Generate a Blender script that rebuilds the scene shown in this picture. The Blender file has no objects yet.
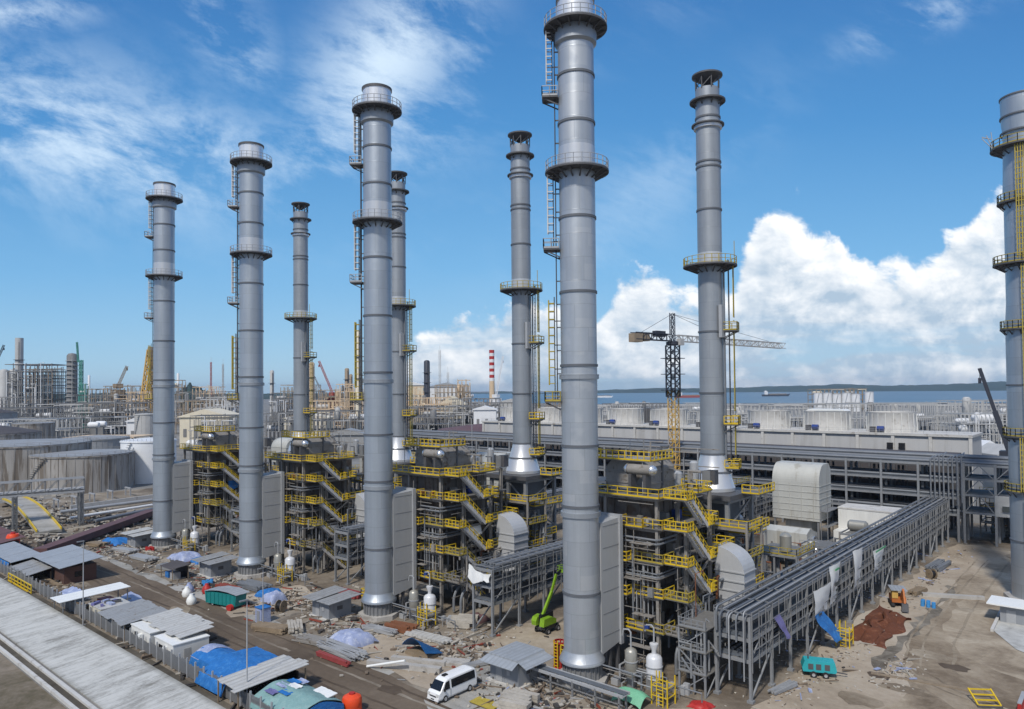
import bpy, math, random
from math import radians as R, sin, cos, pi
from mathutils import Vector, Matrix, noise as mnoise
random.seed(7)
SC = bpy.context.scene
COL = SC.collection

# ------------------------------------------------------------------ camera
# Site frame: x runs along the row of front stacks (to the right), y away from the road, z up.
# Origin = foot of the nearest front stack.
YAW = R(41.2); PITCH = R(1.35); ROLL = R(0.5); FPX = 720.0; EYE = Vector((52.8, -73.0, 36.0))
_c, _s = cos(YAW), sin(YAW)
def _site(v): return Vector((v[0]*_c - v[1]*_s, v[0]*_s + v[1]*_c, v[2]))
_f = Vector((0, cos(PITCH), sin(PITCH))); _r = Vector((1, 0, 0)); _u = _r.cross(_f)
_r2 = _r*cos(ROLL) - _u*sin(ROLL); _u2 = _r*sin(ROLL) + _u*cos(ROLL)
CR, CU, CF = _site(_r2), _site(_u2), _site(_f)
cam = bpy.data.cameras.new('camera'); cam.sensor_width = 36; cam.lens = FPX*36/1024; cam.shift_y = 18/1024
cam.clip_start = 0.5; cam.clip_end = 60000
camo = bpy.data.objects.new('camera', cam); COL.objects.link(camo)
m = Matrix.Identity(4)
for i, ax in enumerate((CR, CU, -CF)):
    for j in range(3): m[j][i] = ax[j]
for j in range(3): m[j][3] = EYE[j]
camo.matrix_world = m; SC.camera = camo
def _ray(px, py): return CR*((px-512)/FPX) - CU*((py-18-354.5)/FPX) + CF
def at(px, py, z=0.0):              # ground (or level z) point
    d = _ray(px, py); t = (z-EYE.z)/d.z; return EYE + d*t
def on_x(px, py, x):                # point on a wall x = const
    d = _ray(px, py); t = (x-EYE.x)/d.x; return EYE + d*t
def on_y(px, py, y):
    d = _ray(px, py); t = (y-EYE.y)/d.y; return EYE + d*t
def far(px, dist, z=0.0):           # point at a ground distance, in a compass direction
    d = _ray(px, 390); d = Vector((d.x, d.y, 0)).normalized(); return Vector((EYE.x, EYE.y, z)) + d*dist

# ------------------------------------------------------------------ light
SUN = Vector((0.28, -0.90, 1.10)).normalized()
W = bpy.data.worlds.new('World'); SC.world = W; W.use_nodes = True
sun = bpy.data.lights.new('sun', 'SUN'); sun.energy = 2.8; sun.angle = R(5.0); sun.color = (1, 0.95, 0.88)
suno = bpy.data.objects.new('sun', sun); COL.objects.link(suno)
suno.rotation_euler = (-SUN).to_track_quat('-Z', 'Y').to_euler(); suno.location = (0, -100, 200)
SC.view_settings.view_transform = 'Standard'; SC.view_settings.look = 'None'
SC.view_settings.gamma = 1; SC.view_settings.exposure = 0.2; SC.view_settings.use_curve_mapping = False
SC.cycles.max_bounces = 4; SC.cycles.diffuse_bounces = 2; SC.cycles.glossy_bounces = 2
SC.cycles.use_denoising = True
SKY_STRENGTH = 0.10
SKY_K = 10.0                                         # ramp colours are linear display values / exposure
def _lin(r, g, b): return tuple((((c/255+.055)/1.055)**2.4)/(2**0.2) for c in (r, g, b))
SKY_C = [_lin(165, 209, 240), _lin(120, 184, 235), _lin(80, 152, 217), _lin(54, 118, 190)]

class NT:
    """small helper to write node trees"""
    def __init__(s, tree): s.t = tree; s.n = tree.nodes; s.l = tree.links
    def node(s, typ, **kw):
        n = s.n.new(typ)
        for k, v in kw.items(): setattr(n, k, v)
        return n
    def put(s, sock, v):
        if hasattr(v, 'is_output') or isinstance(v, bpy.types.NodeSocket): s.l.new(v, sock)
        else: sock.default_value = v
    def math(s, op, a, b=0.0, c=0.0, clamp=False):
        n = s.node('ShaderNodeMath', operation=op, use_clamp=clamp)
        for i, v in enumerate((a, b, c)): s.put(n.inputs[i], v)
        return n.outputs[0]
    def noise(s, vec, scale, detail=4, rough=0.5, dist=0.0, w=None):
        n = s.node('ShaderNodeTexNoise')
        s.l.new(vec, n.inputs['Vector']); n.inputs['Scale'].default_value = scale
        n.inputs['Detail'].default_value = detail; n.inputs['Roughness'].default_value = rough
        n.inputs['Distortion'].default_value = dist
        return n.outputs['Fac']
    def comb(s, x, y, z):
        n = s.node('ShaderNodeCombineXYZ')
        for i, v in enumerate((x, y, z)): s.put(n.inputs[i], v)
        return n.outputs[0]
    def mix(s, fac, a, b, mode='MIX'):
        n = s.node('ShaderNodeMix', data_type='RGBA', blend_type=mode)
        s.put(n.inputs['Factor'], fac)
        s.put(n.inputs[6], a if not isinstance(a, tuple) else (*a[:3], 1)); s.put(n.inputs[7], b if not isinstance(b, tuple) else (*b[:3], 1))
        return n.outputs[2]
    def smooth(s, x, lo, hi):
        n = s.node('ShaderNodeMapRange', interpolation_type='SMOOTHSTEP')
        s.put(n.inputs[0], x); n.inputs[1].default_value = lo; n.inputs[2].default_value = hi
        return n.outputs[0]

def build_world():
    t = NT(W.node_tree); W.node_tree.nodes.clear()
    out = t.node('ShaderNodeOutputWorld'); bg = t.node('ShaderNodeBackground')
    sky = t.node('ShaderNodeTexSky', sky_type='NISHITA'); sky.sun_disc = False
    sky.sun_elevation = math.asin(SUN.z); sky.sun_rotation = math.atan2(SUN.x, SUN.y)
    sky.altitude = 0; sky.air_density = 1.0; sky.dust_density = 0.3; sky.ozone_density = 3.0
    hs = t.node('ShaderNodeHueSaturation'); hs.inputs['Saturation'].default_value = 1.12; hs.inputs['Value'].default_value = 1.0
    hs.inputs['Hue'].default_value = 0.492
    t.l.new(sky.outputs[0], hs.inputs['Color'])
    tc = t.node('ShaderNodeTexCoord')
    rot = t.node('ShaderNodeVectorRotate', rotation_type='Z_AXIS'); rot.inputs['Angle'].default_value = -YAW
    t.l.new(tc.outputs['Generated'], rot.inputs['Vector'])
    sp = t.node('ShaderNodeSeparateXYZ'); t.l.new(rot.outputs[0], sp.inputs[0])
    X, Y, Z = sp.outputs
    Ya = t.math('MAXIMUM', Y, 0.12)
    p = t.math('DIVIDE', X, Ya); q = t.math('DIVIDE', Z, Ya)       # tangent-plane sky coordinates, world fixed
    front = t.smooth(Y, 0.05, 0.25)
    # cumulus bank: how high the tops stand along the horizon
    fc = t.node('ShaderNodeFloatCurve')
    t.l.new(t.math('MULTIPLY_ADD', p, 0.4, 0.5), fc.inputs['Value'])
    pts = [(-800, -40), (380, -30), (402, 20), (425, 52), (470, 72), (505, 80), (545, 92), (590, 80), (628, 118), (655, 112), (690, 88), (722, 100), (750, 150), (790, 180), (830, 172),
           (862, 138), (905, 130), (950, 150), (985, 178), (1015, 196), (1060, 190), (1250, 140), (1600, 90)]
    cv = fc.mapping.curves[0]
    P_ = [(((a-512)/720)*0.4+0.5, b/400+0.2) for a, b in pts]
    P_ = [(min(max(a, 0), 1), b) for a, b in P_]
    cv.points[0].location = P_[0]; cv.points[1].location = P_[-1]
    for a in P_[1:-1]: cv.points.new(*a)
    for q_ in cv.points: q_.handle_type = 'AUTO'
    fc.mapping.update()
    top = t.math('MULTIPLY', t.math('SUBTRACT', fc.outputs[0], 0.2), 400/720)
    v1 = t.comb(p, t.math('MULTIPLY', q, 1.25), 0.0)
    n1 = t.noise(v1, 9.0, 8, 0.56, 0.25)
    n2 = t.noise(v1, 26.0, 6, 0.6, 0.4)
    edge = t.math('MULTIPLY_ADD', t.math('SUBTRACT', n1, 0.5), 0.20, t.math('MULTIPLY', t.math('SUBTRACT', n2, 0.5), 0.06))
    dpth = t.math('ADD', t.math('SUBTRACT', top, q), edge)          # >0 inside the bank
    cum = t.math('MULTIPLY', t.smooth(dpth, -0.003, 0.022), t.smooth(t.math('SUBTRACT', top, q), -0.055, -0.02))
    # gaps of blue low in the bank
    vl = t.comb(t.math('MULTIPLY', p, 0.45), t.math('MULTIPLY', q, 2.6), 3.7)
    nl = t.noise(vl, 7.0, 6, 0.6, 0.3)
    low = t.smooth(q, 0.115, 0.03)
    gap = t.math('MULTIPLY', low, t.smooth(nl, 0.52, 0.36))
    cum = t.math('MULTIPLY', cum, t.math('SUBTRACT', 1.0, t.math('MULTIPLY', gap, 0.75)))
    # tone inside: bright tops, grey bases
    off = t.node('ShaderNodeVectorMath', operation='ADD'); t.l.new(v1, off.inputs[0]); off.inputs[1].default_value = (0.012, 0.022, 0)
    n1b = t.noise(off.outputs[0], 9.0, 8, 0.56, 0.25)
    off2 = t.node('ShaderNodeVectorMath', operation='ADD'); t.l.new(v1, off2.inputs[0]); off2.inputs[1].default_value = (0.006, 0.011, 0)
    n2b = t.noise(off2.outputs[0], 26.0, 6, 0.6, 0.4)
    relief = t.math('ADD', t.math('MULTIPLY', t.math('SUBTRACT', n1, n1b), 3.2), t.math('MULTIPLY', t.math('SUBTRACT', n2, n2b), 1.0))
    base = t.math('ADD', t.smooth(dpth, 0.10, 0.005), 0.0)
    br = t.math('ADD', t.math('MULTIPLY_ADD', base, 0.35, 0.50), relief)
    br = t.math('ADD', br, t.math('MULTIPLY', t.math('SUBTRACT', nl, 0.5), 1.5))
    br = t.math('SUBTRACT', br, t.math('MULTIPLY', t.smooth(q, 0.17, 0.07), 0.30))
    br = t.math('ADD', br, 0.0, clamp=True)
    ccol = t.mix(br, (4.0, 5.2, 6.5), (9.2, 9.4, 9.6))
    # cirrus veils: where they lie, times streaked noise
    blobs = [(-512+70, 262, 150, 62, 1.0, -0.25), (-512+190, 250, 110, 40, 0.8, -0.3), (-512+225, 366, 42, 40, 0.75, -0.8), (-512+15, 385, 60, 16, 0.9, 0.0), (-512+385, 330, 75, 75, 1.05, 0.75),
             (-512+345, 245, 120, 50, 0.75, 0.3), (-512+465, 350, 30, 40, 0.6, 0), (-512+925, 370, 60, 18, 0.85, 0.35), (-512+640, 190, 110, 50, 0.32, 0.7), (-512+170, 205, 130, 22, 0.5, -0.25),
             (-512+560, 320, 200, 30, 0.15, 0.5), (-512+420, 160, 120, 25, 0.2, 0.1)]
    acc = None
    for (bx, by, sx, sy, a, sl) in blobs:
        dx = t.math('DIVIDE', t.math('SUBTRACT', p, bx/720), sx/720)
        dy = t.math('DIVIDE', t.math('SUBTRACT', t.math('SUBTRACT', q, by/720), t.math('MULTIPLY', t.math('SUBTRACT', p, bx/720), sl)), sy/720)
        e = t.math('MULTIPLY', t.math('ADD', t.math('MULTIPLY', dx, dx), t.math('MULTIPLY', dy, dy)), -0.8)
        g = t.math('MULTIPLY', t.math('EXPONENT', e), a)
        acc = g if acc is None else t.math('MAXIMUM', acc, g)
    vc = t.comb(t.math('MULTIPLY_ADD', q, 0.35, p), t.math('MULTIPLY_ADD', p, 0.35, t.math('MULTIPLY', q, 1.7)), 1.3)
    nc = t.noise(vc, 4.6, 10, 0.62, 0.35)
    nf = t.noise(vc, 17.0, 8, 0.68, 0.25)
    cir = t.math('MULTIPLY', acc, t.math('ADD', t.smooth(t.math('ADD', nc, t.math('MULTIPLY', t.math('SUBTRACT', nf, 0.5), 0.30)), 0.40, 0.66), t.math('MULTIPLY', t.math('SUBTRACT', nf, 0.5), 0.30)))
    cir = t.math('MULTIPLY', t.math('MAXIMUM', cir, 0.0), 0.78, clamp=True)
    # paler air close to the horizon
    air = t.math('MULTIPLY', t.smooth(q, 0.40, -0.02), 0.40)
    ramp = t.node('ShaderNodeValToRGB'); t.l.new(t.math('MULTIPLY_ADD', q, 1.25, 0.05), ramp.inputs[0])
    for po in (0.26, 0.52): ramp.color_ramp.elements.new(po)
    for i, c_ in enumerate(SKY_C):
        e_ = ramp.color_ramp.elements[i]; e_.color = (*c_, 1)
        if i in (0, 3): e_.position = (0.04, 0, 0, 0.85)[i]
    c0 = t.mix(0.8, hs.outputs[0], t.mix(1.0, ramp.outputs[0], (SKY_K, SKY_K, SKY_K), 'MULTIPLY'))
    c1 = t.mix(t.math('MULTIPLY', cir, front), c0, (7.0, 8.4, 9.7))
    c2 = t.mix(t.math('MULTIPLY', cum, front), c1, ccol)
    # unseen broken cloud added overhead and behind the camera for soft fill light
    vb = t.node('ShaderNodeVectorMath', operation='SCALE'); t.l.new(rot.outputs[0], vb.inputs[0]); vb.inputs[3].default_value = 1.0
    nb = t.noise(vb.outputs[0], 3.2, 6, 0.55, 0.3)
    back = t.math('MULTIPLY', t.smooth(nb, 0.42, 0.60), t.math('MULTIPLY', t.smooth(Y, 0.30, -0.05), t.smooth(Z, -0.02, 0.12)))
    c2 = t.mix(back, c2, (6.2, 6.4, 6.7))
    t.l.new(c2, bg.inputs['Color']); bg.inputs['Strength'].default_value = SKY_STRENGTH
    t.l.new(bg.outputs[0], out.inputs[0])
build_world()

# ------------------------------------------------------------------ materials
MATS = {}
def mat(name, col, rough=0.6, metal=0.0, var=0.18, scale=0.6, col2=None, patch=None, bump=0.0, streak=False, wave=None, spec=0.4):
    """base colour broken up by two noises; col2 = colour of the blotches; patch=(lo,hi); streak = vertical runs"""
    mm = bpy.data.materials.new(name); mm.use_nodes = True
    t = NT(mm.node_tree); b = t.n['Principled BSDF']
    tc = t.node('ShaderNodeTexCoord'); oi = t.node('ShaderNodeObjectInfo')
    add = t.node('ShaderNodeVectorMath', operation='ADD'); t.l.new(tc.outputs['Object'], add.inputs[0])
    rr = t.math('MULTIPLY', oi.outputs['Random'], 60.0); t.l.new(t.comb(rr, t.math('MULTIPLY', rr, 0.7), rr), add.inputs[1])
    vec = add.outputs[0]
    if streak:
        mp = t.node('ShaderNodeMapping'); t.l.new(vec, mp.inputs[0]); mp.inputs['Scale'].default_value = (1, 1, 0.12); vec = mp.outputs[0]
    n1 = t.noise(vec, scale, 5, 0.6); n2 = t.noise(vec, scale*7, 4, 0.6)
    f = t.math('MULTIPLY_ADD', t.math('SUBTRACT', n1, 0.5), 2.2*var, t.math('MULTIPLY_ADD', t.math('SUBTRACT', n2, 0.5), 1.4*var, 1.0))
    base = t.mix(1.0, (*col, 1), t.comb(f, f, f), 'MULTIPLY')
    if col2:
        lo, hi = patch or (0.52, 0.62)
        n3 = t.noise(vec, scale*1.7, 7, 0.65, 0.4)
        base = t.mix(t.smooth(n3, lo, hi), base, (*col2, 1))
    if wave:                                     # corrugation / plank lines: (axis, frequency, depth)
        sp = t.node('ShaderNodeSeparateXYZ'); t.l.new(tc.outputs['Object'], sp.inputs[0])
        w = t.math('SINE', t.math('MULTIPLY', sp.outputs[wave[0]], wave[1]))
        base = t.mix(t.smooth(w, 0.2, 0.95), base, (col[0]*wave[2], col[1]*wave[2], col[2]*wave[2], 1))
    t.l.new(base, b.inputs['Base Color'])
    b.inputs['Roughness'].default_value = rough; b.inputs['Metallic'].default_value = metal
    b.inputs['Specular IOR Level'].default_value = spec
    if bump:
        bp = t.node('ShaderNodeBump'); bp.inputs['Strength'].default_value = bump; bp.inputs['Distance'].default_value = 0.3
        t.l.new(n2, bp.inputs['Height']); t.l.new(bp.outputs[0], b.inputs['Normal'])
    MATS[name] = mm
    return mm
M = MATS
mat('stack_paint_plain', (0.335, 0.375, 0.42), 0.42, 0.35, 0.06, 0.16, (0.30, 0.335, 0.375), (0.54, 0.64))
mat('stack_patched_plain', (0.38, 0.41, 0.44), 0.42, 0.3, 0.06, 0.15, (0.32, 0.345, 0.37), (0.49, 0.56))
mat('stack_rear_plain', (0.27, 0.295, 0.32), 0.45, 0.3, 0.06, 0.2, (0.245, 0.265, 0.29), (0.54, 0.64))
mat('seam', (0.13, 0.14, 0.155), 0.55, 0.2, 0.15)
mat('bright_cladding', (0.62, 0.63, 0.64), 0.34, 0.55, 0.06, 0.5)
mat('tip_cladding', (0.80, 0.81, 0.82), 0.30, 0.5, 0.06, 0.5)
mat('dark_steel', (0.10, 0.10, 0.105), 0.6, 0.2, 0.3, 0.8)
mat('grey_steel', (0.235, 0.24, 0.245), 0.55, 0.25, 0.2, 0.5)
mat('rack_steel', (0.275, 0.285, 0.295), 0.55, 0.25, 0.22, 0.4)
mat('pale_steel', (0.40, 0.41, 0.42), 0.5, 0.2, 0.15, 0.5)
mat('dusty_steel', (0.27, 0.255, 0.235), 0.65, 0.1, 0.3, 0.5, (0.14, 0.115, 0.09), (0.55, 0.66))
mat('tray_steel', (0.125, 0.14, 0.16), 0.6, 0.2, 0.25, 0.5)
mat('grating', (0.17, 0.165, 0.155), 0.7, 0.1, 0.3, 0.9)
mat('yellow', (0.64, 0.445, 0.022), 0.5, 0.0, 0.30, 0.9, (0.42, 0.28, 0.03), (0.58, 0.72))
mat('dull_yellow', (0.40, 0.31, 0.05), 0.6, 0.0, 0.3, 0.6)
mat('stringer', (0.62, 0.60, 0.57), 0.55, 0.1, 0.2, 0.6)
mat('casing', (0.15, 0.138, 0.128), 0.7, 0.1, 0.35, 0.35, (0.11, 0.085, 0.066), (0.5, 0.62))
mat('duct_plate', (0.40, 0.405, 0.40), 0.55, 0.15, 0.12, 0.3, (0.30, 0.27, 0.235), (0.60, 0.70), streak=True)
mat('white_duct', (0.47, 0.47, 0.435), 0.55, 0.05, 0.12, 0.25, (0.36, 0.345, 0.30), (0.52, 0.66), streak=True)
mat('grey_hood', (0.47, 0.48, 0.49), 0.5, 0.15, 0.12, 0.4)
mat('pipe_grey', (0.20, 0.215, 0.235), 0.6, 0.2, 0.2, 0.3)
mat('pipe_light', (0.36, 0.37, 0.38), 0.55, 0.2, 0.15, 0.4)
mat('pipe_dark', (0.14, 0.145, 0.155), 0.5, 0.3, 0.25, 0.4)
mat('vessel_white', (0.62, 0.63, 0.65), 0.4, 0.1, 0.1, 0.8)
mat('vessel_tan', (0.36, 0.35, 0.31), 0.4, 0.4, 0.15, 0.8)
mat('aluminium', (0.72, 0.73, 0.74), 0.25, 0.85, 0.08, 0.8)
mat('concrete', (0.40, 0.385, 0.36), 0.85, 0, 0.25, 0.35, (0.28, 0.26, 0.23), (0.52, 0.66))
mat('pale_concrete', (0.52, 0.51, 0.485), 0.85, 0, 0.2, 0.3, (0.36, 0.34, 0.31), (0.55, 0.68))
mat('cooling_concrete', (0.46, 0.46, 0.455), 0.8, 0, 0.12, 0.12, (0.39, 0.385, 0.375), (0.52, 0.66), streak=True)
mat('tank_old', (0.33, 0.315, 0.295), 0.8, 0.05, 0.4, 0.25, (0.17, 0.145, 0.12), (0.48, 0.60), streak=True)
mat('tank_roof', (0.28, 0.295, 0.31), 0.7, 0.05, 0.25, 0.1, (0.25, 0.24, 0.23), (0.5, 0.65))
mat('tank_white', (0.74, 0.76, 0.78), 0.5, 0, 0.06, 0.2)
mat('dark_roof', (0.075, 0.068, 0.07), 0.8, 0, 0.3, 0.2)
mat('maroon', (0.125, 0.068, 0.068), 0.7, 0, 0.3, 0.3)
mat('brown_shed', (0.115, 0.062, 0.05), 0.75, 0, 0.3, 0.6, wave=(0, 18, 0.55))
mat('sheet_grey', (0.33, 0.335, 0.335), 0.6, 0.2, 0.25, 0.7, (0.23, 0.205, 0.175), (0.55, 0.68), wave=(0, 9, 0.8))
mat('sheet_pale', (0.50, 0.495, 0.47), 0.6, 0.1, 0.2, 0.8, (0.36, 0.335, 0.30), (0.55, 0.66), wave=(0, 7, 0.82))
mat('sheet_bluegrey', (0.34, 0.365, 0.39), 0.55, 0.15, 0.25, 0.7, (0.25, 0.21, 0.17), (0.60, 0.74), wave=(0, 9, 0.85))
mat('hut_wall', (0.27, 0.285, 0.305), 0.6, 0.1, 0.15, 0.6, (0.22, 0.22, 0.225), (0.55, 0.7), streak=True)
mat('cabin_white', (0.68, 0.68, 0.65), 0.6, 0, 0.12, 0.8, (0.48, 0.46, 0.42), (0.60, 0.72), streak=True)
mat('cabin_beige', (0.52, 0.49, 0.40), 0.6, 0, 0.15, 0.8)
mat('white_sheet', (0.76, 0.77, 0.75), 0.5, 0, 0.08, 0.8)
mat('tarp_blue', (0.02, 0.145, 0.42), 0.55, 0, 0.35, 0.9, (0.05, 0.21, 0.50), (0.5, 0.65), bump=0.3)
mat('tarp_deep', (0.015, 0.10, 0.27), 0.5, 0, 0.3, 0.9, bump=0.4)
mat('tarp_pale', (0.30, 0.35, 0.52), 0.5, 0, 0.25, 0.8, (0.44, 0.48, 0.60), (0.5, 0.62), bump=0.4)
mat('tarp_green', (0.20, 0.34, 0.33), 0.55, 0, 0.2, 0.6, (0.25, 0.39, 0.37), (0.5, 0.65), bump=0.3)
mat('tarp_mint', (0.16, 0.42, 0.26), 0.55, 0, 0.25, 0.8, bump=0.3)
mat('tarp_violet', (0.16, 0.15, 0.33), 0.55, 0, 0.25, 0.9, bump=0.3)
mat('banner', (0.72, 0.73, 0.72), 0.6, 0, 0.1, 0.9)
mat('ink', (0.06, 0.07, 0.07), 0.7)
mat('green_ink', (0.08, 0.36, 0.16), 0.7)
mat('teal', (0.012, 0.20, 0.20), 0.5, 0, 0.25, 0.7)
mat('cyan', (0.03, 0.36, 0.40), 0.4, 0, 0.15, 0.8)
mat('lime', (0.20, 0.36, 0.02), 0.4, 0, 0.25, 0.8)
mat('orange', (0.74, 0.075, 0.02), 0.4, 0, 0.12, 0.8)
mat('digger_orange', (0.42, 0.13, 0.03), 0.6, 0, 0.35, 0.8)
mat('red', (0.40, 0.028, 0.025), 0.5, 0, 0.25, 0.8)
mat('faded_red', (0.27, 0.05, 0.05), 0.65, 0, 0.4, 0.8, (0.20,0.10,0.08), (0.5,0.7))
mat('red_brown', (0.24, 0.055, 0.035), 0.6, 0, 0.3, 0.8)
mat('rust', (0.19, 0.075, 0.035), 0.8, 0, 0.4, 0.6)
mat('wood', (0.24, 0.185, 0.125), 0.8, 0, 0.35, 0.8)
mat('blue_paint', (0.02, 0.05, 0.22), 0.45)
mat('sky_blue', (0.05, 0.25, 0.55), 0.45)
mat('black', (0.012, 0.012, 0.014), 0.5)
mat('rubber', (0.018, 0.018, 0.02), 0.8)
mat('van_white', (0.76, 0.77, 0.775), 0.28, 0, 0.05, 0.8, (0.62,0.60,0.56), (0.60,0.75))
mat('glass_dark', (0.012, 0.014, 0.017), 0.08, 0, 0.05, 0.5, spec=0.6)
mat('lamp_lens', (0.6, 0.6, 0.58), 0.15)
mat('crane_yellow', (0.58, 0.37, 0.10), 0.5, 0, 0.2, 0.3)
mat('crane_dark', (0.035, 0.04, 0.055), 0.5, 0, 0.2, 0.4)
mat('crane_red', (0.36, 0.07, 0.05), 0.5, 0, 0.2, 0.4)
mat('far_brown', (0.30, 0.235, 0.165), 0.7, 0, 0.3, 0.1)
mat('far_cream', (0.66, 0.60, 0.47), 0.7, 0, 0.15, 0.05)
mat('far_tan', (0.62, 0.47, 0.31), 0.7, 0, 0.15, 0.05)
mat('far_green', (0.07, 0.27, 0.22), 0.7, 0, 0.2, 0.1)
mat('far_steel', (0.185, 0.185, 0.185), 0.7, 0, 0.3, 0.06)
mat('far_pale', (0.44, 0.44, 0.43), 0.7, 0, 0.2, 0.06)
mat('far_white', (0.70, 0.71, 0.72), 0.6, 0, 0.1, 0.1)
mat('red_soil', (0.125, 0.042, 0.02), 0.95, 0, 0.35, 0.5, (0.19, 0.075, 0.04), (0.52, 0.66), bump=0.7)
mat('rubble_pale', (0.40, 0.37, 0.32), 0.9, 0, 0.4, 0.5)
mat('rubble_brown', (0.17, 0.13, 0.095), 0.9, 0, 0.4, 0.5)
mat('rubble_dark', (0.055, 0.05, 0.047), 0.9, 0, 0.4, 0.5)
mat('hill_forest', (0.022, 0.045, 0.035), 0.95, 0, 0.4, 0.01)
mat('shore_forest', (0.030, 0.058, 0.055), 0.95, 0, 0.35, 0.004)

def ground_mat(name, stops, scale=0.06, bump=0.35, big=0.012):
    mm = bpy.data.materials.new(name); mm.use_nodes = True; t = NT(mm.node_tree); b = t.n['Principled BSDF']
    tc = t.node('ShaderNodeTexCoord'); v = tc.outputs['Object']
    n1 = t.noise(v, scale, 10, 0.62, 0.6); n2 = t.noise(v, big, 4, 0.5); n3 = t.noise(v, 1.1, 6, 0.7)
    f = t.math('ADD', t.math('MULTIPLY', n1, 0.6), t.math('ADD', t.math('MULTIPLY', n2, 0.25), t.math('MULTIPLY', n3, 0.2)))
    cr = t.node('ShaderNodeValToRGB'); t.l.new(f, cr.inputs[0])
    el = cr.color_ramp.elements
    while len(el) < len(stops): el.new(0.5)
    for e, (po, c) in zip(el, stops): e.position = po; e.color = (*c, 1)
    t.l.new(cr.outputs[0], b.inputs['Base Color']); b.inputs['Roughness'].default_value = 0.92
    b.inputs['Specular IOR Level'].default_value = 0.2
    bp = t.node('ShaderNodeBump'); bp.inputs['Strength'].default_value = bump; bp.inputs['Distance'].default_value = 0.4
    t.l.new(t.math('ADD', n1, t.math('MULTIPLY', n3, 0.4)), bp.inputs['Height']); t.l.new(bp.outputs[0], b.inputs['Normal'])
    MATS[name] = mm
ground_mat('dirt', [(0.36, (0.08, 0.064, 0.048)), (0.46, (0.145, 0.118, 0.090)), (0.54, (0.215, 0.182, 0.142)), (0.66, (0.34, 0.30, 0.245))], 0.11)
ground_mat('road_dirt', [(0.38, (0.085, 0.065, 0.047)), (0.52, (0.135, 0.105, 0.078)), (0.66, (0.20, 0.162, 0.122))], 0.05, 0.25)
ground_mat('pale_dirt', [(0.36, (0.21, 0.17, 0.125)), (0.50, (0.36, 0.30, 0.23)), (0.62, (0.44, 0.385, 0.31))], 0.07)
ground_mat('sandy_track', [(0.36, (0.125, 0.096, 0.067)), (0.45, (0.225, 0.18, 0.13)), (0.53, (0.325, 0.27, 0.20)), (0.64, (0.45, 0.39, 0.305))], 0.12)
ground_mat('rut_dirt', [(0.36, (0.11, 0.085, 0.06)), (0.46, (0.185, 0.148, 0.107)), (0.54, (0.27, 0.225, 0.167)), (0.64, (0.37, 0.32, 0.25))], 0.12)
ground_mat('road_rut', [(0.38, (0.06, 0.045, 0.033)), (0.52, (0.092, 0.07, 0.052)), (0.66, (0.14, 0.11, 0.082))], 0.08, 0.25)
ground_mat('gravel_grey', [(0.36, (0.16, 0.155, 0.14)), (0.50, (0.30, 0.29, 0.265)), (0.64, (0.42, 0.41, 0.385))], 0.12)
ground_mat('wet_mud', [(0.4, (0.05, 0.043, 0.034)), (0.55, (0.10, 0.088, 0.07)), (0.68, (0.17, 0.15, 0.12))], 0.1)
ground_mat('road_track', [(0.36, (0.105, 0.078, 0.054)), (0.45, (0.185, 0.145, 0.103)), (0.53, (0.27, 0.22, 0.16)), (0.64, (0.37, 0.315, 0.24))], 0.10)
ground_mat('drain_mud', [(0.38, (0.07, 0.06, 0.047)), (0.5, (0.14, 0.122, 0.098)), (0.62, (0.26, 0.235, 0.195))], 0.25)
ground_mat('field', [(0.38, (0.055, 0.066, 0.030)), (0.48, (0.12, 0.10, 0.066)), (0.60, (0.24, 0.20, 0.155))], 0.09, 0.4, 0.05)
ground_mat('yard', [(0.36, (0.10, 0.098, 0.092)), (0.5, (0.19, 0.185, 0.175)), (0.64, (0.28, 0.27, 0.25))], 0.02, 0.1)
ground_mat('slope_concrete', [(0.36, (0.24, 0.24, 0.225)), (0.46, (0.37, 0.368, 0.35)), (0.58, (0.46, 0.46, 0.44))], 0.55, 0.2)

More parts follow.
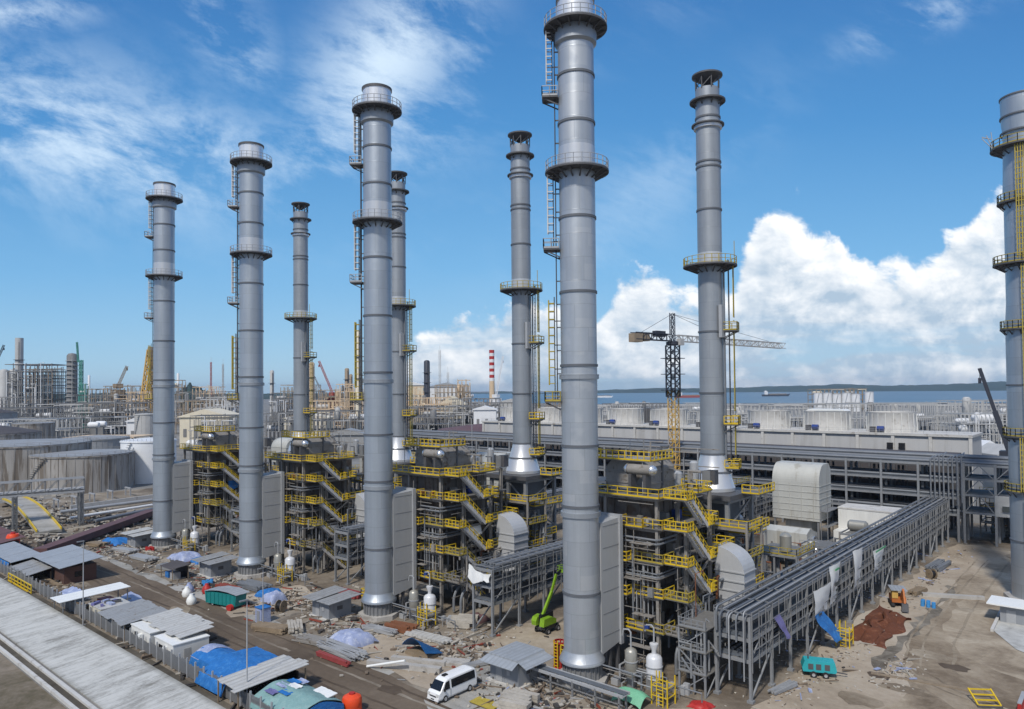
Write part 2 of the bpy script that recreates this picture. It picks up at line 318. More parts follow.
def slope_mat():
    mm = bpy.data.materials.new('slope_concrete_streaked'); mm.use_nodes = True; t = NT(mm.node_tree); b = t.n['Principled BSDF']
    tc = t.node('ShaderNodeTexCoord'); v = tc.outputs['Object']; mp = t.node('ShaderNodeMapping'); t.l.new(v, mp.inputs[0]); mp.inputs['Scale'].default_value = (1, .22, 1); mp.inputs['Rotation'].default_value = (0, 0, .5)
    n1 = t.noise(mp.outputs[0], 0.9, 8, 0.7, 0.5); n2 = t.noise(v, 0.10, 5, 0.6); n3 = t.noise(v, 2.2, 6, 0.75)
    f = t.math('ADD', t.math('MULTIPLY', n1, 0.55), t.math('ADD', t.math('MULTIPLY', n2, 0.25), t.math('MULTIPLY', n3, 0.2)))
    c = t.mix(t.smooth(f, 0.34, 0.56), (0.20, 0.195, 0.175), (0.50, 0.50, 0.475))
    sp = t.node('ShaderNodeSeparateXYZ'); t.l.new(v, sp.inputs[0])
    j = t.math('ABSOLUTE', t.math('SUBTRACT', t.math('FRACT', t.math('MULTIPLY', sp.outputs[0], 1/5.0)), 0.5))
    c = t.mix(t.math('MULTIPLY', t.smooth(j, 0.488, 0.496), 0.6), c, (0.12, 0.12, 0.105))
    ed = t.math('ADD', t.smooth(t.math('ADD', sp.outputs[1], t.math('MULTIPLY', n1, 1.2)), -40.2, -41.6), t.smooth(t.math('ADD', sp.outputs[1], t.math('MULTIPLY', n3, 0.8)), -33.9, -33.0))
    c = t.mix(t.math('MULTIPLY', ed, 0.55), c, (0.13, 0.125, 0.10))
    t.l.new(c, b.inputs['Base Color']); b.inputs['Roughness'].default_value = 0.9
    bp = t.node('ShaderNodeBump'); bp.inputs['Strength'].default_value = 0.4; bp.inputs['Distance'].default_value = 0.15; t.l.new(n1, bp.inputs['Height']); t.l.new(bp.outputs[0], b.inputs['Normal'])
    MATS['slope_streaked'] = mm
slope_mat()
def sea_mat():
    mm = bpy.data.materials.new('sea'); mm.use_nodes = True; t = NT(mm.node_tree); b = t.n['Principled BSDF']
    tc = t.node('ShaderNodeTexCoord'); mp = t.node('ShaderNodeMapping'); t.l.new(tc.outputs['Object'], mp.inputs[0]); mp.inputs['Scale'].default_value = (1, 1, 1)
    n = t.noise(mp.outputs[0], 0.0022, 5, 0.6); n2 = t.noise(mp.outputs[0], 0.25, 4, 0.6)
    t.l.new(t.mix(t.smooth(n, 0.35, 0.65), (0.05, 0.115, 0.18), (0.075, 0.15, 0.215)), b.inputs['Base Color'])
    b.inputs['Roughness'].default_value = 0.35; b.inputs['Specular IOR Level'].default_value = 0.35
    bp = t.node('ShaderNodeBump'); bp.inputs['Strength'].default_value = 0.5; bp.inputs['Distance'].default_value = 1.0
    t.l.new(n2, bp.inputs['Height']); t.l.new(bp.outputs[0], b.inputs['Normal'])
    MATS['sea'] = mm
sea_mat()

def stack_mat(name, col, rough, metal, patch, course=2.9):
    mm = bpy.data.materials.new(name); mm.use_nodes = True; t = NT(mm.node_tree); b = t.n['Principled BSDF']
    tc = t.node('ShaderNodeTexCoord'); oi = t.node('ShaderNodeObjectInfo'); v = tc.outputs['Object']
    sp = t.node('ShaderNodeSeparateXYZ'); t.l.new(v, sp.inputs[0]); X, Y, Z = sp.outputs
    rnd_ = t.math('MULTIPLY', oi.outputs['Random'], 40.0)
    zc = t.math('DIVIDE', Z, course); ci = t.math('FLOOR', zc)
    ang = t.math('MULTIPLY_ADD', t.math('ARCTAN2', Y, X), 3/(2*pi), t.math('MULTIPLY', ci, 0.37))
    ai = t.math('FLOOR', ang)
    wn = t.node('ShaderNodeTexWhiteNoise', noise_dimensions='3D'); t.l.new(t.comb(ai, ci, rnd_), wn.inputs['Vector'])
    plate = t.math('MULTIPLY_ADD', wn.outputs['Value'], 0.08, 0.96)
    wz = t.math('ABSOLUTE', t.math('SUBTRACT', t.math('FRACT', zc), 0.5)); wa = t.math('ABSOLUTE', t.math('SUBTRACT', t.math('FRACT', ang), 0.5))
    weld = t.math('MAXIMUM', t.smooth(wz, 0.482, 0.497), t.smooth(wa, 0.490, 0.498))
    mp = t.node('ShaderNodeMapping'); t.l.new(v, mp.inputs[0]); mp.inputs['Scale'].default_value = (1.6, 1.6, .07); t.l.new(t.comb(rnd_, rnd_, 0.0), mp.inputs['Location'])
    run = t.noise(mp.outputs[0], 1.0, 6, 0.65); cloud = t.noise(v, 0.22, 6, 0.6); fine = t.noise(v, 2.5, 5, 0.7)
    f = t.math('MULTIPLY', plate, t.math('ADD', 0.72, t.math('ADD', t.math('MULTIPLY', run, 0.28), t.math('ADD', t.math('MULTIPLY', cloud, 0.20), t.math('MULTIPLY', fine, 0.08)))))
    c = t.mix(1.0, (*col, 1), t.comb(f, f, f), 'MULTIPLY')
    if patch: # repaired rectangles of lighter primer
        wp = t.node('ShaderNodeTexWhiteNoise', noise_dimensions='3D'); t.l.new(t.comb(t.math('FLOOR', t.math('MULTIPLY', ang, 2.0)), t.math('FLOOR', t.math('MULTIPLY', zc, 1.3)), 7.0), wp.inputs['Vector'])
        c = t.mix(t.math('MULTIPLY', t.math('MULTIPLY', t.smooth(wp.outputs['Value'], 0.70, 0.72), t.smooth(cloud, 0.40, 0.50)), 0.35), c, (0.58, 0.59, 0.59))
    c = t.mix(t.math('MULTIPLY', weld, 0.30), c, (0.17, 0.18, 0.19))
    rust = t.math('MULTIPLY', t.smooth(run, 0.62, 0.80), t.smooth(cloud, 0.48, 0.66))
    c = t.mix(t.math('MULTIPLY', rust, 0.35), c, (0.24, 0.18, 0.13))
    t.l.new(c, b.inputs['Base Color']); b.inputs['Metallic'].default_value = metal
    t.l.new(t.math('MULTIPLY_ADD', cloud, 0.25, rough-0.12), b.inputs['Roughness']); b.inputs['Specular IOR Level'].default_value = 0.4
    bp = t.node('ShaderNodeBump'); bp.inputs['Strength'].default_value = 0.25; bp.inputs['Distance'].default_value = 0.05; t.l.new(t.math('MULTIPLY_ADD', weld, 0.6, t.math('MULTIPLY', cloud, 1.5)), bp.inputs['Height']); t.l.new(bp.outputs[0], b.inputs['Normal'])
    MATS[name] = mm
stack_mat('stack_paint', (0.41, 0.45, 0.49), 0.42, 0.6, False)
stack_mat('stack_patched', (0.44, 0.47, 0.50), 0.42, 0.55, True)
stack_mat('stack_rear', (0.33, 0.355, 0.38), 0.45, 0.45, False)
# ------------------------------------------------------------------ mesh helpers
class MB:
    def __init__(s, off=(0, 0, 0)): s.v = []; s.f = []; s.sm = []; s.off = Vector(off)
    def _add(s, vs, fs, smooth=False):
        b = len(s.v); s.v += [Vector(v) for v in vs]
        for f in fs: s.f.append([b+i for i in f]); s.sm.append(smooth)
    def box(s, x0, x1, y0, y1, z0, z1):
        s._add([(x0,y0,z0),(x1,y0,z0),(x1,y1,z0),(x0,y1,z0),(x0,y0,z1),(x1,y0,z1),(x1,y1,z1),(x0,y1,z1)],
               [(3,2,1,0),(4,5,6,7),(0,1,5,4),(1,2,6,5),(2,3,7,6),(3,0,4,7)]); return s
    def cbox(s, c, d, rz=0.0, tilt=0.0, roll=0.0):
        mt = Matrix.Rotation(rz, 3, 'Z') @ Matrix.Rotation(tilt, 3, 'X') @ Matrix.Rotation(roll, 3, 'Y'); c = Vector(c)
        vs = [c + mt @ Vector((sx*d[0]/2, sy*d[1]/2, sz*d[2]/2)) for sz in (-1,1) for sx, sy in ((-1,-1),(1,-1),(1,1),(-1,1))]
        s._add(vs, [(3,2,1,0),(4,5,6,7),(0,1,5,4),(1,2,6,5),(2,3,7,6),(3,0,4,7)]); return s
    def bar(s, p, q, w, h=None):
        p, q = Vector(p), Vector(q); d = q-p
        if d.length < 1e-6: return s
        h = h or w; d.normalize(); a = d.cross(Vector((0,0,1)))
        a = Vector((1,0,0)) if a.length < 1e-4 else a.normalized()
        b = a.cross(d); a = a*w/2; b = b*h/2
        s._add([p-a-b,p+a-b,p+a+b,p-a+b,q-a-b,q+a-b,q+a+b,q-a+b], [(3,2,1,0),(4,5,6,7),(0,1,5,4),(1,2,6,5),(2,3,7,6),(3,0,4,7)]); return s
    def tube(s, pts, r, n=8, caps=True, r2=None):
        pts = [Vector(p) for p in pts]; k = len(pts); b0 = len(s.v)
        ref = None
        for i, p in enumerate(pts):
            d = (pts[min(i+1,k-1)]-pts[max(i-1,0)])
            d = d.normalized() if d.length > 1e-6 else Vector((0,0,1))
            if ref is None:
                ref = d.cross(Vector((0,0,1)))
                if ref.length < 1e-3: ref = Vector((1,0,0))
            a = (ref - d*ref.dot(d)).normalized(); ref = a; b = d.cross(a)
            rr = r if r2 is None else r+(r2-r)*i/(k-1)
            for j in range(n):
                th = 2*pi*j/n; s.v.append(p+a*(rr*cos(th))+b*(rr*sin(th)))
        for i in range(k-1):
            for j in range(n):
                j2 = (j+1) % n; s.f.append([b0+i*n+j, b0+i*n+j2, b0+(i+1)*n+j2, b0+(i+1)*n+j]); s.sm.append(True)
        if caps:
            s.f.append([b0+j for j in range(n)][::-1]); s.sm.append(False)
            s.f.append([b0+(k-1)*n+j for j in range(n)]); s.sm.append(False)
        return s
    def lathe(s, prof, c=(0,0,0), n=32, axis='z', smooth=True, a0=0.0, a1=2*pi):
        c = Vector(c); b0 = len(s.v); full = abs(a1-a0-2*pi) < 1e-6; nn = n if full else n+1
        for (r, z) in prof:
            for j in range(nn):
                th = a0+(a1-a0)*j/n; x, y = r*cos(th), r*sin(th)
                s.v.append(c + (Vector((x,y,z)) if axis == 'z' else Vector((z,x,y)) if axis == 'x' else Vector((y,z,x))))
        for i in range(len(prof)-1):
            flat = abs(prof[i][1]-prof[i+1][1]) < 1e-5
            for j in range(n):
                j2 = (j+1) % nn if full else j+1
                s.f.append([b0+i*nn+j, b0+i*nn+j2, b0+(i+1)*nn+j2, b0+(i+1)*nn+j]); s.sm.append(smooth and not flat)
        return s
    def prism(s, poly, ax, a, b):           # poly in the two other axes, extruded along ax from a to b
        n = len(poly)
        def P(u, w, t): return {'x': (t,u,w), 'y': (u,t,w), 'z': (u,w,t)}[ax]
        s._add([P(u,w,a) for u,w in poly]+[P(u,w,b) for u,w in poly],
               [list(range(n))[::-1], [n+i for i in range(n)]]+[(i,(i+1)%n,n+(i+1)%n,n+i) for i in range(n)]); return s
    def cloth(s, fn, nu, nv, thick=0.03):
        b0 = len(s.v)
        g = [[Vector(fn(i/nu, j/nv)) for j in range(nv+1)] for i in range(nu+1)]
        for lay in (0, 1):
            for i in range(nu+1):
                for j in range(nv+1):
                    s.v.append(g[i][j]-Vector((0,0,thick*lay)))
        N = (nu+1)*(nv+1)
        for lay in (0, 1):
            for i in range(nu):
                for j in range(nv):
                    q = [lay*N+i*(nv+1)+j, lay*N+(i+1)*(nv+1)+j, lay*N+(i+1)*(nv+1)+j+1, lay*N+i*(nv+1)+j+1]
                    s.f.append([b0+x for x in (q if lay == 0 else q[::-1])]); s.sm.append(True)
        rim = [(i,0) for i in range(nu+1)]+[(nu,j) for j in range(1,nv+1)]+[(i,nv) for i in range(nu-1,-1,-1)]+[(0,j) for j in range(nv-1,0,-1)]
        for k in range(len(rim)):
            a, b = rim[k], rim[(k+1) % len(rim)]; ia, ib = a[0]*(nv+1)+a[1], b[0]*(nv+1)+b[1]
            s.f.append([b0+ib, b0+ia, b0+N+ia, b0+N+ib]); s.sm.append(False)
        return s
    def rail(s, pts, h=1.1, t=0.075, post=1.5, toe=True, mid=True):
        for p, q in zip(pts[:-1], pts[1:]):
            p, q = Vector(p), Vector(q); L = (q-p).length; n = max(1, round(L/post))
            for i in range(n+1):
                a = p.lerp(q, i/n); s.bar(a, a+Vector((0,0,h)), t)
            up = Vector((0,0,1)); s.bar(p+up*h, q+up*h, t)
            if mid: s.bar(p+up*h*0.52, q+up*h*0.52, t*0.8)
            if toe: s.bar(p+up*0.1, q+up*0.1, t*0.6, 0.2)
        return s
    def lattice(s, p, q, w, seg, t=0.12, up=None):
        p, q = Vector(p), Vector(q); d = (q-p).normalized()
        a = d.cross(up or Vector((0,0,1)));  a = Vector((1,0,0)) if a.length < 1e-3 else a.normalized(); b = a.cross(d)
        cs = [(a*x+b*y)*w/2 for x, y in ((-1,-1),(1,-1),(1,1),(-1,1))]
        for c in cs: s.bar(p+c, q+c, t*1.25)
        for i in range(seg):
            u, v = p.lerp(q, i/seg), p.lerp(q, (i+1)/seg)
            for k in range(4):
                c, e = cs[k], cs[(k+1) % 4]
                s.bar(u+c, u+e, t*0.8); s.bar(*((u+c, v+e) if i % 2 else (u+e, v+c)), t*0.8)
        return s
    def build(s, name, mt, parent=None, loc=None):
        me = bpy.data.meshes.new(name)
        me.from_pydata([v-s.off for v in s.v], [], s.f); me.polygons.foreach_set('use_smooth', s.sm)
        me.materials.append(M[mt] if isinstance(mt, str) else mt); me.update()
        if any(s.sm): me.set_sharp_from_angle(angle=R(38))
        o = bpy.data.objects.new(name, me); COL.objects.link(o)
        if parent is not None: o.parent = parent
        if loc is not None: o.location = loc
        return o

def tag(o, label=None, cat=None, group=None, kind=None):
    for k, v in (('label', label), ('category', cat), ('group', group), ('kind', kind)):
        if v: o[k] = v
    return o
def T(name, label, cat, loc, group=None, rz=0.0):
    o = bpy.data.objects.new(name, None); COL.objects.link(o); o.location = loc; o.rotation_euler = (0,0,rz); o.empty_display_size = 0.5
    return tag(o, label, cat, group)
KIDS = None
def copy_tree(o, parent=None):
    c = o.copy(); COL.objects.link(c); c.parent = parent
    for ch in list(o.children): copy_tree(ch, c)
    return c
def dup(o, loc, label=None, rz=None):
    c = copy_tree(o); c.location = loc
    if rz is not None: c.rotation_euler = (0,0,rz)
    if label: c['label'] = label
    return c
def struct(name, mb, mt): return tag(mb.build(name, mt), kind='structure')
def sheet(name, poly, z, mt):
    b = MB(); b._add([(x,y,z) for x,y in poly], [list(range(len(poly)))]); return struct(name, b, mt)

# ================================================================== THE SETTING
def nz(x,y,s=1.0): return mnoise.noise(Vector((x*.9,y*.9,s)))
def wob(poly, amp, step, seed):
    """ragged outline for a dirt patch"""
    out = []
    rnd = random.Random(seed)
    for (a, b) in zip(poly, poly[1:]+poly[:1]):
        a, b = Vector((a[0],a[1],0)), Vector((b[0],b[1],0)); n = max(1, int((b-a).length/step))
        for i in range(n):
            p = a.lerp(b, i/n); out.append((p.x+rnd.uniform(-amp, amp), p.y+rnd.uniform(-amp, amp)))
    return out
def px_poly(pp): return [tuple(at(x, y)[:2]) for x, y in pp]

sheet('ground', [(-11000,-2500),(9000,-2500),(9000,11000),(-11000,11000)], 0.0, 'yard')
sheet('site_ground', wob([(-230,-34),(75,-34),(75,150),(-230,150)], 1.0, 6, 1), 0.02, 'dirt')
sheet('haul_road', wob([(-240,-23.0),(20,-23.0),(20,-14.6),(-60,-13.8),(-130,-13.2),(-240,-13.5)], 0.7, 4, 2), 0.04, 'road_dirt')
sheet('side_track', wob(px_poly([(560,709),(1060,740),(1060,585),(985,545),(965,545),(950,590),(905,655),(890,690),(760,709)]), 0.5, 3, 3), 0.044, 'sandy_track')
b_ = px_poly([(968,552),(985,556),(968,590),(948,620),(940,640),(975,662),(1045,690),(1045,735),(985,725),(925,690),(903,662),(908,636),(930,600),(950,572)]); sheet('dirt_road', wob(b_, 0.5, 2.5, 31), .046, 'road_track')
sheet('pale_ground', wob([(18.8,12),(26,14),(27,45),(26.5,84),(31,116),(20,117),(19,60)], 0.6, 3, 4), 0.048, 'pale_dirt')
sheet('pale_ground', wob([(19,4),(30,2),(31,24),(25.5,46),(20,44),(19.5,20)], 0.6, 2.5, 5), 0.052, 'pale_dirt')
sheet('drain_channel', wob(px_poly([(868,668),(893,645),(925,612),(950,585),(958,587),(938,612),(905,648),(884,672)]), 0.8, 1.8, 6), 0.056, 'drain_mud')
sheet('pale_ground', wob(px_poly([(330,655),(395,625),(440,640),(470,665),(430,690),(390,672)]), 0.5, 2.5, 8), 0.048, 'pale_dirt')
sheet('pale_ground', wob(px_poly([(425,700),(480,660),(540,700),(540,730),(440,730)]), 0.5, 2.5, 9), 0.05, 'gravel_grey')
sheet('pale_ground', wob(px_poly([(470,650),(520,625),(570,615),(570,650),(500,665)]), 0.5, 2.5, 10), 0.046, 'sandy_track')
sheet('pale_ground', wob(px_poly([(220,600),(300,585),(330,600),(270,612),(230,618)]), 0.5, 2.5, 11), 0.047, 'pale_dirt')
sheet('puddle', wob(px_poly([(117,600),(130,592),(142,597),(140,605),(122,607)]), 0.3, 1.5, 12), 0.06, 'tarp_pale')
sheet('gravel_strip', wob([(-230,-14.2),(-20,-14.0),(-20,-12.2),(-230,-12.4)], 0.5, 3, 13), 0.045, 'gravel_grey')
sheet('lowland_field', [(-400,-120),(60,-120),(60,-44.2),(-400,-44.2)], 0.03, 'field')
def ribbon(pts, w, z, mt, seed):
    rnd = random.Random(seed); P_ = [Vector((x,y,0)) for x,y in pts]; out = []
    for i in range(len(P_)-1):
        for k in range(8): out.append(P_[i].lerp(P_[i+1], k/8))
    out.append(P_[-1]); L_, R_ = [], []
    for i, p in enumerate(out):
        d = (out[min(i+1,len(out)-1)]-out[max(i-1,0)]).normalized(); n_ = Vector((-d.y,d.x,0)); ww = w*rnd.uniform(.5,1.15); j = rnd.uniform(-.12,.12)
        L_.append(p+n_*(ww/2+j)); R_.append(p-n_*(ww/2-j))
    b = MB(); k = len(out); b._add([(p.x,p.y,z) for p in L_+R_], [(i,k+i,k+i+1,i+1) for i in range(k-1)]); return struct('tyre_track', b, mt)
for off, mt_, w_ in ((-1.2,'rut_dirt',.4),(.5,'rut_dirt',.4),(4.0,'rut_dirt',.45)):
    pp = px_poly([(985,560),(962,585),(940,610),(920,640),(915,668),(950,690),(1010,712)]); ribbon([(x+off,y+off*.4) for x,y in pp], w_, .062, mt_, int(off*10)+40)
for yy, w_, mt_ in ((-21.6,.5,'road_rut'),(-19.9,.45,'road_rut'),(-17.6,.5,'dirt'),(-16.0,.45,'road_rut')): ribbon([(-235+i*15, yy+.5*sin(i*1.3+yy)) for i in range(17)], w_, .058, mt_, int(yy*10))
for i, (px_, py_, a_, b__) in enumerate([(930,655,2.6,1.0),(955,668,1.8,.8),(905,690,3.0,.9),(880,676,1.4,.7),(965,610,1.6,.7),(300,655,2.4,.8),(180,610,2.6,.9),(390,690,2.0,.7),(860,700,3.2,1.2)]):
    c_ = at(px_,py_); rnd_ = random.Random(i); sheet('mud_patch', [(c_.x+a_*cos(q_*.5)*rnd_.uniform(.7,1.2), c_.y+b__*1.6*sin(q_*.5)*rnd_.uniform(.7,1.2)) for q_ in range(12)], .066+.0005*i, ('rut_dirt','road_rut')[i%2])
# concrete slope beside the fence, with its kerbs and drain
b = MB(); b._add([(-420,-33.4,0.9),(5,-33.4,0.9),(5,-41.6,0.12),(-420,-41.6,0.12),(-420,-33.4,0),(5,-33.4,0),(5,-41.6,0),(-420,-41.6,0)],
       [(3,2,1,0),(0,1,5,4),(2,3,7,6),(1,2,6,5),(3,0,4,7),(4,5,6,7)])
struct('embankment', b, 'slope_streaked')
b = MB().box(-420,5,-42.6,-42.15,0,0.35).box(-420,5,-44.0,-43.6,0,0.4); struct('kerb', b, 'pale_concrete')
sheet('drain', [(-420,-43.6),(5,-43.6),(5,-42.6),(-420,-42.6)], 0.06, 'wet_mud')
sheet('drain', [(-420,-33.4),(5,-33.4),(5,-31.6),(-420,-31.6)], 0.06, 'wet_mud')

# sea, far shore, hills
def polar(px, d): p = far(px, d); return (p.x, p.y)
sheet('sea', [polar(430,2350),polar(500,2000),polar(600,1650),polar(760,1700),polar(1000,1750),polar(1500,1700),polar(1900,9000),polar(1024,9000),polar(700,9000),polar(430,9000)], 0.6, 'sea')
def ridge(name, pxs, d, hts, depth, mt, seed):
    b = MB(); rnd = random.Random(seed); n = 160; vs = []; k = 9
    for i in range(n+1):
        px = pxs[0]+(pxs[1]-pxs[0])*i/n; tt = i/n*(len(hts)-1); j = min(int(tt), len(hts)-2)
        h = hts[j]+(hts[j+1]-hts[j])*(tt-j)
        for a in range(k):
            w = sin(pi*a/(k-1)); p = far(px, d+depth*a/(k-1))
            nz = mnoise.noise(Vector((i*0.35, a*0.9, seed)))*0.22+mnoise.noise(Vector((i*1.3, a*2, seed)))*0.10
            vs.append((p.x, p.y, max(0.3, h*w*(1+nz)) if 0 < a < k-1 else 0.3))
    b._add(vs, [(i*k+a, (i+1)*k+a, (i+1)*k+a+1, i*k+a+1) for i in range(n) for a in range(k-1)], True)
    return struct(name, b, mt)
ridge('far_shore', (540, 1300), 5600, [6, 22, 38, 30, 44, 52, 40, 46, 58, 50, 60, 52, 60, 55], 900, 'shore_forest', 3)
ridge('far_shore', (452, 520), 6200, [4, 14, 10, 22, 8], 500, 'shore_forest', 4)
ridge('hills', (128, 236), 1900, [12, 36, 28, 30, 62, 40, 28, 10], 500, 'hill_forest', 5)
ridge('hills', (-60, 470), 3600, [30, 26, 36, 30, 26, 24, 22, 14], 600, 'hill_forest', 6)

# ================================================================== STACKS
LEFT = Vector((-0.80, -0.60, 0))       # side of the front stacks that carries the ladders
def ring_deck(mb, z, r0, r1, t=0.22, n=36): mb.lathe([(r0,z),(r1,z),(r1,z-t),(r0,z-t),(r0,z)], n=n)
def ring_rail(mb, z, r, h=1.15, t=0.07, n=24):
    for hh in (h, h*0.52, 0.12):
        mb.tube([(r*cos(2*pi*i/n), r*sin(2*pi*i/n), z+hh) for i in range(n+1)], t/2, 5, caps=False)
    for i in range(n):
        a = 2*pi*i/n; mb.bar((r*cos(a), r*sin(a), z), (r*cos(a), r*sin(a), z+h), t)
def brackets(mb, z, r0, r1, n=14, d=1.0):
    for i in range(n):
        a = 2*pi*i/n; mb.bar((r0*cos(a),r0*sin(a),z-d),(r1*cos(a),r1*sin(a),z-0.15),0.16); mb.bar((r0*cos(a),r0*sin(a),z-0.2),(r1*cos(a),r1*sin(a),z-0.2),0.16)

def front_stack(loc, label, paint='stack_paint'):
    t = T('smokestack', label, 'smokestack', loc, 'tall grey stacks in the front row'); r = 2.25
    MB().lathe([(0,0),(3.3,0),(3.3,0.7),(0,0.7)], n=8).build('foundation', 'concrete', t)
    b = MB().lathe([(2.3,0.7),(2.3,3.2)], n=36)
    for i in range(24):
        a = 2*pi*i/24; b.bar((2.36*cos(a),2.36*sin(a),0.7),(2.36*cos(a),2.36*sin(a),2.5),0.12,0.2)
    b.build('skirt', 'grey_steel', t)
    MB().lathe([(2.3,2.5),(2.8,2.55),(2.82,2.8),(2.7,3.0),(2.34,3.75),(r,4.0)], n=40).build('base_flare', paint, t)
    MB().lathe([(r,3.9),(r,79.0)], n=44).build('shell', paint, t)
    MB().lathe([(r,79.0),(2.62,79.3),(2.66,80.6),(2.3,81.3),(2.3,81.6)], n=40).build('collar', 'stack_rear', t)
    MB().lathe([(2.28,81.6),(2.28,84.6),(2.36,84.62),(2.36,84.95),(2.05,84.95),(2.05,82)], n=40).build('tip', 'tip_cladding', t)
    MB().lathe([(2.40,84.6),(2.43,84.62),(2.43,84.98),(2.40,85.0)], n=40).build('rim', 'dark_steel', t)
    MB().lathe([(2.30,63.3),(2.30,66.2)], n=40).build('cladding_band', 'bright_cladding', t)
    for z in (75.2, 69.2, 57.3, 48.0, 38.9, 29.0, 21.6, 11.0):
        MB().lathe([(r,z-0.16),(r+0.12,z-0.15),(r+0.12,z+0.15),(r,z+0.16)], n=40).build('flange', 'seam', t)
    for z in (37.5, 20.6): MB().lathe([(r,z-0.3),(r+0.22,z-0.28),(r+0.22,z+0.28),(r,z+0.3)], n=40).build('stiffener', 'stack_rear', t)
    for z in (81.4, 63.2):
        b = MB(); ring_deck(b, z, r, 4.0); brackets(b, z, r, 3.9, 16, 1.1); pl = b.build('platform', 'dark_steel', t)
        b = MB(); ring_rail(b, z, 3.9, 1.25, 0.085); b.build('railing', 'pale_steel', pl)
    # ladder runs with their cages and rest platforms
    d = LEFT.normalized(); s = Vector((-d.y, d.x, 0))
    b = MB(); c = d*(r+.45)
    for k in (-.22,.22): b.bar(c+s*k+Vector((0,0,34.5)), c+s*k+Vector((0,0,80.8)), .10)
    for i in range(77): b.bar(c-s*.22+Vector((0,0,34.6+i*.6)), c+s*.22+Vector((0,0,34.6+i*.6)), .05)
    for i in range(16): b.bar(d*(r-.1)+Vector((0,0,35+i*2.9)), c+Vector((0,0,35+i*2.9)), .14)
    b.build('riser_ladder', 'dark_steel', t)
    for (z0, z1, yel) in ((72.6, 80.6, 0), (53.5, 62.6, 0), (34.5, 46.5, 1)):
        c = d*(r+0.75)
        b = MB()
        for k in (-0.3, 0.3): b.bar(c+s*k+Vector((0,0,z0)), c+s*k+Vector((0,0,z1+1.0)), 0.09)
        for i in range(int((z1-z0)/0.6)): b.bar(c-s*0.3+Vector((0,0,z0+i*0.6)), c+s*0.3+Vector((0,0,z0+i*0.6)), 0.06)
        for i in range(int((z1-z0)/3)):
            b.bar(d*r+Vector((0,0,z0+1+i*3)), c+Vector((0,0,z0+1+i*3)), 0.12)
        lad = b.build('ladder', 'dark_steel', t)
        c2 = d*(r+1.45)
        b = MB()
        for k in (-0.42,-0.14,0.14,0.42): b.bar(c2+s*k+Vector((0,0,z0+2)), c2+s*k+Vector((0,0,z1+0.6)), 0.16, 0.05)
        for i in range(int((z1-z0-2)/1.0)+1):
            z = z0+2.2+i*1.0; b.bar(c2-s*0.45+Vector((0,0,z)), c2+s*0.45+Vector((0,0,z)), 0.1); b.bar(c-s*0.45+Vector((0,0,z)), c2-s*0.45+Vector((0,0,z)), 0.1); b.bar(c+s*0.45+Vector((0,0,z)), c2+s*0.45+Vector((0,0,z)), 0.1)
        b.build('cage', 'stringer' if not yel else 'dull_yellow', lad)
        a = math.atan2(d.y, d.x)
        b = MB(); b.cbox(d*(r+1.0)+Vector((0,0,z0-0.1)), (2.0,2.2,0.2), a)
        for k in (-1,1): b.bar(d*r+s*k*0.8+Vector((0,0,z0-1.1)), d*(r+1.9)+s*k*0.8+Vector((0,0,z0-0.2)), 0.14)
        pl = b.build('platform', 'dark_steel', t)
        b = MB(); P0 = [d*(r+0.1)-s*1.1, d*(r+2.0)-s*1.1, d*(r+2.0)+s*1.1, d*(r+0.1)+s*1.1]
        b.rail([p+Vector((0,0,z0)) for p in P0], 1.2, 0.09, 1.0); b.build('railing', 'dull_yellow' if yel else 'pale_steel', pl)
    return t
DX = 39.75
FRONT = [0, -DX, -2*DX, -3*DX]
front_stack((0,0,0), 'nearest and widest grey stack in front, patchy paint, its top cut by the photo edge', 'stack_patched')
s2 = front_stack((-DX,0,0), 'grey front stack beside the blue folded tarp and rebar heap')
dup(s2, (-2*DX,0,0), 'grey front stack standing behind the teal skip', 0.07)
dup(s2, (-3*DX,0,0), 'leftmost and smallest looking grey front stack, beside the white and weathered tanks', -0.05)

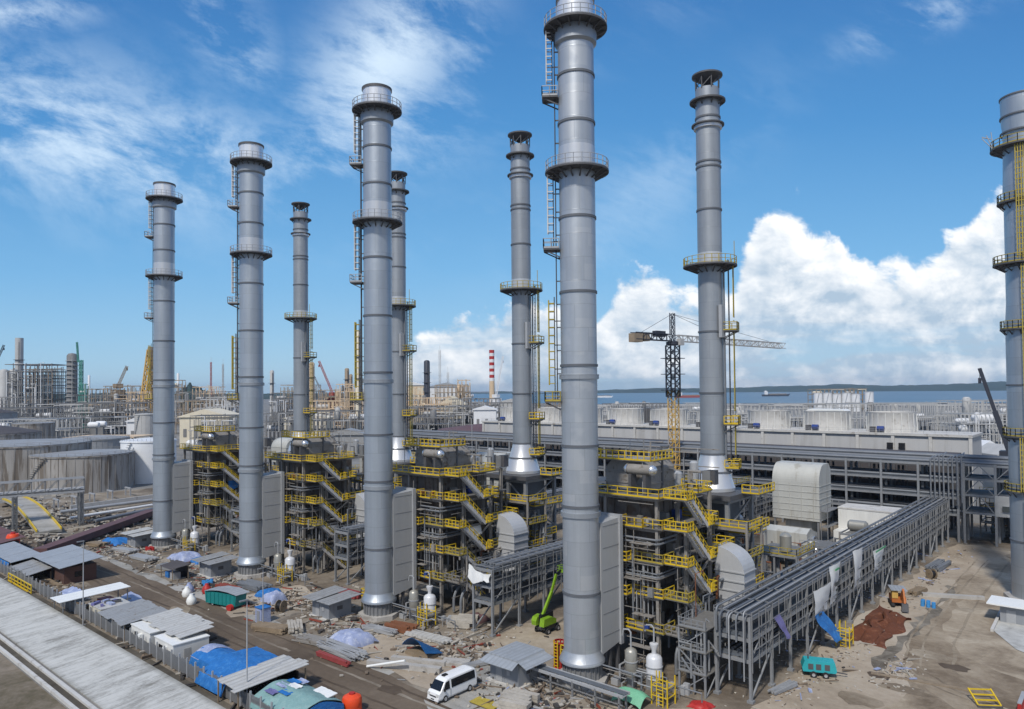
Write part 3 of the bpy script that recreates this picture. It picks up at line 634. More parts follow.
def rear_stack(loc, label):
    t = T('smokestack', label, 'smokestack', loc, 'slimmer dark capped stacks in the rear row'); r = 1.85
    MB().lathe([(3.3,0),(3.3,0.5),(3.2,0.6),(2.0,5.0),(r,5.6)], n=40).build('base_cone', 'bright_cladding', t)
    for z in (2.9,): MB().lathe([(2.62,z-0.12),(2.74,z-0.1),(2.70,z+0.1),(2.56,z+0.12)], n=40).build('flange', 'seam', t)
    MB().lathe([(r,5.5),(r,62.6)], n=36).build('shell', 'stack_rear', t)
    for z in (5.6, 15, 24.5, 43.5, 51.0, 50.2, 58.0): MB().lathe([(r,z-0.14),(r+0.12,z-0.13),(r+0.12,z+0.13),(r,z+0.14)], n=36).build('flange', 'seam', t)
    MB().lathe([(r+.02,35.0),(r+.02,36.8)], n=36).build('cladding_band', 'bright_cladding', t); MB().lathe([(r+.02,56.2),(r+.3,56.3),(r+.3,57.1),(r+.02,57.2)], n=36).build('cladding_band', 'bright_cladding', t)
    b = MB(); ring_deck(b, 57.0, r+0.2, 2.5, 0.2); b.build('stiffener', 'dark_steel', t)
    b = MB(); ring_deck(b, 60.8, r, 2.75, 0.25, 24); brackets(b, 60.8, r, 2.6, 8, 0.9); b.build('stiffener', 'dark_steel', t)
    b = MB()
    for i in range(8):
        a = 2*pi*i/8; b.bar((r*cos(a),r*sin(a),62.4),(r*1.02*cos(a),r*1.02*sin(a),64.2),0.16); b.bar((r*cos(a),r*sin(a),62.6),(r*cos(a+.78),r*sin(a+.78),64.1),0.1)
    b.lathe([(0.2,63.2),(2.35,64.6),(2.35,64.85),(2.1,64.85),(0.2,63.5)], n=32); b.build('cap', 'dark_steel', t)
    z = 34.8
    b = MB(); ring_deck(b, z, r, 4.1); brackets(b, z, r, 4.0, 14, 1.1); pl = b.build('platform', 'dark_steel', t)
    b = MB(); ring_rail(b, z, 4.0, 1.25, 0.09); b.bar((4,0,z),(4,0,z+3.4),0.08); b.build('railing', 'dull_yellow', pl)
    d = Vector((0.80, 0.25, 0)).normalized(); s = Vector((-d.y, d.x, 0)); a = math.atan2(d.y, d.x)
    for (z0, z1) in ((24.6, 34.6), (10.2, 24.4), (3.5, 10.0)):
        c = d*(r+0.9); b = MB()
        for k in (-0.35,0.35): b.bar(c+s*k+Vector((0,0,z0)), c+s*k+Vector((0,0,z1+1)), 0.10)
        for i in range(int((z1-z0)/0.7)): b.bar(c-s*.35+Vector((0,0,z0+i*.7)), c+s*.35+Vector((0,0,z0+i*.7)), 0.06)
        lad = b.build('ladder', 'dark_steel', t)
        c2 = d*(r+1.6); b = MB()
        for k in (-.45,0,.45): b.bar(c2+s*k+Vector((0,0,z0+2)), c2+s*k+Vector((0,0,z1)), 0.1)
        for i in range(int((z1-z0)/1.1)): b.bar(c2-s*.45+Vector((0,0,z0+1.5+i*1.1)), c2+s*.45+Vector((0,0,z0+1.5+i*1.1)), 0.1)
        b.build('cage', 'dull_yellow', lad)
        b = MB(); b.cbox(d*(r+1.1)+Vector((0,0,z0-0.1)), (2.3,2.6,0.2), a)
        for k in (-1,1): b.bar(d*r+s*k*.8+Vector((0,0,z0-1.2)), d*(r+2)+s*k*.8+Vector((0,0,z0-0.2)), 0.14)
        pl = b.build('platform', 'dark_steel', t)
        P0 = [d*(r+.1)-s*1.3, d*(r+2.2)-s*1.3, d*(r+2.2)+s*1.3, d*(r+.1)+s*1.3]
        MB().rail([p+Vector((0,0,z0)) for p in P0], 1.25, 0.1, 1.1).build('railing', 'yellow' if z0 < 12 else 'dull_yellow', pl)
    b = MB().cbox(Vector((r+0.25,-0.6,26)), (0.5,1.1,5.0)); b.build('cable_box', 'pale_steel', t)
    b = MB()
    for k, a in enumerate((0.1, 0.65)): b.tube([((r+.25)*cos(a),(r+.25)*sin(a),1.0),((r+.25)*cos(a),(r+.25)*sin(a),34)], 0.14, 6)
    b.build('downcomer', 'pipe_grey', t)
    return t
REARX = [2.35, -36.4, -73.0, -112.0]
rs = rear_stack((REARX[0],31.8,20.2), 'slim grey stack with dark cap rising between the tower crane and the curved white duct')
dup(rs, (REARX[1],31.8,20.2), 'slim grey rear stack between the nearest stack and the red and white chimney')
dup(rs, (REARX[2],31.8,20.2), 'slim rear stack half hidden behind the right edge of a thick front stack')
dup(rs, (REARX[3],31.8,20.2), 'slim grey rear stack standing alone between two front stacks, farthest of its row')

def edge_stack():
    L = (38.6, 75.4, 0); t = T('smokestack', 'wide steel stack wrapped in yellow ladders, cut by the right edge of the photo', 'smokestack', L); r = 3.3
    MB().lathe([(0,0),(4.5,0),(4.5,0.6),(0,0.6)], n=8).build('foundation', 'concrete', t)
    MB().lathe([(3.3,0.6),(3.3,46),(3.1,50),(3.1,66),(3.2,69),(3.1,72),(3.0,79),(3.2,80.5),(3.3,85),(3.1,85),(3.0,80)], n=44).build('shell', 'stack_paint', t)
    for z in (10,18.5,27,36,56,78.8,81.5,84.8): MB().lathe([(3.2,z-.15),(3.42,z-.13),(3.42,z+.13),(3.2,z+.15)], n=40).build('flange', 'seam', t)
    for z in (18.3, 27.5, 45.5, 56.5, 67.0, 76.3):
        a0, a1 = R(130), R(330) if z != 76.3 else R(400); RP = 4.9 if z in (56.5,76.3) else 4.1
        b = MB().lathe([(2.7,z),(RP,z),(RP,z-.25),(2.7,z-.25)], n=20, a0=a0, a1=a1); brackets(b, z, 3.0, RP-.1, 14, 1.3); pl = b.build('platform', 'dark_steel', t)
        b = MB(); n = 16
        pts = [((RP-.1)*cos(a0+(a1-a0)*i/n), (RP-.1)*sin(a0+(a1-a0)*i/n), z) for i in range(n+1)]; b.rail(pts, 1.3, 0.11, 1.4); b.build('railing', 'dull_yellow', pl)
    for (z0, z1, a) in ((0.8,18,R(268)),(18.5,27.3,R(262)),(28,56,R(272)),(57,76,R(266))):
        d = Vector((cos(a), sin(a), 0)); s = Vector((-d.y, d.x, 0)); b = MB()
        for k in (-.55,-.2,.2,.55): b.bar(d*4.3+s*k+Vector((0,0,z0)), d*4.3+s*k+Vector((0,0,z1)), 0.14)
        for i in range(int((z1-z0)/0.9)): b.bar(d*4.3-s*.55+Vector((0,0,z0+.5+i*.9)), d*4.3+s*.55+Vector((0,0,z0+.5+i*.9)), 0.12)
        for i in range(int((z1-z0)/3)): b.bar(d*3.1+Vector((0,0,z0+1+i*3)), d*4.3+Vector((0,0,z0+1+i*3)), 0.12)
        b.build('ladder', 'dull_yellow', t)
    b = MB(); d = Vector((-0.9,-0.45,0)).normalized()
    for k in range(3): b.bar(d*4.6+Vector((0,0,76.3)), d*(4.9+k*.7)+Vector((0,0,79.3-k*.5)), 0.1); b.bar(d*4.6+Vector((0,0,78)), d*6.3+Vector((0,.3*k,78.6)), 0.08)
    b.build('davit', 'pale_steel', t)
edge_stack()

# ================================================================== FURNACE TOWERS BEHIND THE FRONT STACKS
LV = [22.2, 18.3, 14.0, 9.7, 5.3]
def zpipe(mb, pts, r, n=7): mb.tube(pts, r, n)
def furnace(x0, label):
    O = (x0+1.0, 14.0, 0.0); t = T('furnace_tower', label, 'furnace', O, 'furnace towers with yellow railed stairs'); OFF = (1.0, 14.0, 0.0)
    rnd = random.Random(11)
    def B(): return MB(OFF)
    b = B().box(-5,4.0,9.0,21,3.6,21.3)
    for z in (6,9,12,15,18): b.box(-5.12,4.12,8.88,21.12,z,z+0.28)
    for x in (-3,-1,1,3): b.box(x-.12,x+.12,8.82,8.99,3.6,21.3)
    for y in (11,13.5,16,18.5): b.box(4.01,4.16,y-.12,y+.12,3.6,21.3)
    b.build('casing', 'casing', t)
    b = B(); b.prism([(-3.4,22.4),(3.4,22.4),(3.4,25.2),(2.4,26.3),(-2.4,26.3),(-3.4,25.2)], 'y', 10.8, 17.6)
    for z in (23.2,24.6): b.box(-3.52,3.52,10.7,17.7,z,z+.2)
    b.build('convection_box', 'dusty_steel', t)
    for x, y in [(-6.2,7.7),(-1.4,7.7),(6.3,7.7),(-6.2,22.3),(6.3,13.0),(6.3,17.6),(6.3,22.3),(9.0,10.2),(9.0,16.6),(9.0,22.3)]:
        h = 22.0 if x < 8 else 18.2
        if x > 8 and y > 17: h = 14.0
        b = B(); b.box(x-.2,x+.2,y-.22,y-.16,0,h); b.box(x-.2,x+.2,y+.16,y+.22,0,h); b.box(x-.05,x+.05,y-.17,y+.17,0,h); b.box(x-.35,x+.35,y-.35,y+.35,0,.35)
        b.build('column', 'dusty_steel', t)
    # beams of each level
    for k, z in enumerate(LV):
        b = B()
        for y in (7.7, 22.3): b.bar((-6.2,y,z-.35),(6.3,y,z-.35),.22,.45)
        for x in (-6.2, 6.3): b.bar((x,7.7,z-.36),(x,22.3,z-.36),.22,.44)
        if z < 19:
            b.bar((9.0,10.2,z-.34),(9.0,22.3 if z < 15 else 16.6,z-.34),.2,.4)
            for y in (10.2,16.6): b.bar((6.3,y,z-.37),(9.0,y,z-.37),.2,.38)
        b.build('beam', 'dusty_steel', t)
    # decks and their railings
    z = LV[0]
    b = B().box(-6.4,7.2,6.6,9.2,z-.12,z).box(4.1,7.2,9.2,18.2,z-.12,z).box(-6.4,-5.1,9.2,18.2,z-.12,z).box(7.2,8.7,14.2,18.2,z-.12,z)
    d = b.build('deck', 'grating', t)
    b = B().rail([(-6.4,9.0,z),(-6.4,6.6,z),(7.2,6.6,z),(7.2,10.2,z)],1.15,.10,1.5); b.rail([(7.2,10.2,z),(7.2,14.2,z),(8.7,14.2,z),(8.7,18.2,z),(4.2,18.2,z)],1.15,.10,1.2); b.build('railing','yellow',d)
    z = 26.5
    b = B().box(-4.2,4.2,9.2,10.9,z-.12,z).box(3.4,4.6,10.9,15,z-.12,z); d = b.build('deck','grating',t)
    b = B().rail([(-4.2,10.8,z),(-4.2,9.2,z),(4.6,9.2,z),(4.6,15,z)],1.2,.11,1.0); b.build('railing','yellow',d)
    for k, z in enumerate(LV[1:]):
        xa = (1.2, -0.6, -0.6, 1.2)[k]; ya = (6.9, 6.0, 6.0, 6.9)[k]
        d = B().box(xa,xa+3.4,ya,8.8,z-.12,z).build('balcony','grating',t)
        B().rail([(xa,8.6,z),(xa,ya,z),(xa+3.4,ya,z),(xa+3.4,8.0,z)],1.15,.11,1.15).build('railing','yellow',d)
        d = B().box(xa+3.4,7.3,7.2,8.8,z-.12,z).box(4.2,7.3,8.8,23,z-.12,z).box(7.3,9.6,16.2,23 if k else 18.0,z-.12,z).build('deck','grating',t)
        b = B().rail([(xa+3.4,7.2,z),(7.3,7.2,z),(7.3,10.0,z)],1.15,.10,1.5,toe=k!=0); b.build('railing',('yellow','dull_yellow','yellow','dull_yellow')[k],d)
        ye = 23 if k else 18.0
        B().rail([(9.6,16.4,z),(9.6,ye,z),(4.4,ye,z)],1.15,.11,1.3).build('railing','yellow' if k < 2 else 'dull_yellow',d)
    # stair flights, all falling away from the road
    for k in range(5):
        za = LV[k]; zb = LV[k+1] if k < 4 else 0.3; ya = 9.2; yb = ya+(za-zb)*1.12; xs = 9.35; xe = 10.35
        b = B()
        for x in (xs, xe): b.bar((x,ya,za-.1),(x,yb,zb-.1),.10,.52)
        n = int((za-zb)/.25)
        for i in range(n): b.box(xs,xe,ya+(yb-ya)*i/n,ya+(yb-ya)*i/n+.28,za-(za-zb)*i/n-.22,za-(za-zb)*i/n-.17)
        f = b.build('stair_flight','stringer',t)
        b = B()
        for x in (xs, xe+.04):
            for hh in (.55,1.1): b.bar((x,ya,za+hh),(x,yb,zb+hh),.085)
            for i in range(6):
                q = Vector((x,ya,za)).lerp(Vector((x,yb,zb)),i/5); b.bar(q,q+Vector((0,0,1.1)),.085)
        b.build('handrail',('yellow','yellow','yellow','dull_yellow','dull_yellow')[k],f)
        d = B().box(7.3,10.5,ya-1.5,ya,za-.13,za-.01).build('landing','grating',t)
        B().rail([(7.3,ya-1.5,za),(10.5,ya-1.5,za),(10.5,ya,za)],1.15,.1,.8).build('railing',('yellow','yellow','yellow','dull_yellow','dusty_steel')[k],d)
        d = B().box(9.3,10.5,yb,yb+1.5,zb-.13,zb-.01).build('landing','grating',t)
        if k < 4: B().rail([(10.5,yb,zb),(10.5,yb+1.5,zb),(9.4,yb+1.5,zb)],1.15,.12,.7).build('railing','yellow' if k < 3 else 'dull_yellow',d)
    # braces
    for (p, q) in [((6.3,13,.3),(6.3,17.6,4.8)),((6.3,17.6,5.3),(6.3,13,9.3)),((6.3,13,9.7),(6.3,17.6,13.6)),((6.3,17.6,14),(6.3,13,17.8)),((9,10.2,0.3),(9,16.6,4.8)),((9,16.6,5.4),(9,10.2,9.2)),((9,10.2,9.8),(9,16.6,13.5)),
                   ((-6.2,7.7,.3),(-1.4,7.7,4.8)),((-1.4,7.7,5.3),(-6.2,7.7,9.2)),((-6.2,7.7,9.7),(-1.4,7.7,13.6)),((-6.2,7.7,18),(-1.4,7.7,14.2)),((6.3,22.3,.3),(-6.2,22.3,5)),((-6.2,22.3,9.7),(6.3,22.3,14)),((9,16.6,9.8),(9,22.3,13.5)),((9,22.3,.3),(9,16.6,4.9))]:
        B().bar(p,q,.24,.24).build('brace','dusty_steel',t)
    # process pipes climbing the faces
    for i in range(16):
        x = rnd.uniform(1.0,6.0); y = rnd.uniform(7.0,8.5); z0 = rnd.uniform(.5,9); z1 = z0+rnd.uniform(4,12); r = rnd.choice((.07,.09,.12,.16))
        b = B(); zpipe(b,[(x,y,z0),(x,y,z1),(x+rnd.choice((-1.4,1.4)),y,z1),(x+rnd.choice((-1.4,1.4)),8.9,z1)],r); b.build('process_pipe',rnd.choice(('pipe_light','pipe_grey','dusty_steel')),t)
    for i in range(16):
        y = rnd.uniform(9,22.5); x = rnd.uniform(4.6,9.2); z0 = rnd.uniform(.5,10); z1 = z0+rnd.uniform(3,10); r = rnd.choice((.08,.11,.16,.2))
        b = B(); zpipe(b,[(x,y,z0),(x,y,z1),(x-.8,y+rnd.choice((-2,2.5)),z1)],r); b.build('process_pipe',rnd.choice(('pipe_light','pipe_grey','dusty_steel','pipe_dark')),t)
    for i in range(9):
        z = rnd.choice(LV[1:])-rnd.uniform(.8,2.2); b = B()
        if i % 2: zpipe(b,[(9.2,9.5+i,z),(9.2,22.5,z)],rnd.choice((.1,.16)))
        else: zpipe(b,[(-6,7.2,z),(6.4,7.2,z),(6.6,7.6,z),(6.6,12,z)],rnd.choice((.1,.14)))
        b.build('process_pipe',rnd.choice(('pipe_grey','dusty_steel')),t)
    # two curved pipes at the foot of the stairs, and burner boxes
    for k in range(2):
        b = B(); cx = 8.2+k*1.6; zpipe(b,[(cx,8.6,0.3)]+[(cx,8.6+2.2*(1-cos(a)),2.0+2.2*sin(a)) for a in [pi*i/10 for i in range(11)]]+[(cx,13,.3)],.22); b.build('loop_pipe','pipe_grey',t)
    for i in range(10):
        x = -4.6+i%5*2.0; b = B().box(x,x+.9,8.3,8.95,4.0+i//5*4.6,5.0+i//5*4.6); b.build('burner_box',rnd.choice(('dusty_steel','rust','grey_steel')),t)
    for i in range(7):
        y = 9.8+i*1.7; z = rnd.choice(LV[1:])+.1; b = B().box(4.4,5.5,y,y+.8,z,z+rnd.uniform(.8,1.8)); b.build('instrument_box',rnd.choice(('pale_steel','dusty_steel','blue_paint','grey_steel')),t)
    # scaffold poles left standing round the top
    for i in range(9):
        x = rnd.uniform(-5,6.5); y = rnd.choice((9.4,12,19,20.5)); b = B().bar((x,y,22.2),(x,y,rnd.uniform(25,30)),.09); b.build('scaffold_pole','pale_steel',t)
    return t
fl = ['furnace tower with yellow railings right behind the nearest stack, beside the two white pressure vessels',
      'furnace tower with yellow stairs between the nearest stack and the grey stack to its left',
      'furnace tower with yellow stairs behind the teal skip and bright blue tarp heap',
      'farthest furnace tower with yellow stairs, between the two leftmost front stacks']
f0 = furnace(0, fl[0])
for k in (1,2,3): dup(f0, (FRONT[k]+1, 14, 0), fl[k])

for k in range(4):
    rnd = random.Random(300+k); X = FRONT[k]; u = [o for o in COL.objects if o.get('category') == 'furnace'][k]; OF = (X+1,14,0)
    b = MB(OF); zs = [1.9*i for i in range(12)]
    for fx in range(6):
        x = X+1.2+fx*1.25
        if rnd.random() < .8: b.bar((x,6.3,rnd.choice((0,0,5,9))),(x,6.3,rnd.choice((7,12,18,21))),.075)
    for z in zs:
        if rnd.random() < .75: b.bar((X+rnd.uniform(.5,3),6.3,z+.6),(X+rnd.uniform(5,8),6.3,z+.6),.075)
        if rnd.random() < .55: b.bar((X+8.9,7.5,z+.9),(X+8.9,rnd.uniform(12,20),z+.9),.08)
    for i in range(9):
        y = 8+i*1.7
        if rnd.random() < .75: b.bar((X+8.9,y,rnd.choice((0,0,6))),(X+8.9,y,rnd.choice((10,15,18))),.08)
    for i in range(7):
        y = rnd.uniform(8,18); z = rnd.uniform(0,14); b.bar((X+9.0,y,z),(X+9.0,y+rnd.choice((-2.2,2.2)),z+3.2),.08)
    for z in (3.5,7.5,11.8,16.4):
        x = X+rnd.uniform(1,4); b.box(x,x+rnd.uniform(1.5,3.2),5.9,6.9,z,z+.08)
    b.build('scaffold','dusty_steel',u)
    for i in range(14):
        y = rnd.uniform(8,22); x = X+rnd.uniform(8.6,10.8); z0 = rnd.uniform(.3,8); z1 = z0+rnd.uniform(2,7); y2 = y+rnd.uniform(-4,4)
        MB(OF).tube([(x,y,z0),(x,y,z1),(x,y2,z1),(x,y2,z1+rnd.uniform(-2,2))],rnd.choice((.07,.1,.15,.2)),6).build('process_pipe',rnd.choice(('pipe_light','pipe_grey','dusty_steel','pipe_dark','rust')),u)
    for i in range(8):
        x = X+rnd.uniform(.5,7); z = rnd.choice(LV[1:])+.1; MB(OF).cbox((x,rnd.uniform(7.0,8.4),z+.5),(rnd.uniform(.4,1.1),rnd.uniform(.4,.9),rnd.uniform(.5,1.3))).build('instrument_box',rnd.choice(('pale_steel','dusty_steel','grey_steel','vessel_tan','rust')),u)
    if k in (1,2,3):
        z = (0,10.5,6.0,12)[k]; MB(OF).cloth(lambda a,c_:(X+9.1+.15*nz(a*4,c_*4,k),11+3.0*a+.4*c_,z+3-2.4*c_*(1-.4*a)),6,6,.03).build('torn_sheet',('banner','banner','banner','tarp_blue')[k],u)

def flue(x0, label):
    t = T('flue_duct', label, 'flue duct', (x0,4.6,3.3), 'flat grey ducts feeding the front stacks'); OF = (0,4.6,3.3)
    b = MB(OF); b.prism([(1.2,3.3),(5.7,4.0),(5.7,19.6),(1.2,19.4)],'x',-2.0,2.15); b.build('body','duct_plate',t)
    b = MB(OF)
    for i in range(6): z = 5.4+i*2.7; b.box(-2.03,2.18,1.6,5.5,z,z+.07)
    b.build('seam','grey_steel',t)
    b = MB(OF)
    for y in (5.35,): b.box(-2.2,2.4,y-.2,y+.45,3.6,19.9)
    b.build('flange','pale_steel',t)
    MB(OF).box(-1.6,1.6,5.8,9.4,12.5,19.0).build('throat','casing',t)
    b = MB(OF)
    for x in (-1.8,1.8):
        for y in (3.4,5.2): b.box(x-.2,x+.2,y-.2,y+.2,0,3.8)
    b.build('support','dark_steel',t); return t
ul = ['flat grey flue duct against the back of the nearest stack', 'flat grey flue duct behind the stack near the blue tarp', 'flat grey flue duct behind the stack near the teal skip', 'flat grey flue duct behind the leftmost stack']
u0 = flue(0, ul[0])
for k in (1,2,3): dup(u0, (FRONT[k],4.6,3.3), ul[k])

def drum(label):
    t = T('steam_drum', label, 'drum', (0.9,8.9,24.4), 'shiny round ended drums on the furnace tops'); OF = (0.9,8.9,24.4)
    n = 10; pr = [(0.01,-.75)]+[(.95*sin(pi/2*i/n),-.75*cos(pi/2*i/n)) for i in range(1,n+1)]
    MB(OF).lathe([(.68,.6),(.68,4.0)],(0.9,8.9,25.4),24,'x').build('shell','dusty_steel',t)
    b = MB(OF); b.lathe([(.74,0)]+[(.74*cos(pi/2*i/n),.7*sin(pi/2*i/n)) for i in range(1,n)]+[(.01,.7)],(4.9,8.9,25.4),28,'x'); b.build('end_cap','aluminium',t)
    b = MB(OF); b.lathe([(.74,0)]+[(.74*cos(pi/2*i/n),-.7*sin(pi/2*i/n)) for i in range(1,n)]+[(.01,-.7)],(1.5,8.9,25.4),28,'x'); b.build('end_cap','aluminium',t)
    for x in (2.0,4.2): MB(OF).box(x-.2,x+.2,8.2,9.6,24.4-2.2,24.8).build('saddle','dark_steel',t)
    return t
dl = ['shiny round ended drum on the furnace top just right of the nearest stack', 'round ended drum on top of the furnace with the curved white duct behind it', 'round ended drum on the furnace top right of the second stack', 'round ended drum on the farthest furnace top, between the two leftmost stacks']
d0 = drum(dl[0])
for k in (1,2,3): dup(d0, (FRONT[k]+.9,8.9,24.4), dl[k])

# ------------------------------------------------ table frames that carry the rear stacks
def support(x0, label):
    t = T('stack_support_frame', label, 'steel frame', (x0,31.8,0), 'steel frames under the rear stacks'); OF = (0,31.8,0)
    def B(): return MB(OF)
    for x in (-4.2,0,4.2):
        for y in (27.6,36.0): B().box(x-.28,x+.28,y-.28,y+.28,0,19.4).build('column','rack_steel',t)
    b = B().box(-5,5,26.8,36.8,19.4,20.15); b.build('deck','dark_steel',t)
    for z in (5,10,15,19.1):
        b = B()
        for y in (27.6,36): b.bar((-4.2,y,z),(4.2,y,z),.3,.5)
        for x in (-4.2,4.2): b.bar((x,27.6,z+.01),(x,36,z+.01),.3,.48)
        b.build('beam','rack_steel',t)
    for p, q in [((4.2,27.6,15.2),(4.2,36,19)),((4.2,36,10.2),(4.2,27.6,14.8)),((4.2,27.6,.2),(4.2,36,4.8)),((-4.2,27.6,15.2),(0,27.6,19)),((0,27.6,19),(4.2,27.6,15.2)),((0,27.6,10),(4.2,27.6,5.2))]: B().bar(p,q,.24).build('brace','rack_steel',t)
    B().box(-3,3,29,34.5,6.5,19.3).build('duct_box','tray_steel',t)
    d = B().box(4.6,7.0,26.8,36,15-.12,15).build('walkway','grating',t); B().rail([(4.7,26.8,15),(7,26.8,15),(7,36,15)],1.15,.11,1.4).build('railing','yellow',d)
    d = B().box(4.6,7.0,26.8,33,9.5-.12,9.5).build('walkway','grating',t); B().rail([(4.7,26.8,9.5),(7,26.8,9.5),(7,33,9.5)],1.15,.11,1.4).build('railing','yellow',d)
    d = B().box(4.9,7.6,31,36.8,20.1,20.22).build('walkway','grating',t); B().rail([(5,31,20.2),(7.6,31,20.2),(7.6,36.8,20.2)],1.25,.12,1.2).build('railing','yellow',d)
    for k in range(5): B().tube([(5.0+k*.35,27.3,1),(5.0+k*.35,27.3,13.5-k),(5.6+k*.35,27.6,14.2-k),(6.4+k*.35,28.5,14.2-k),(6.6+k*.35,28.7,2)],.22-.02*k,8).build('process_pipe','pipe_light' if k%2 else 'pipe_grey',t)
    return t
sl = ['steel table frame under the slim stack in line with the tower crane', 'steel table frame under the slim stack left of the nearest stack', 'steel table frame under the half hidden rear stack', 'steel table frame under the farthest rear stack']
p0 = support(REARX[0], sl[0])
for k in (1,2,3): dup(p0, (REARX[k],31.8,0), sl[k])

def module(loc, w, d, h, label, seed):
    t = T('pipe_module',label,'pipe module',loc); rnd = random.Random(seed); nx = max(2,int(w/4)); nz_ = max(2,int(h/3.4))
    for i in range(nx+1):
        for y in (-d/2,d/2): x = -w/2+w*i/nx; MB().box(x-.13,x+.13,y-.13,y+.13,0,h*rnd.uniform(.85,1.05)).build('column',rnd.choice(('rack_steel','dusty_steel')),t)
    for j in range(1,nz_+1):
        z = h*j/nz_*.95; b = MB()
        for y in (-d/2,d/2): b.bar((-w/2,y,z),(w/2,y,z),.18,.3)
        for i in range(nx+1): x = -w/2+w*i/nx; b.bar((x,-d/2,z),(x,d/2,z),.16,.26)
        b.build('beam','rack_steel',t); dk = MB().box(-w/2*rnd.uniform(.4,1),w/2*rnd.uniform(.5,1),-d*.48,d*.48,z+.16,z+.24).build('deck','grating',t)
        if rnd.random() < .7: MB().rail([(-w/2,-d/2,z+.24),(w/2,-d/2,z+.24),(w/2,d/2,z+.24)],1.1,.09,1.4).build('railing',rnd.choice(('yellow','dull_yellow','rack_steel')),dk)
    for i in range(int(w*2.2)):
        x, y = rnd.uniform(-w/2,w/2), rnd.uniform(-d*.6,d*.5); z0 = rnd.uniform(0,h*.6); z1 = z0+rnd.uniform(2,h*.5); x2 = x+rnd.uniform(-4,4)
        MB().tube([(x,y,z0),(x,y,z1),(x2,y,z1),(x2,y,max(.1,z1-rnd.uniform(1,4)))],rnd.choice((.08,.12,.18,.28)),6).build('pipe',rnd.choice(('pipe_grey','pipe_light','pipe_dark','dusty_steel','rust')),t)
    for i in range(max(2,int(w/3))):
        r = rnd.uniform(.5,1.1); x, y, z = rnd.uniform(-w*.4,w*.4), rnd.uniform(-d*.3,d*.3), h*rnd.randint(0,nz_)/nz_*.95+.3
        if rnd.random() < .5: MB().lathe([(.01,0),(r,.3),(r,2.6),(r*.6,3.0),(.01,3.1)],(x,y,z),16).build('vessel',rnd.choice(('vessel_tan','pale_steel','vessel_white')),t)
        else: MB().lathe([(.01,-2),(r*.7,-1.8),(r,-1.4),(r,1.4),(r*.7,1.8),(.01,2)],(x,y,z+r),16,'x').build('vessel',rnd.choice(('vessel_tan','pale_steel','grey_hood')),t)
    return t
for i,(x,y,w,d,h,lab) in enumerate([(-18,46,12,6,13,'open pipe module left of the slim stack in line with the tower crane'),(-30,66,14,7,11,'open pipe module behind the slim stack next to the red and white chimney'),(-8,60,12,6,9,'low pipe module left of the low pale duct'),(8.5,44,7,8,10,'narrow pipe module between the slim stack frame and the bannered rack'),
    (-58,52,16,7,14,'open pipe module behind the second furnace tower'),(-50,84,18,8,13,'wide pipe module in front of the high rack behind the second furnace'),(-26,92,14,8,14,'pipe module in front of the high rack left of the tall white duct'),(-95,56,16,7,13,'open pipe module behind the third furnace tower'),(-90,88,20,8,14,'wide pipe module in front of the high rack behind the third furnace'),
    (-134,60,16,7,13,'open pipe module behind the farthest furnace tower'),(9.5,84,6,10,7,'low pipe module tucked behind the bannered rack beside the pale box'),(7.5,66,7,6,7,'low pipe module between the low pale duct and the bannered rack'),(34,134,22,8,11,'dark pipe module in the shade behind the braced bridge at right'),(-128,96,20,8,14,'pipe module in front of the high rack behind the farthest furnace')]): module((x,y,0),w,d,h,lab,500+i)
# ------------------------------------------------ ducts with rounded tops
def hood(x0, label, mt='grey_hood', loc=(11.2,19.6,5.2), w=3.6, d=4.0, h=9.6, ribs=6, rot=-pi/2):
    t = T('elbow_duct', label, 'duct', (x0+loc[0],loc[1],loc[2]), None, rot)
    n = 9; prof = [(-d/2,0),(d/2,0),(d/2,h-d*.8)]+[(d/2-d*.98*(1-cos(pi/2*i/n)),h-d*.8+d*.8*sin(pi/2*i/n)) for i in range(1,n+1)]+[(-d/2,h)]
    MB().prism(prof,'x',-w/2,w/2).build('body',mt,t)
    b = MB()
    for i in range(ribs):
        z = .3+i*(h-d*.8-.3)/(ribs-1); b.box(-w/2-.12,w/2+.12,-d/2-.12,d/2+.12,z,z+.16)
    b.build('stiffener','pale_steel' if mt == 'grey_hood' else mt,t)
    b = MB()
    for x in (-w/2+.2,w/2-.2):
        for y in (-d/2+.2,d/2-.2): b.box(x-.15,x+.15,y-.15,y+.15,-loc[2],0)
    b.build('support','dark_steel',t); return t
h0 = hood(0, 'ribbed grey elbow duct above the near end of the bannered rack')
for k, l in ((1,'ribbed grey elbow duct above the rack with the white torn sheet'),(2,'ribbed grey elbow duct beside the third furnace tower, half hidden by a stack'),(3,'ribbed grey elbow duct beside the farthest furnace tower')): dup(h0,(FRONT[k]+11.2,19.6,5.2),l)

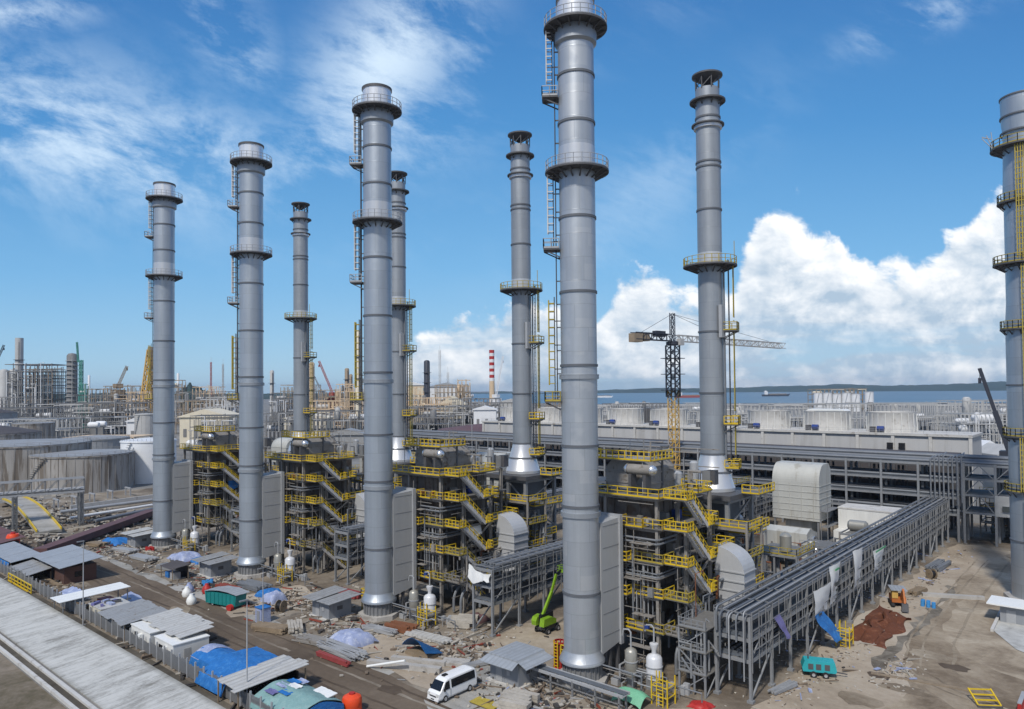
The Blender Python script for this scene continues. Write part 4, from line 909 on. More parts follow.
def big_duct(name, label, x0, y0, z0, w, d, h):
    t = T(name, label, 'duct', (x0,y0,0)); n = 12
    prof = [(-d/2,z0),(d/2,z0),(d/2,z0+h-1.5),(d/2-1.5,z0+h),(-d/2+d*.42,z0+h)]+[(-d/2+d*.42-d*.42*sin(pi/2*i/n),z0+h-d*.5*(1-cos(pi/2*i/n))) for i in range(1,n+1)]
    MB().prism(prof,'x',-w/2,w/2).build('body','white_duct',t)
    b = MB()
    for i in range(6): z = z0+.6+i*(h-d*.5)/6; b.box(-w/2-.08,w/2+.08,-d/2-.08,d/2+.08,z,z+.12)
    for i in range(4): x = -w/2+w*(i+.5)/4; b.box(x-.05,x+.05,-d/2-.10,-d/2,z0,z0+h-d*.5)
    b.build('stiffener','white_duct',t)
    MB().box(-w*.28,w*.28,-d*.3,d*.3,0.5,z0).build('outlet','white_duct',t)
    for x in (-w/2+.4,w/2-.4):
        for y in (-d/2+.4,d/2-.4): MB().box(x-.2,x+.2,y-.2,y+.2,0,z0).build('leg','grey_steel',t)
    b = MB()
    for k in range(3):
        b.box(w/2+.2,w/2+1.8,-d/2,d/2,1.5+k*3.4,1.62+k*3.4)
    for y in (-d/2,d/2):
        for x in (w/2+.3,w/2+1.7): b.bar((x,y,0),(x,y,10),.14)
    b.build('scaffold','grey_steel',t)
    return t
big_duct('flue_duct', 'tall white panelled duct with curved top standing alone behind the bannered rack', -7.0, 96.5, 6.0, 10.5, 8.0, 12.5)
q = T('flue_duct', 'low pale duct with sloping roof in front of the tall white panelled duct', 'duct', (-1.5,75,0))
MB().prism([(-3,2),(3,2),(3,6.5),(-1,7.8),(-3,7.0)],'x',-5,4).build('body','white_duct',q); MB().lathe([(0.01,0),(2.0,0),(2.0,.6),(1.5,.6),(1.4,.1),(.01,.1)],(4.05,0,4.3),28,'x').build('fan_inlet','aluminium',q)
for x in (-4,3): MB().box(x-.2,x+.2,-2.5,2.5,0,2).build('support','dark_steel',q)
q = T('air_preheater', 'pale blue-grey box behind the tall white panelled duct', 'equipment box', (6.5,101,0))
MB().box(-6,6,-3,4,2.5,8.6).build('body','cabin_white',q); MB().box(-6.1,6.1,-3.1,4.1,8.6,8.9).build('roof','pale_concrete',q); MB().box(-5.5,5.5,-2.6,3.6,0,2.5).build('base','dark_steel',q); MB().box(-6.0,-2,-6.5,-3.05,1,4.2).build('annex','cabin_white',q)
q = T('flue_duct', 'white curved top duct left of the slim stack behind the second furnace tower', 'duct', (-45.0,34.0,0)); n = 12
MB().prism([(-3,17),(3,17),(3,22.5),(2,23.4),(-.4,23.4)]+[(-.4-2.6*sin(pi/2*i/n),23.4-2.6*(1-cos(pi/2*i/n))) for i in range(1,n+1)],'x',-4.2,3.2).build('body','white_duct',q)
b = MB()
for x in (-3.6,2.6):
    for y in (-2.4,2.4): b.box(x-.25,x+.25,y-.25,y+.25,0,17)
b.build('support','rack_steel',q); b = MB()
for z in (18.2,19.6,21): b.box(-4.26,3.26,-3.06,3.06,z,z+.12)
b.build('stiffener','white_duct',q)
q2 = dup(q, (-45-37,34.0,0), 'white curved top duct behind the third furnace tower')
dup(q, (-45-76,34.0,0), 'white curved top duct behind the farthest furnace tower')

# ================================================================== PIPE RACKS
def vrack(x0, x1, y0, y1, name_label, group, levels=(4.6,7.0,9.4), step=6.0, fine=0):
    t = T('pipe_rack', name_label, 'pipe rack', ((x0+x1)/2,(y0+y1)/2,0), group); OF = ((x0+x1)/2,(y0+y1)/2,0)
    n = round((y1-y0)/step); top = levels[-1]
    c0 = None
    for i in range(n+1):
        y = y0+(y1-y0)*i/n
        for x in (x0,x1):
            b = MB((x,y,0)); b.box(x-.15,x+.15,y-.17,y-.12,0,top+.3); b.box(x-.15,x+.15,y+.12,y+.17,0,top+.3); b.box(x-.04,x+.04,y-.13,y+.13,0,top+.3); b.box(x-.35,x+.35,y-.35,y+.35,0,.3)
            o = b.build('column','rack_steel',t); o.location = Vector((x,y,0))-Vector(OF)
        b = MB(OF)
        for z in levels: b.bar((x0,y,z),(x1,y,z),.24,.4)
        b.build('cross_beam','rack_steel',t)
    for z in levels:
        for x in (x0,x1): MB(OF).bar((x,y0,z+.02),(x,y1,z+.02),.22,.42).build('side_beam','rack_steel',t)
    b = MB(OF)
    for x in (x0-.02,x1+.02):
        for i in range(0,n,3):
            ya, yb = y0+(y1-y0)*i/n, y0+(y1-y0)*(i+1)/n
            b.bar((x,ya,.3),(x,yb,levels[0]),.18); b.bar((x,ya+.01,levels[0]),(x,(ya+yb)/2,levels[1]),.14); b.bar((x,yb,levels[0]),(x,(ya+yb)/2,levels[1]),.14)
    b.build('bracing','rack_steel',t)
    if fine:
        b = MB(OF); m_ = int((y1-y0)/2.0)
        for i in range(m_+1):
            y = y0+(y1-y0)*i/m_
            for x in (x0-.25,x1+.25): b.bar((x,y,levels[0]-1.2),(x,y,top+.9),.10)
            if i%(1 if fine == 1 else 3) == 0: b.bar((x0-.2,y,top+.6),(x1+.2,y,top+.6),.1)
        for z in (levels[0]+1.2,levels[1]+1.1,top+.8):
            for x in (x0-.25,x1+.25): b.bar((x,y0,z),(x,y1,z),.1)
        b.build('scaffold','grey_steel',t)
        b = MB(OF)
        for z in (levels[0]+.3,levels[1]+.3): b.box(x0+.2,x1-.2,y0+.3,y1,z,z+.12)
        b.build('deck','tray_steel',t)
    # inner trays
    b = MB(OF); w = x1-x0
    for z in levels:
        for k in (.06,.38,.70): b.box(x0+w*k,x0+w*k+w*.25,y0+.2,y1,z+.22,z+.32); 
    b.build('cable_tray','tray_steel',t)
    b = MB(OF); rnd = random.Random(int(x0*7)); m_ = int((y1-y0)/2)
    for i in range(m_):
        y = y0+(y1-y0)*(i+.5)/m_; x = x1+.14 if i%3 else x0-.14
        b.bar((x,y,levels[0]-.2),(x,y,top+.2 if i%4 else levels[1]),.10)
    for x in (x0-.14,x1+.14): b.bar((x,y0,levels[1]-.15),(x,y1,levels[1]-.15),.08)
    for y in (y0,y1): b.bar((x0-.14,y,levels[1]-.15),(x1+.14,y,levels[1]-.15),.08)
    b.build('hanger','grey_steel',t)
    return t
def near_platform():
    OF = (12.4,8.5,0); t = T('scaffold_platform','grey scaffold platform with pipes beside the near end of the bannered rack','scaffold',OF)
    for x in (10.6,13.9):
        for y in (5.0,8.5,12.0): MB(OF).box(x-.11,x+.11,y-.11,y+.11,0,8.8).build('column','rack_steel',t)
    for z in (2.6,5.2,7.8):
        d = MB(OF).box(10.4,14.1,4.8,12.2,z-.1,z).build('deck','grating',t); MB(OF).rail([(10.5,12.1,z),(10.5,4.9,z),(14.0,4.9,z)],1.0,.07,.9).build('railing','rack_steel',d)
    rnd = random.Random(77)
    for i in range(18):
        x, y, z = rnd.uniform(10.6,13.9), rnd.uniform(4.6,9), rnd.uniform(.3,5); MB(OF).tube([(x,y,z),(x,y,z+rnd.uniform(1.5,4)),(x+rnd.uniform(-2,2),y,z+rnd.uniform(1.5,4))],rnd.choice((.06,.09,.13)),6).build('pipe',rnd.choice(('pipe_grey','pipe_light','rack_steel')),t)
    b = MB(OF)
    for p,q in (((10.6,4.9,0),(13.9,4.9,2.5)),((13.9,4.9,2.6),(10.6,4.9,5.1)),((10.6,4.9,5.2),(13.9,4.9,7.7)),((13.95,5,0),(13.95,8.5,2.5))): b.bar(p,q,.12)
    b.build('brace','rack_steel',t)
def pipe(pts, r, mt, label, group, n=10, name='pipe', cat='pipe'):
    c = Vector(pts[len(pts)//2]); b = MB(c); b.tube(pts, r, n)
    o = b.build(name, mt, loc=c); return tag(o, label, cat, group)
def bend(a, b, c, r=.5, n=5):
    a, b, c = Vector(a), Vector(b), Vector(c); p = b+(a-b).normalized()*r; q = b+(c-b).normalized()*r
    return [a]+[(p*(1-i/n)+b*(i/n))*(1-i/n)+(b*(1-i/n)+q*(i/n))*(i/n) for i in range(n+1)]+[c]
vrack(14.3,18.4,7.2,118,'long steel pipe rack hung with white banners, running away on the right','pipe racks running away from the road',fine=2)
vrack(-23.1,-19.3,4.6,112,'pipe rack closed in by scaffold, white torn sheet on its near end','pipe racks running away from the road',fine=1)
vrack(-62.9,-59.0,8,112,'pipe rack right of the second stack in the shade behind the stairs','pipe racks running away from the road',fine=1)
vrack(-102.6,-98.7,8,112,'farthest pipe rack, between the two leftmost front stacks','pipe racks running away from the road',fine=1)
near_platform()
rp = [(14.5,.15,'pipe_grey'),(14.85,.12,'pipe_light'),(15.2,.18,'tray_steel'),(15.6,.12,'pipe_grey'),(15.95,.15,'pipe_grey'),(16.3,.11,'pipe_light'),(16.65,.17,'tray_steel'),(17.05,.12,'pipe_grey'),(17.4,.14,'pipe_grey'),(17.8,.10,'pipe_light'),(18.1,.12,'pipe_dark')]
for i, (x, r, mm) in enumerate(rp):
    r *= .8; zt = 9.75+r+(.45 if i%3 == 0 else 0); ye = 6.8-.3*(i%3)
    pts = [(x,118,zt),(x,7.6+.4*(i%3),zt)] if i%5 in (1,3) else bend((x,118,zt),(x,ye,zt),(x,ye,(7.6,2.4,5.0,6.8)[i%4]),.7)
    pipe(pts,r,mm,'grey pipe in the bundle on top of the rack with white banners','pipes on top of the bannered rack')
for i in range(5):
    x = 15+i*.7; pipe([(x,118,5.2),(x,8.5,5.2)],.15+.03*(i%3),'pipe_dark','dark pipe on the lowest tier inside the rack with the white banners','pipes on the lowest tier of the bannered rack',8)
for x0, lab in ((-23.1,'grey pipe lying on top of the rack with the torn white sheet'),(-62.9,'grey pipe on top of the rack right of the second stack'),(-102.6,'grey pipe on top of the farthest rack between the leftmost stacks')):
    for i in range(6):
        r = (.2,.16,.26,.14,.2,.17)[i]; x = x0+.5+i*.58; pipe([(x,110,9.7+r),(x,6.5 if x0 > -30 else 9,9.7+r)],r,('pipe_grey','tray_steel')[i%2],lab,lab.replace('grey pipe','pipes'),8)

def hrack(x0, x1, y0, y1, levels, label, step=8.0, cat='pipe rack', steel='rack_steel', xbr=(), trays=True):
    OF = ((x0+x1)/2,(y0+y1)/2,0); t = T('pipe_rack',label,cat,OF); n = round((x1-x0)/step); top = levels[-1]
    for i in range(n+1):
        x = x0+(x1-x0)*i/n
        for y in (y0,(y0+y1)/2,y1) if y1-y0 > 7 else (y0,y1):
            b = MB((x,y,0)).box(x-.24,x+.24,y-.24,y+.24,0,top+.4); o = b.build('column',steel,t); o.location = Vector((x,y,0))-Vector(OF)
        b = MB(OF)
        for z in levels: b.bar((x,y0,z),(x,y1,z),.28,.45)
        b.build('cross_beam',steel,t)
    for z in levels:
        for y in (y0,y1): MB(OF).bar((x0,y,z+.02),(x1,y,z+.02),.26,.5).build('side_beam',steel,t)
    for (a, c) in xbr:
        b = MB(OF)
        for za, zb in zip(levels[:-1],levels[1:]):
            b.bar((a,y0-.05,za),((a+c)/2,y0-.05,zb),.18); b.bar((c,y0-.05,za),((a+c)/2,y0-.05,zb),.18)
        b.build('bracing',steel,t)
    if trays:
        b = MB(OF)
        for z in levels:
            for k in range(4): y = y0+.3+k*(y1-y0-.6)/4; b.box(x0+.3,x1-.3,y,y+(y1-y0-.6)/4-.25,z+.28,z+.44)
        b.build('cable_tray','tray_steel',t)
    return t
hrack(-190,20.3,119.5,128.5,(6.2,10.0,13.8,17.6),'high dark pipe rack running across the scene in front of the cooling tower')
hrack(-186,16,132,141,(4.5,8.5,12.5,16.0),'second dark pipe rack close behind the high cross rack, below the cooling tower',6.0,steel='dark_steel')
t = T('cooler_bank','long dark louvred cooler bank between the high rack and the cooling tower','cooler bank',(-85,151,0))
MB((-85,151,0)).box(-186,15,146,157,0,17.6).build('body','dark_roof',t); b = MB((-85,151,0))
for i in range(50): x = -184+i*4; b.box(x-.15,x+.15,145.7,146,0,17.9)
for z in (4,8,12,16): b.box(-186,15,145.75,145.98,z,z+.3)
b.build('frame','dark_steel',t)
hrack(21.5,70,119.5,128.5,(7.0,11.0,14.6,17.8),'braced steel pipe bridge at the right, left of the wide yellow laddered stack',6.0,xbr=[(21.5+6*i,27.5+6*i) for i in range(5)])
for lv, z, rr in ((0,6.5,(.3,.22,.35,.25)),(1,10.3,(.25,.4,.2,.3)),(2,14.1,(.3,.25,.45,.2))):
    for i in range(4):
        r = rr[i]; y = 120.6+i*2.1; pipe([(-188,y,z+.2+r),(68,y,z+.2+r)],r,('pipe_grey','pipe_dark','tray_steel','pipe_grey')[i],'long grey pipe on the %s tier of the rack below the cooling tower' % ('lower','middle','upper')[lv],'pipes on the %s tier of the high cross rack' % ('lower','middle','upper')[lv],8)
for i in range(11):
    r = (.28,.2,.34,.22,.4,.18,.3,.24,.36,.2,.28)[i]; y = 119.9+i*.82; z = 18.1+r+(.9 if i in (4,8) else 0)
    pipe([(-188,y,z),(68,y,z)],r,('pipe_grey','pipe_grey','tray_steel')[i%3],'long grey pipe in the bundle on top of the rack below the cooling tower','pipes on top of the high cross rack',8)
for i in range(8):
    x = 15.0+i*.9; pipe([(x,118.6-.3*(i%2),5+i*.6),(x,118.6-.3*(i%2),19+.35*(i%4)),(x,122,19.3+.35*(i%4))],.16,'pipe_grey','vertical grey pipe climbing the corner where the bannered rack meets the high rack','riser pipes at the rack corner',8)

# ================================================================== COOLING TOWER
def cooling():
    OF = (-60,174,0); t = T('cooling_tower','long white concrete cooling tower with a row of round fan housings on top','cooling tower',OF)
    x0, x1 = -175, 16
    b = MB(OF).box(x0,x1,166.4,183,0,21.2); b.build('wall','cooling_concrete',t)
    b = MB(OF).box(x0-.2,x1+.4,165.7,183.6,21.2,21.9); b.build('parapet','pale_concrete',t)
    b = MB(OF)
    for i in range(20): x = x1-.2-i*10.0; b.box(x-.45,x+.45,165.85,166.39,0,21.2)
    b.build('buttress','pale_concrete',t)
    for i in range(2): MB(OF).box(-2.5-3.2*i,-0.9-3.2*i,165.2,166.3,17.2,19.0).build('louvre','black',t)
    for k in range(9):
        cx = -6.5-19.4*k; b = MB(OF); b.lathe([(7.2,21.9),(6.7,24.0),(6.7,26.6),(7.1,28.0),(6.95,28.0),(6.55,26.6),(6.55,22)],(cx,174.6,0),40)
        f = b.build('fan_housing','pale_concrete',t)
        b = MB(OF)
        for i in range(20): a = 2*pi*i/20; b.bar((cx+7.15*cos(a),174.6+7.15*sin(a),21.9),(cx+6.95*cos(a),174.6+6.95*sin(a),27.8),.16)
        b.build('rib','cabin_white',f)
        b = MB(OF).lathe([(.01,0),(.75,0),(.75,1.9),(.01,1.9)],(cx-2.2,166.9,23.1),16,'x'); b.build('motor','blue_paint',t)
        b = MB(OF).box(cx-4.4,cx-3.0,167.0,168.6,21.9,23.6); b.build('gear_box','dark_steel',t)
    b = MB(OF).rail([(x0,166,21.9),(x1,166,21.9)],1.1,.07,3,toe=False); b.build('railing','pale_steel',t)
cooling()
q = T('cabin','bright white cabin between two cooling tower fan housings','cabin',tuple(on_y(828,428,181)[:2])+(21.9,))
MB().box(-6,6,-2,3,0,6.0).build('wall','white_sheet',q); MB().prism([(-6.4,6),(6.4,6),(5.6,6.5),(-5.6,6.6)],'y',-2.3,3.3).build('roof','white_sheet',q)
b = MB(); c = far(636,330); 
q = T('slatted_tower','dark slatted frame standing over the cooling tower, left of the tower crane','steel frame',(c.x,c.y,0),rz=0.0)
b = MB().box(-10.5,10.5,-4,4,20,27.2); b.build('body','dark_steel',q)
b = MB()
for i in range(18): x = -10.4+i*20.8/17; b.box(x-.12,x+.12,-4.3,-4.0,19,28.4)
b.build('slat_panel','far_steel',q); MB().box(-10,10,-3,3,0,20).build('base','dark_steel',q)

# ================================================================== CRANES
def tower_crane():
    c = at(674,446,19.0); L = (c.x,c.y,0); t = T('tower_crane','tower crane with orange mast and dark climbing cage, its jib reaching right','tower crane',L)
    MB().lattice((0,0,0),(0,0,38),2.3,19,.19).build('mast','crane_yellow',t)
    b = MB().lattice((0,0,36),(0,0,52.2),2.9,8,.28)
    for z in (38,43,48): b.box(-2.6,2.6,-2.6,2.6,z,z+.2)
    b.build('climbing_cage','crane_dark',t)
    MB().lathe([(1.7,52.2),(1.9,52.4),(1.9,53.3),(1.5,53.5)],n=16).build('slewing_ring','crane_dark',t)
    t.scale = (1,1,.93); e = at(783,346,50.2); d = Vector((e.x-c.x,e.y-c.y,0)).normalized(); Lj = (Vector((e.x,e.y,0))-Vector((c.x,c.y,0))).length
    MB().lattice(d*1.5+Vector((0,0,54.6)),d*Lj+Vector((0,0,54.0)),1.9,26,.17).build('jib','far_pale',t)
    b = MB().lattice(-d*1.5+Vector((0,0,54.6)),-d*17+Vector((0,0,54.6)),2.0,7,.2); b.build('counter_jib','crane_dark',t)
    a = math.atan2(d.y,d.x)
    b = MB().cbox(-d*16+Vector((0,0,54.0)),(3.4,2.2,2.6),a); b.cbox(-d*12.4+Vector((0,0,54.2)),(2.4,2.0,2.2),a); b.build('counterweight','far_brown',t)
    b = MB().cbox(-d*6+Vector((0,0,55.6)),(4,1.6,1.8),a); b.build('winch_house','crane_dark',t)
    MB().lattice((0,0,53.5),(0,0,62.5),1.1,6,.14).build('tower_head','crane_dark',t)
    b = MB()
    for fr in (.45,.85): b.bar((0,0,62.2),d*Lj*fr+Vector((0,0,55.4)),.09)
    b.bar((0,0,62.2),-d*14+Vector((0,0,55.6)),.09); b.build('tie_bar','crane_dark',t)
    s = Vector((-d.y,d.x,0)); MB().cbox(d*1.2-s*1.9+Vector((0,0,53.2)),(1.8,1.5,2.0),a).build('cab','far_pale',t)
tower_crane()
def mobile_crane(name,label,base,tip,w,mt,t_=0.25,seg=22,body='crane_dark',cat='crane',solid=False):
    base, tip = Vector(base), Vector(tip); t = T(name,label,cat,(base.x,base.y,0)); o = Vector((base.x,base.y,0))
    if solid:
        mid = base.lerp(tip,.5); b = MB(o).bar(base,mid,w,w*1.1); b.build('boom',mt,t); MB(o).bar(mid,tip,w*.72,w*.8).build('boom',mt,t)
    else: MB(o).lattice(base,tip,w,seg,t_).build('boom',mt,t)
    b = MB(o).cbox(base+Vector((0,0,0)),(w*4,w*3,w*2.0)); b.build('cab',body,t)
    b = MB(o).cbox(Vector((base.x,base.y,base.z*.45)),(w*6,w*4,max(.8,base.z*.9))); b.build('carrier',body,t)
    b = MB(o).bar(tip,tip-Vector((0,0,(tip-base).length*.12)),w*.1); b.cbox(tip-Vector((0,0,(tip-base).length*.14)),(w*.6,w*.6,w*1.3)); b.build('hook',body,t)
c = far(1009,250); c2 = far(980,250); 
bp = Vector((c.x,c.y,16.0)); tp = Vector((c2.x,c2.y,41.0))
mobile_crane('mobile_crane','black telescopic crane boom leaning left beside the yellow laddered stack',bp,tp,1.25,'crane_dark',solid=True)
def pxz(px,py,d):
    p = far(px,d); 
    r = _ray(px,py); k = (p-EYE).dot(Vector((CF.x,CF.y,0)).normalized())/r.dot(Vector((CF.x,CF.y,0)).normalized()); q = EYE+r*k
    return q
for (nm,lab,pb,pt,d,w,mm) in [
    ('crawler_crane','tan lattice crane leaning right, left of the leftmost stack over the far refinery',(118,386),(127,366),950,2.6,'far_brown'),
    ('crawler_crane','thin red crane boom left of the thick stack in front of the tarp',(333,394),(319,361),800,1.8,'crane_red'),
    ('crawler_crane','thin dark boom at the left edge of the photo behind the silos',(-8,372),(4,345),1000,1.8,'crane_dark'),
    ('crawler_crane','white slender crane boom right of the red and white chimney',(496,396),(503,356),900,2.0,'far_white'),
    ('crawler_crane','thin pale boom behind the second stack, near the horizon',(322,392),(309,366),1100,1.6,'far_steel')]:
    mobile_crane(nm,lab,pxz(*pb,d),pxz(*pt,d),w,mm,.45,14,mm)

# ================================================================== FAR REFINERY
def col_h(px, py, d): return pxz(px,py,d).z
def far_root(name,label,cat,px,d,group=None):
    c = far(px,d); return T(name,label,cat,(c.x,c.y,0),group,rz=0.0), d*cos(math.atan((px-512)/FPX))/FPX    # second value: metres per pixel there
FROT = YAW
def frame_unit(label, px0, px1, pytop, d, nlev=6, mt='far_steel', vmt='far_pale', extra=None, depth=None, seed=1, group=None, pybase=None, deck=True, name='process_unit'):
    """open steel process structure with vessels, decks and pipes between two compass directions"""
    rnd = random.Random(seed); pm = (px0+px1)/2; t, k = far_root(name,label,'process unit',pm,d,group); t.rotation_euler = (0,0,FROT)
    w = (px1-px0)*k; H = pxz(pm,pytop,d).z; dp = depth or min(w*.6,30); nx = max(2,int((px1-px0)/4)); s = max(.25, k*.55)
    b = MB()
    for i in range(nx+1):
        x = -w/2+w*i/nx
        for y in (-dp/2,0,dp/2): b.bar((x,y,0),(x,y,H*rnd.uniform(.86,1.0)),s)
    for j in range(1,nlev+1):
        z = H*j/nlev*.97
        for y in (-dp/2,dp/2): b.bar((-w/2,y,z),(w/2,y,z),s,s*1.3)
        for i in range(nx+1): x = -w/2+w*i/nx; b.bar((x,-dp/2,z),(x,dp/2,z),s*.8)
    b.build('frame',mt,t)
    if deck:
        b = MB()
        for j in range(1,nlev): z = H*j/nlev*.97; b.box(-w/2*rnd.uniform(.5,1),w/2*rnd.uniform(.5,1),-dp*.45,dp*.45,z-.3,z)
        b.build('deck','dark_steel' if mt == 'far_steel' else mt,t)
    for i in range(max(2,nx//2)):
        r = rnd.uniform(.9,2.2)*max(1,k*.9); x = rnd.uniform(-w*.42,w*.42); z = H*rnd.randint(0,nlev-1)/nlev*.97; y = rnd.uniform(-dp*.3,dp*.2)
        if rnd.random() < .5: MB().lathe([(.01,0),(r*.7,.1*r),(r,.5*r),(r,4.2*r),(r*.7,4.6*r),(.01,4.7*r)],(x,y,z),14).build('vessel',rnd.choice((vmt,'far_pale','far_steel')),t)
        else: MB().lathe([(.01,-3*r),(r*.7,-2.8*r),(r,-2.4*r),(r,2.4*r),(r*.7,2.8*r),(.01,3*r)],(x,y,z+r+.3),14,'x').build('vessel',rnd.choice((vmt,'far_white','far_pale')),t)
    for i in range(nx):
        x = rnd.uniform(-w/2,w/2); z0, z1 = H*rnd.uniform(0,.5), H*rnd.uniform(.5,1.02); x2 = x+rnd.uniform(-w*.3,w*.3)
        MB().tube([(x,-dp*.52,z0),(x,-dp*.52,z1),(x2,-dp*.52,z1)],s*.75,6).build('pipe',rnd.choice((vmt,'far_pale',mt)),t)
    return t
def tower(name,label,px,pytop,d,rad_px,mt='far_pale',cat='column',rings=5,group=None,ringmt='dark_steel',taper=1.0,cap=True,base=0):
    t, k = far_root(name,label,cat,px,d,group); H = pxz(px,pytop,d).z; r = rad_px*k
    MB().lathe([(r,0),(r*taper,H-r*.6),(r*taper*.7,H-r*.15),(.01,H)] if cap else [(r,0),(r*taper,H),(r*taper*.85,H),(r*taper*.85,H-2)],n=20).build('shell',mt,t)
    for i in range(rings):
        z = H*(.35+.6*i/max(1,rings)); rr = r*(1+(taper-1)*z/H); b = MB().lathe([(rr,z),(rr+.9*k+.5,z),(rr+.9*k+.5,z+.35*k),(rr,z+.35*k)],n=16); b.build('platform',ringmt,t)
    if rings: MB().bar((r*1.25,-r*.4,0),(r*1.25*taper,-r*.4,H*.95),.5*k).build('ladder',ringmt,t)
    return t
def tank(label,px,d,rad_px,pytop,mt='tank_old',roofmt='tank_roof',rise=.05,ribs=40,group=None,name='storage_tank',x_off=0):
    t, k = far_root(name,label,'tank',px,d,group); H = pxz(px,pytop,d).z; r = rad_px*k
    MB().lathe([(r,0),(r,H)],n=56).build('shell',mt,t)
    MB().lathe([(r*1.004,H-.02),(r*1.004,H+.15),(r*.5,H+r*rise*.62),(.01,H+r*rise)],n=56).build('roof',roofmt,t)
    b = MB()
    for i in range(ribs): a = 2*pi*i/ribs; b.bar((r*cos(a),r*sin(a),0),(r*cos(a),r*sin(a),H),.22,.22)
    b.lathe([(r,H-.5),(r+.3,H-.5),(r+.3,H-.1),(r,H-.1)],n=56); b.build('stiffener',mt,t)
    b = MB(); ring_rail(b,H,r*.99,1.1,.08,40); b.build('railing','far_steel',t)
    b = MB(); n = 18
    for i in range(n):
        a = -1.9+.9*i/n; z = H*(i+.5)/n; b.cbox(((r+.6)*cos(a),(r+.6)*sin(a),z),(1.0,.9,.15),a)
    b.build('stair','far_steel',t)
    return t
# tanks on the left
tank('large weathered concrete tank with brown streaks at the left, nearest of the tanks',84,318,45,453)
tank('weathered grey tank cut by the left photo edge, behind the steel pipe bridge',20,345,62,443,'tank_old')
tank('clean white tank half hidden by the leftmost stack',149,330,25,440,'tank_white','tank_white',.1,0)
tank('pale tank with dark cone roof at the left photo edge',-8,470,42,433,'tank_old','dark_roof',.2)
tank('grey tank with low roof between the nearest tank and the tan canopy',96,440,30,438,'tank_roof','tank_roof',.1)
tank('small grey tank behind the dark roofed tank',34,520,18,423,'tank_old','tank_roof',.06)
tank('tank with nearly black roof at the left edge, farthest of the tank group',-14,640,26,413,'tank_roof','dark_roof',.22)
tank('wide grey tank with dull maroon roof in the middle distance left of the nearest stack',500,420,62,429,'tank_roof','maroon',.11)
tank('small white tank beside the leftmost stack, half hidden by it',146,520,10,414,'far_pale','far_pale',.1,16)
# silos and big units upper left
for i, px in enumerate((4,13.2)): tower('silo',('pale silo at the left edge of the photo','pale silo beside the tall open steel structure')[i],px,369,930,4.3,'far_pale','silo',0)
frame_unit('tall dense open steel process structure at the far left with a chimney on it',17,63,363,930,9,'far_steel','far_white',seed=4,depth=38)
tower('chimney','grey chimney standing above the tall open steel structure at far left',19,338,960,3.6,'far_pale','chimney',3,cap=False)
tower('process_column','dark ringed column right of the tall open steel structure, on a white leg frame',72,353,900,4.8,'far_steel','column',10,ringmt='far_pale')
q,k = far_root('leg_frame','white portal frame at the foot of the dark ringed column','steel frame',73,860); q.rotation_euler = (0,0,FROT)
for x in (-5.5,5.5): MB().box(x-1,x+1,-1,1,0,14).build('leg','far_white',q)
MB().box(-6.5,6.5,-1.01,1.01,12,14).build('beam','far_white',q)
q,k = far_root('crane_mast','green lattice mast beside the dark ringed column','mast',81,880); q.rotation_euler=(0,0,FROT)
MB().lattice((0,0,0),(0,0,pxz(81,360,880).z),2.6,20,.5).build('mast','far_green',q); MB().lattice((-3,0,pxz(81,362,880).z),(-4.5,0,pxz(78,342,880).z),1.2,8,.3).build('boom','far_green',q)
frame_unit('green wrapped steel structure right of the dark ringed column',80,87,383,870,5,'far_green','far_green',seed=9)
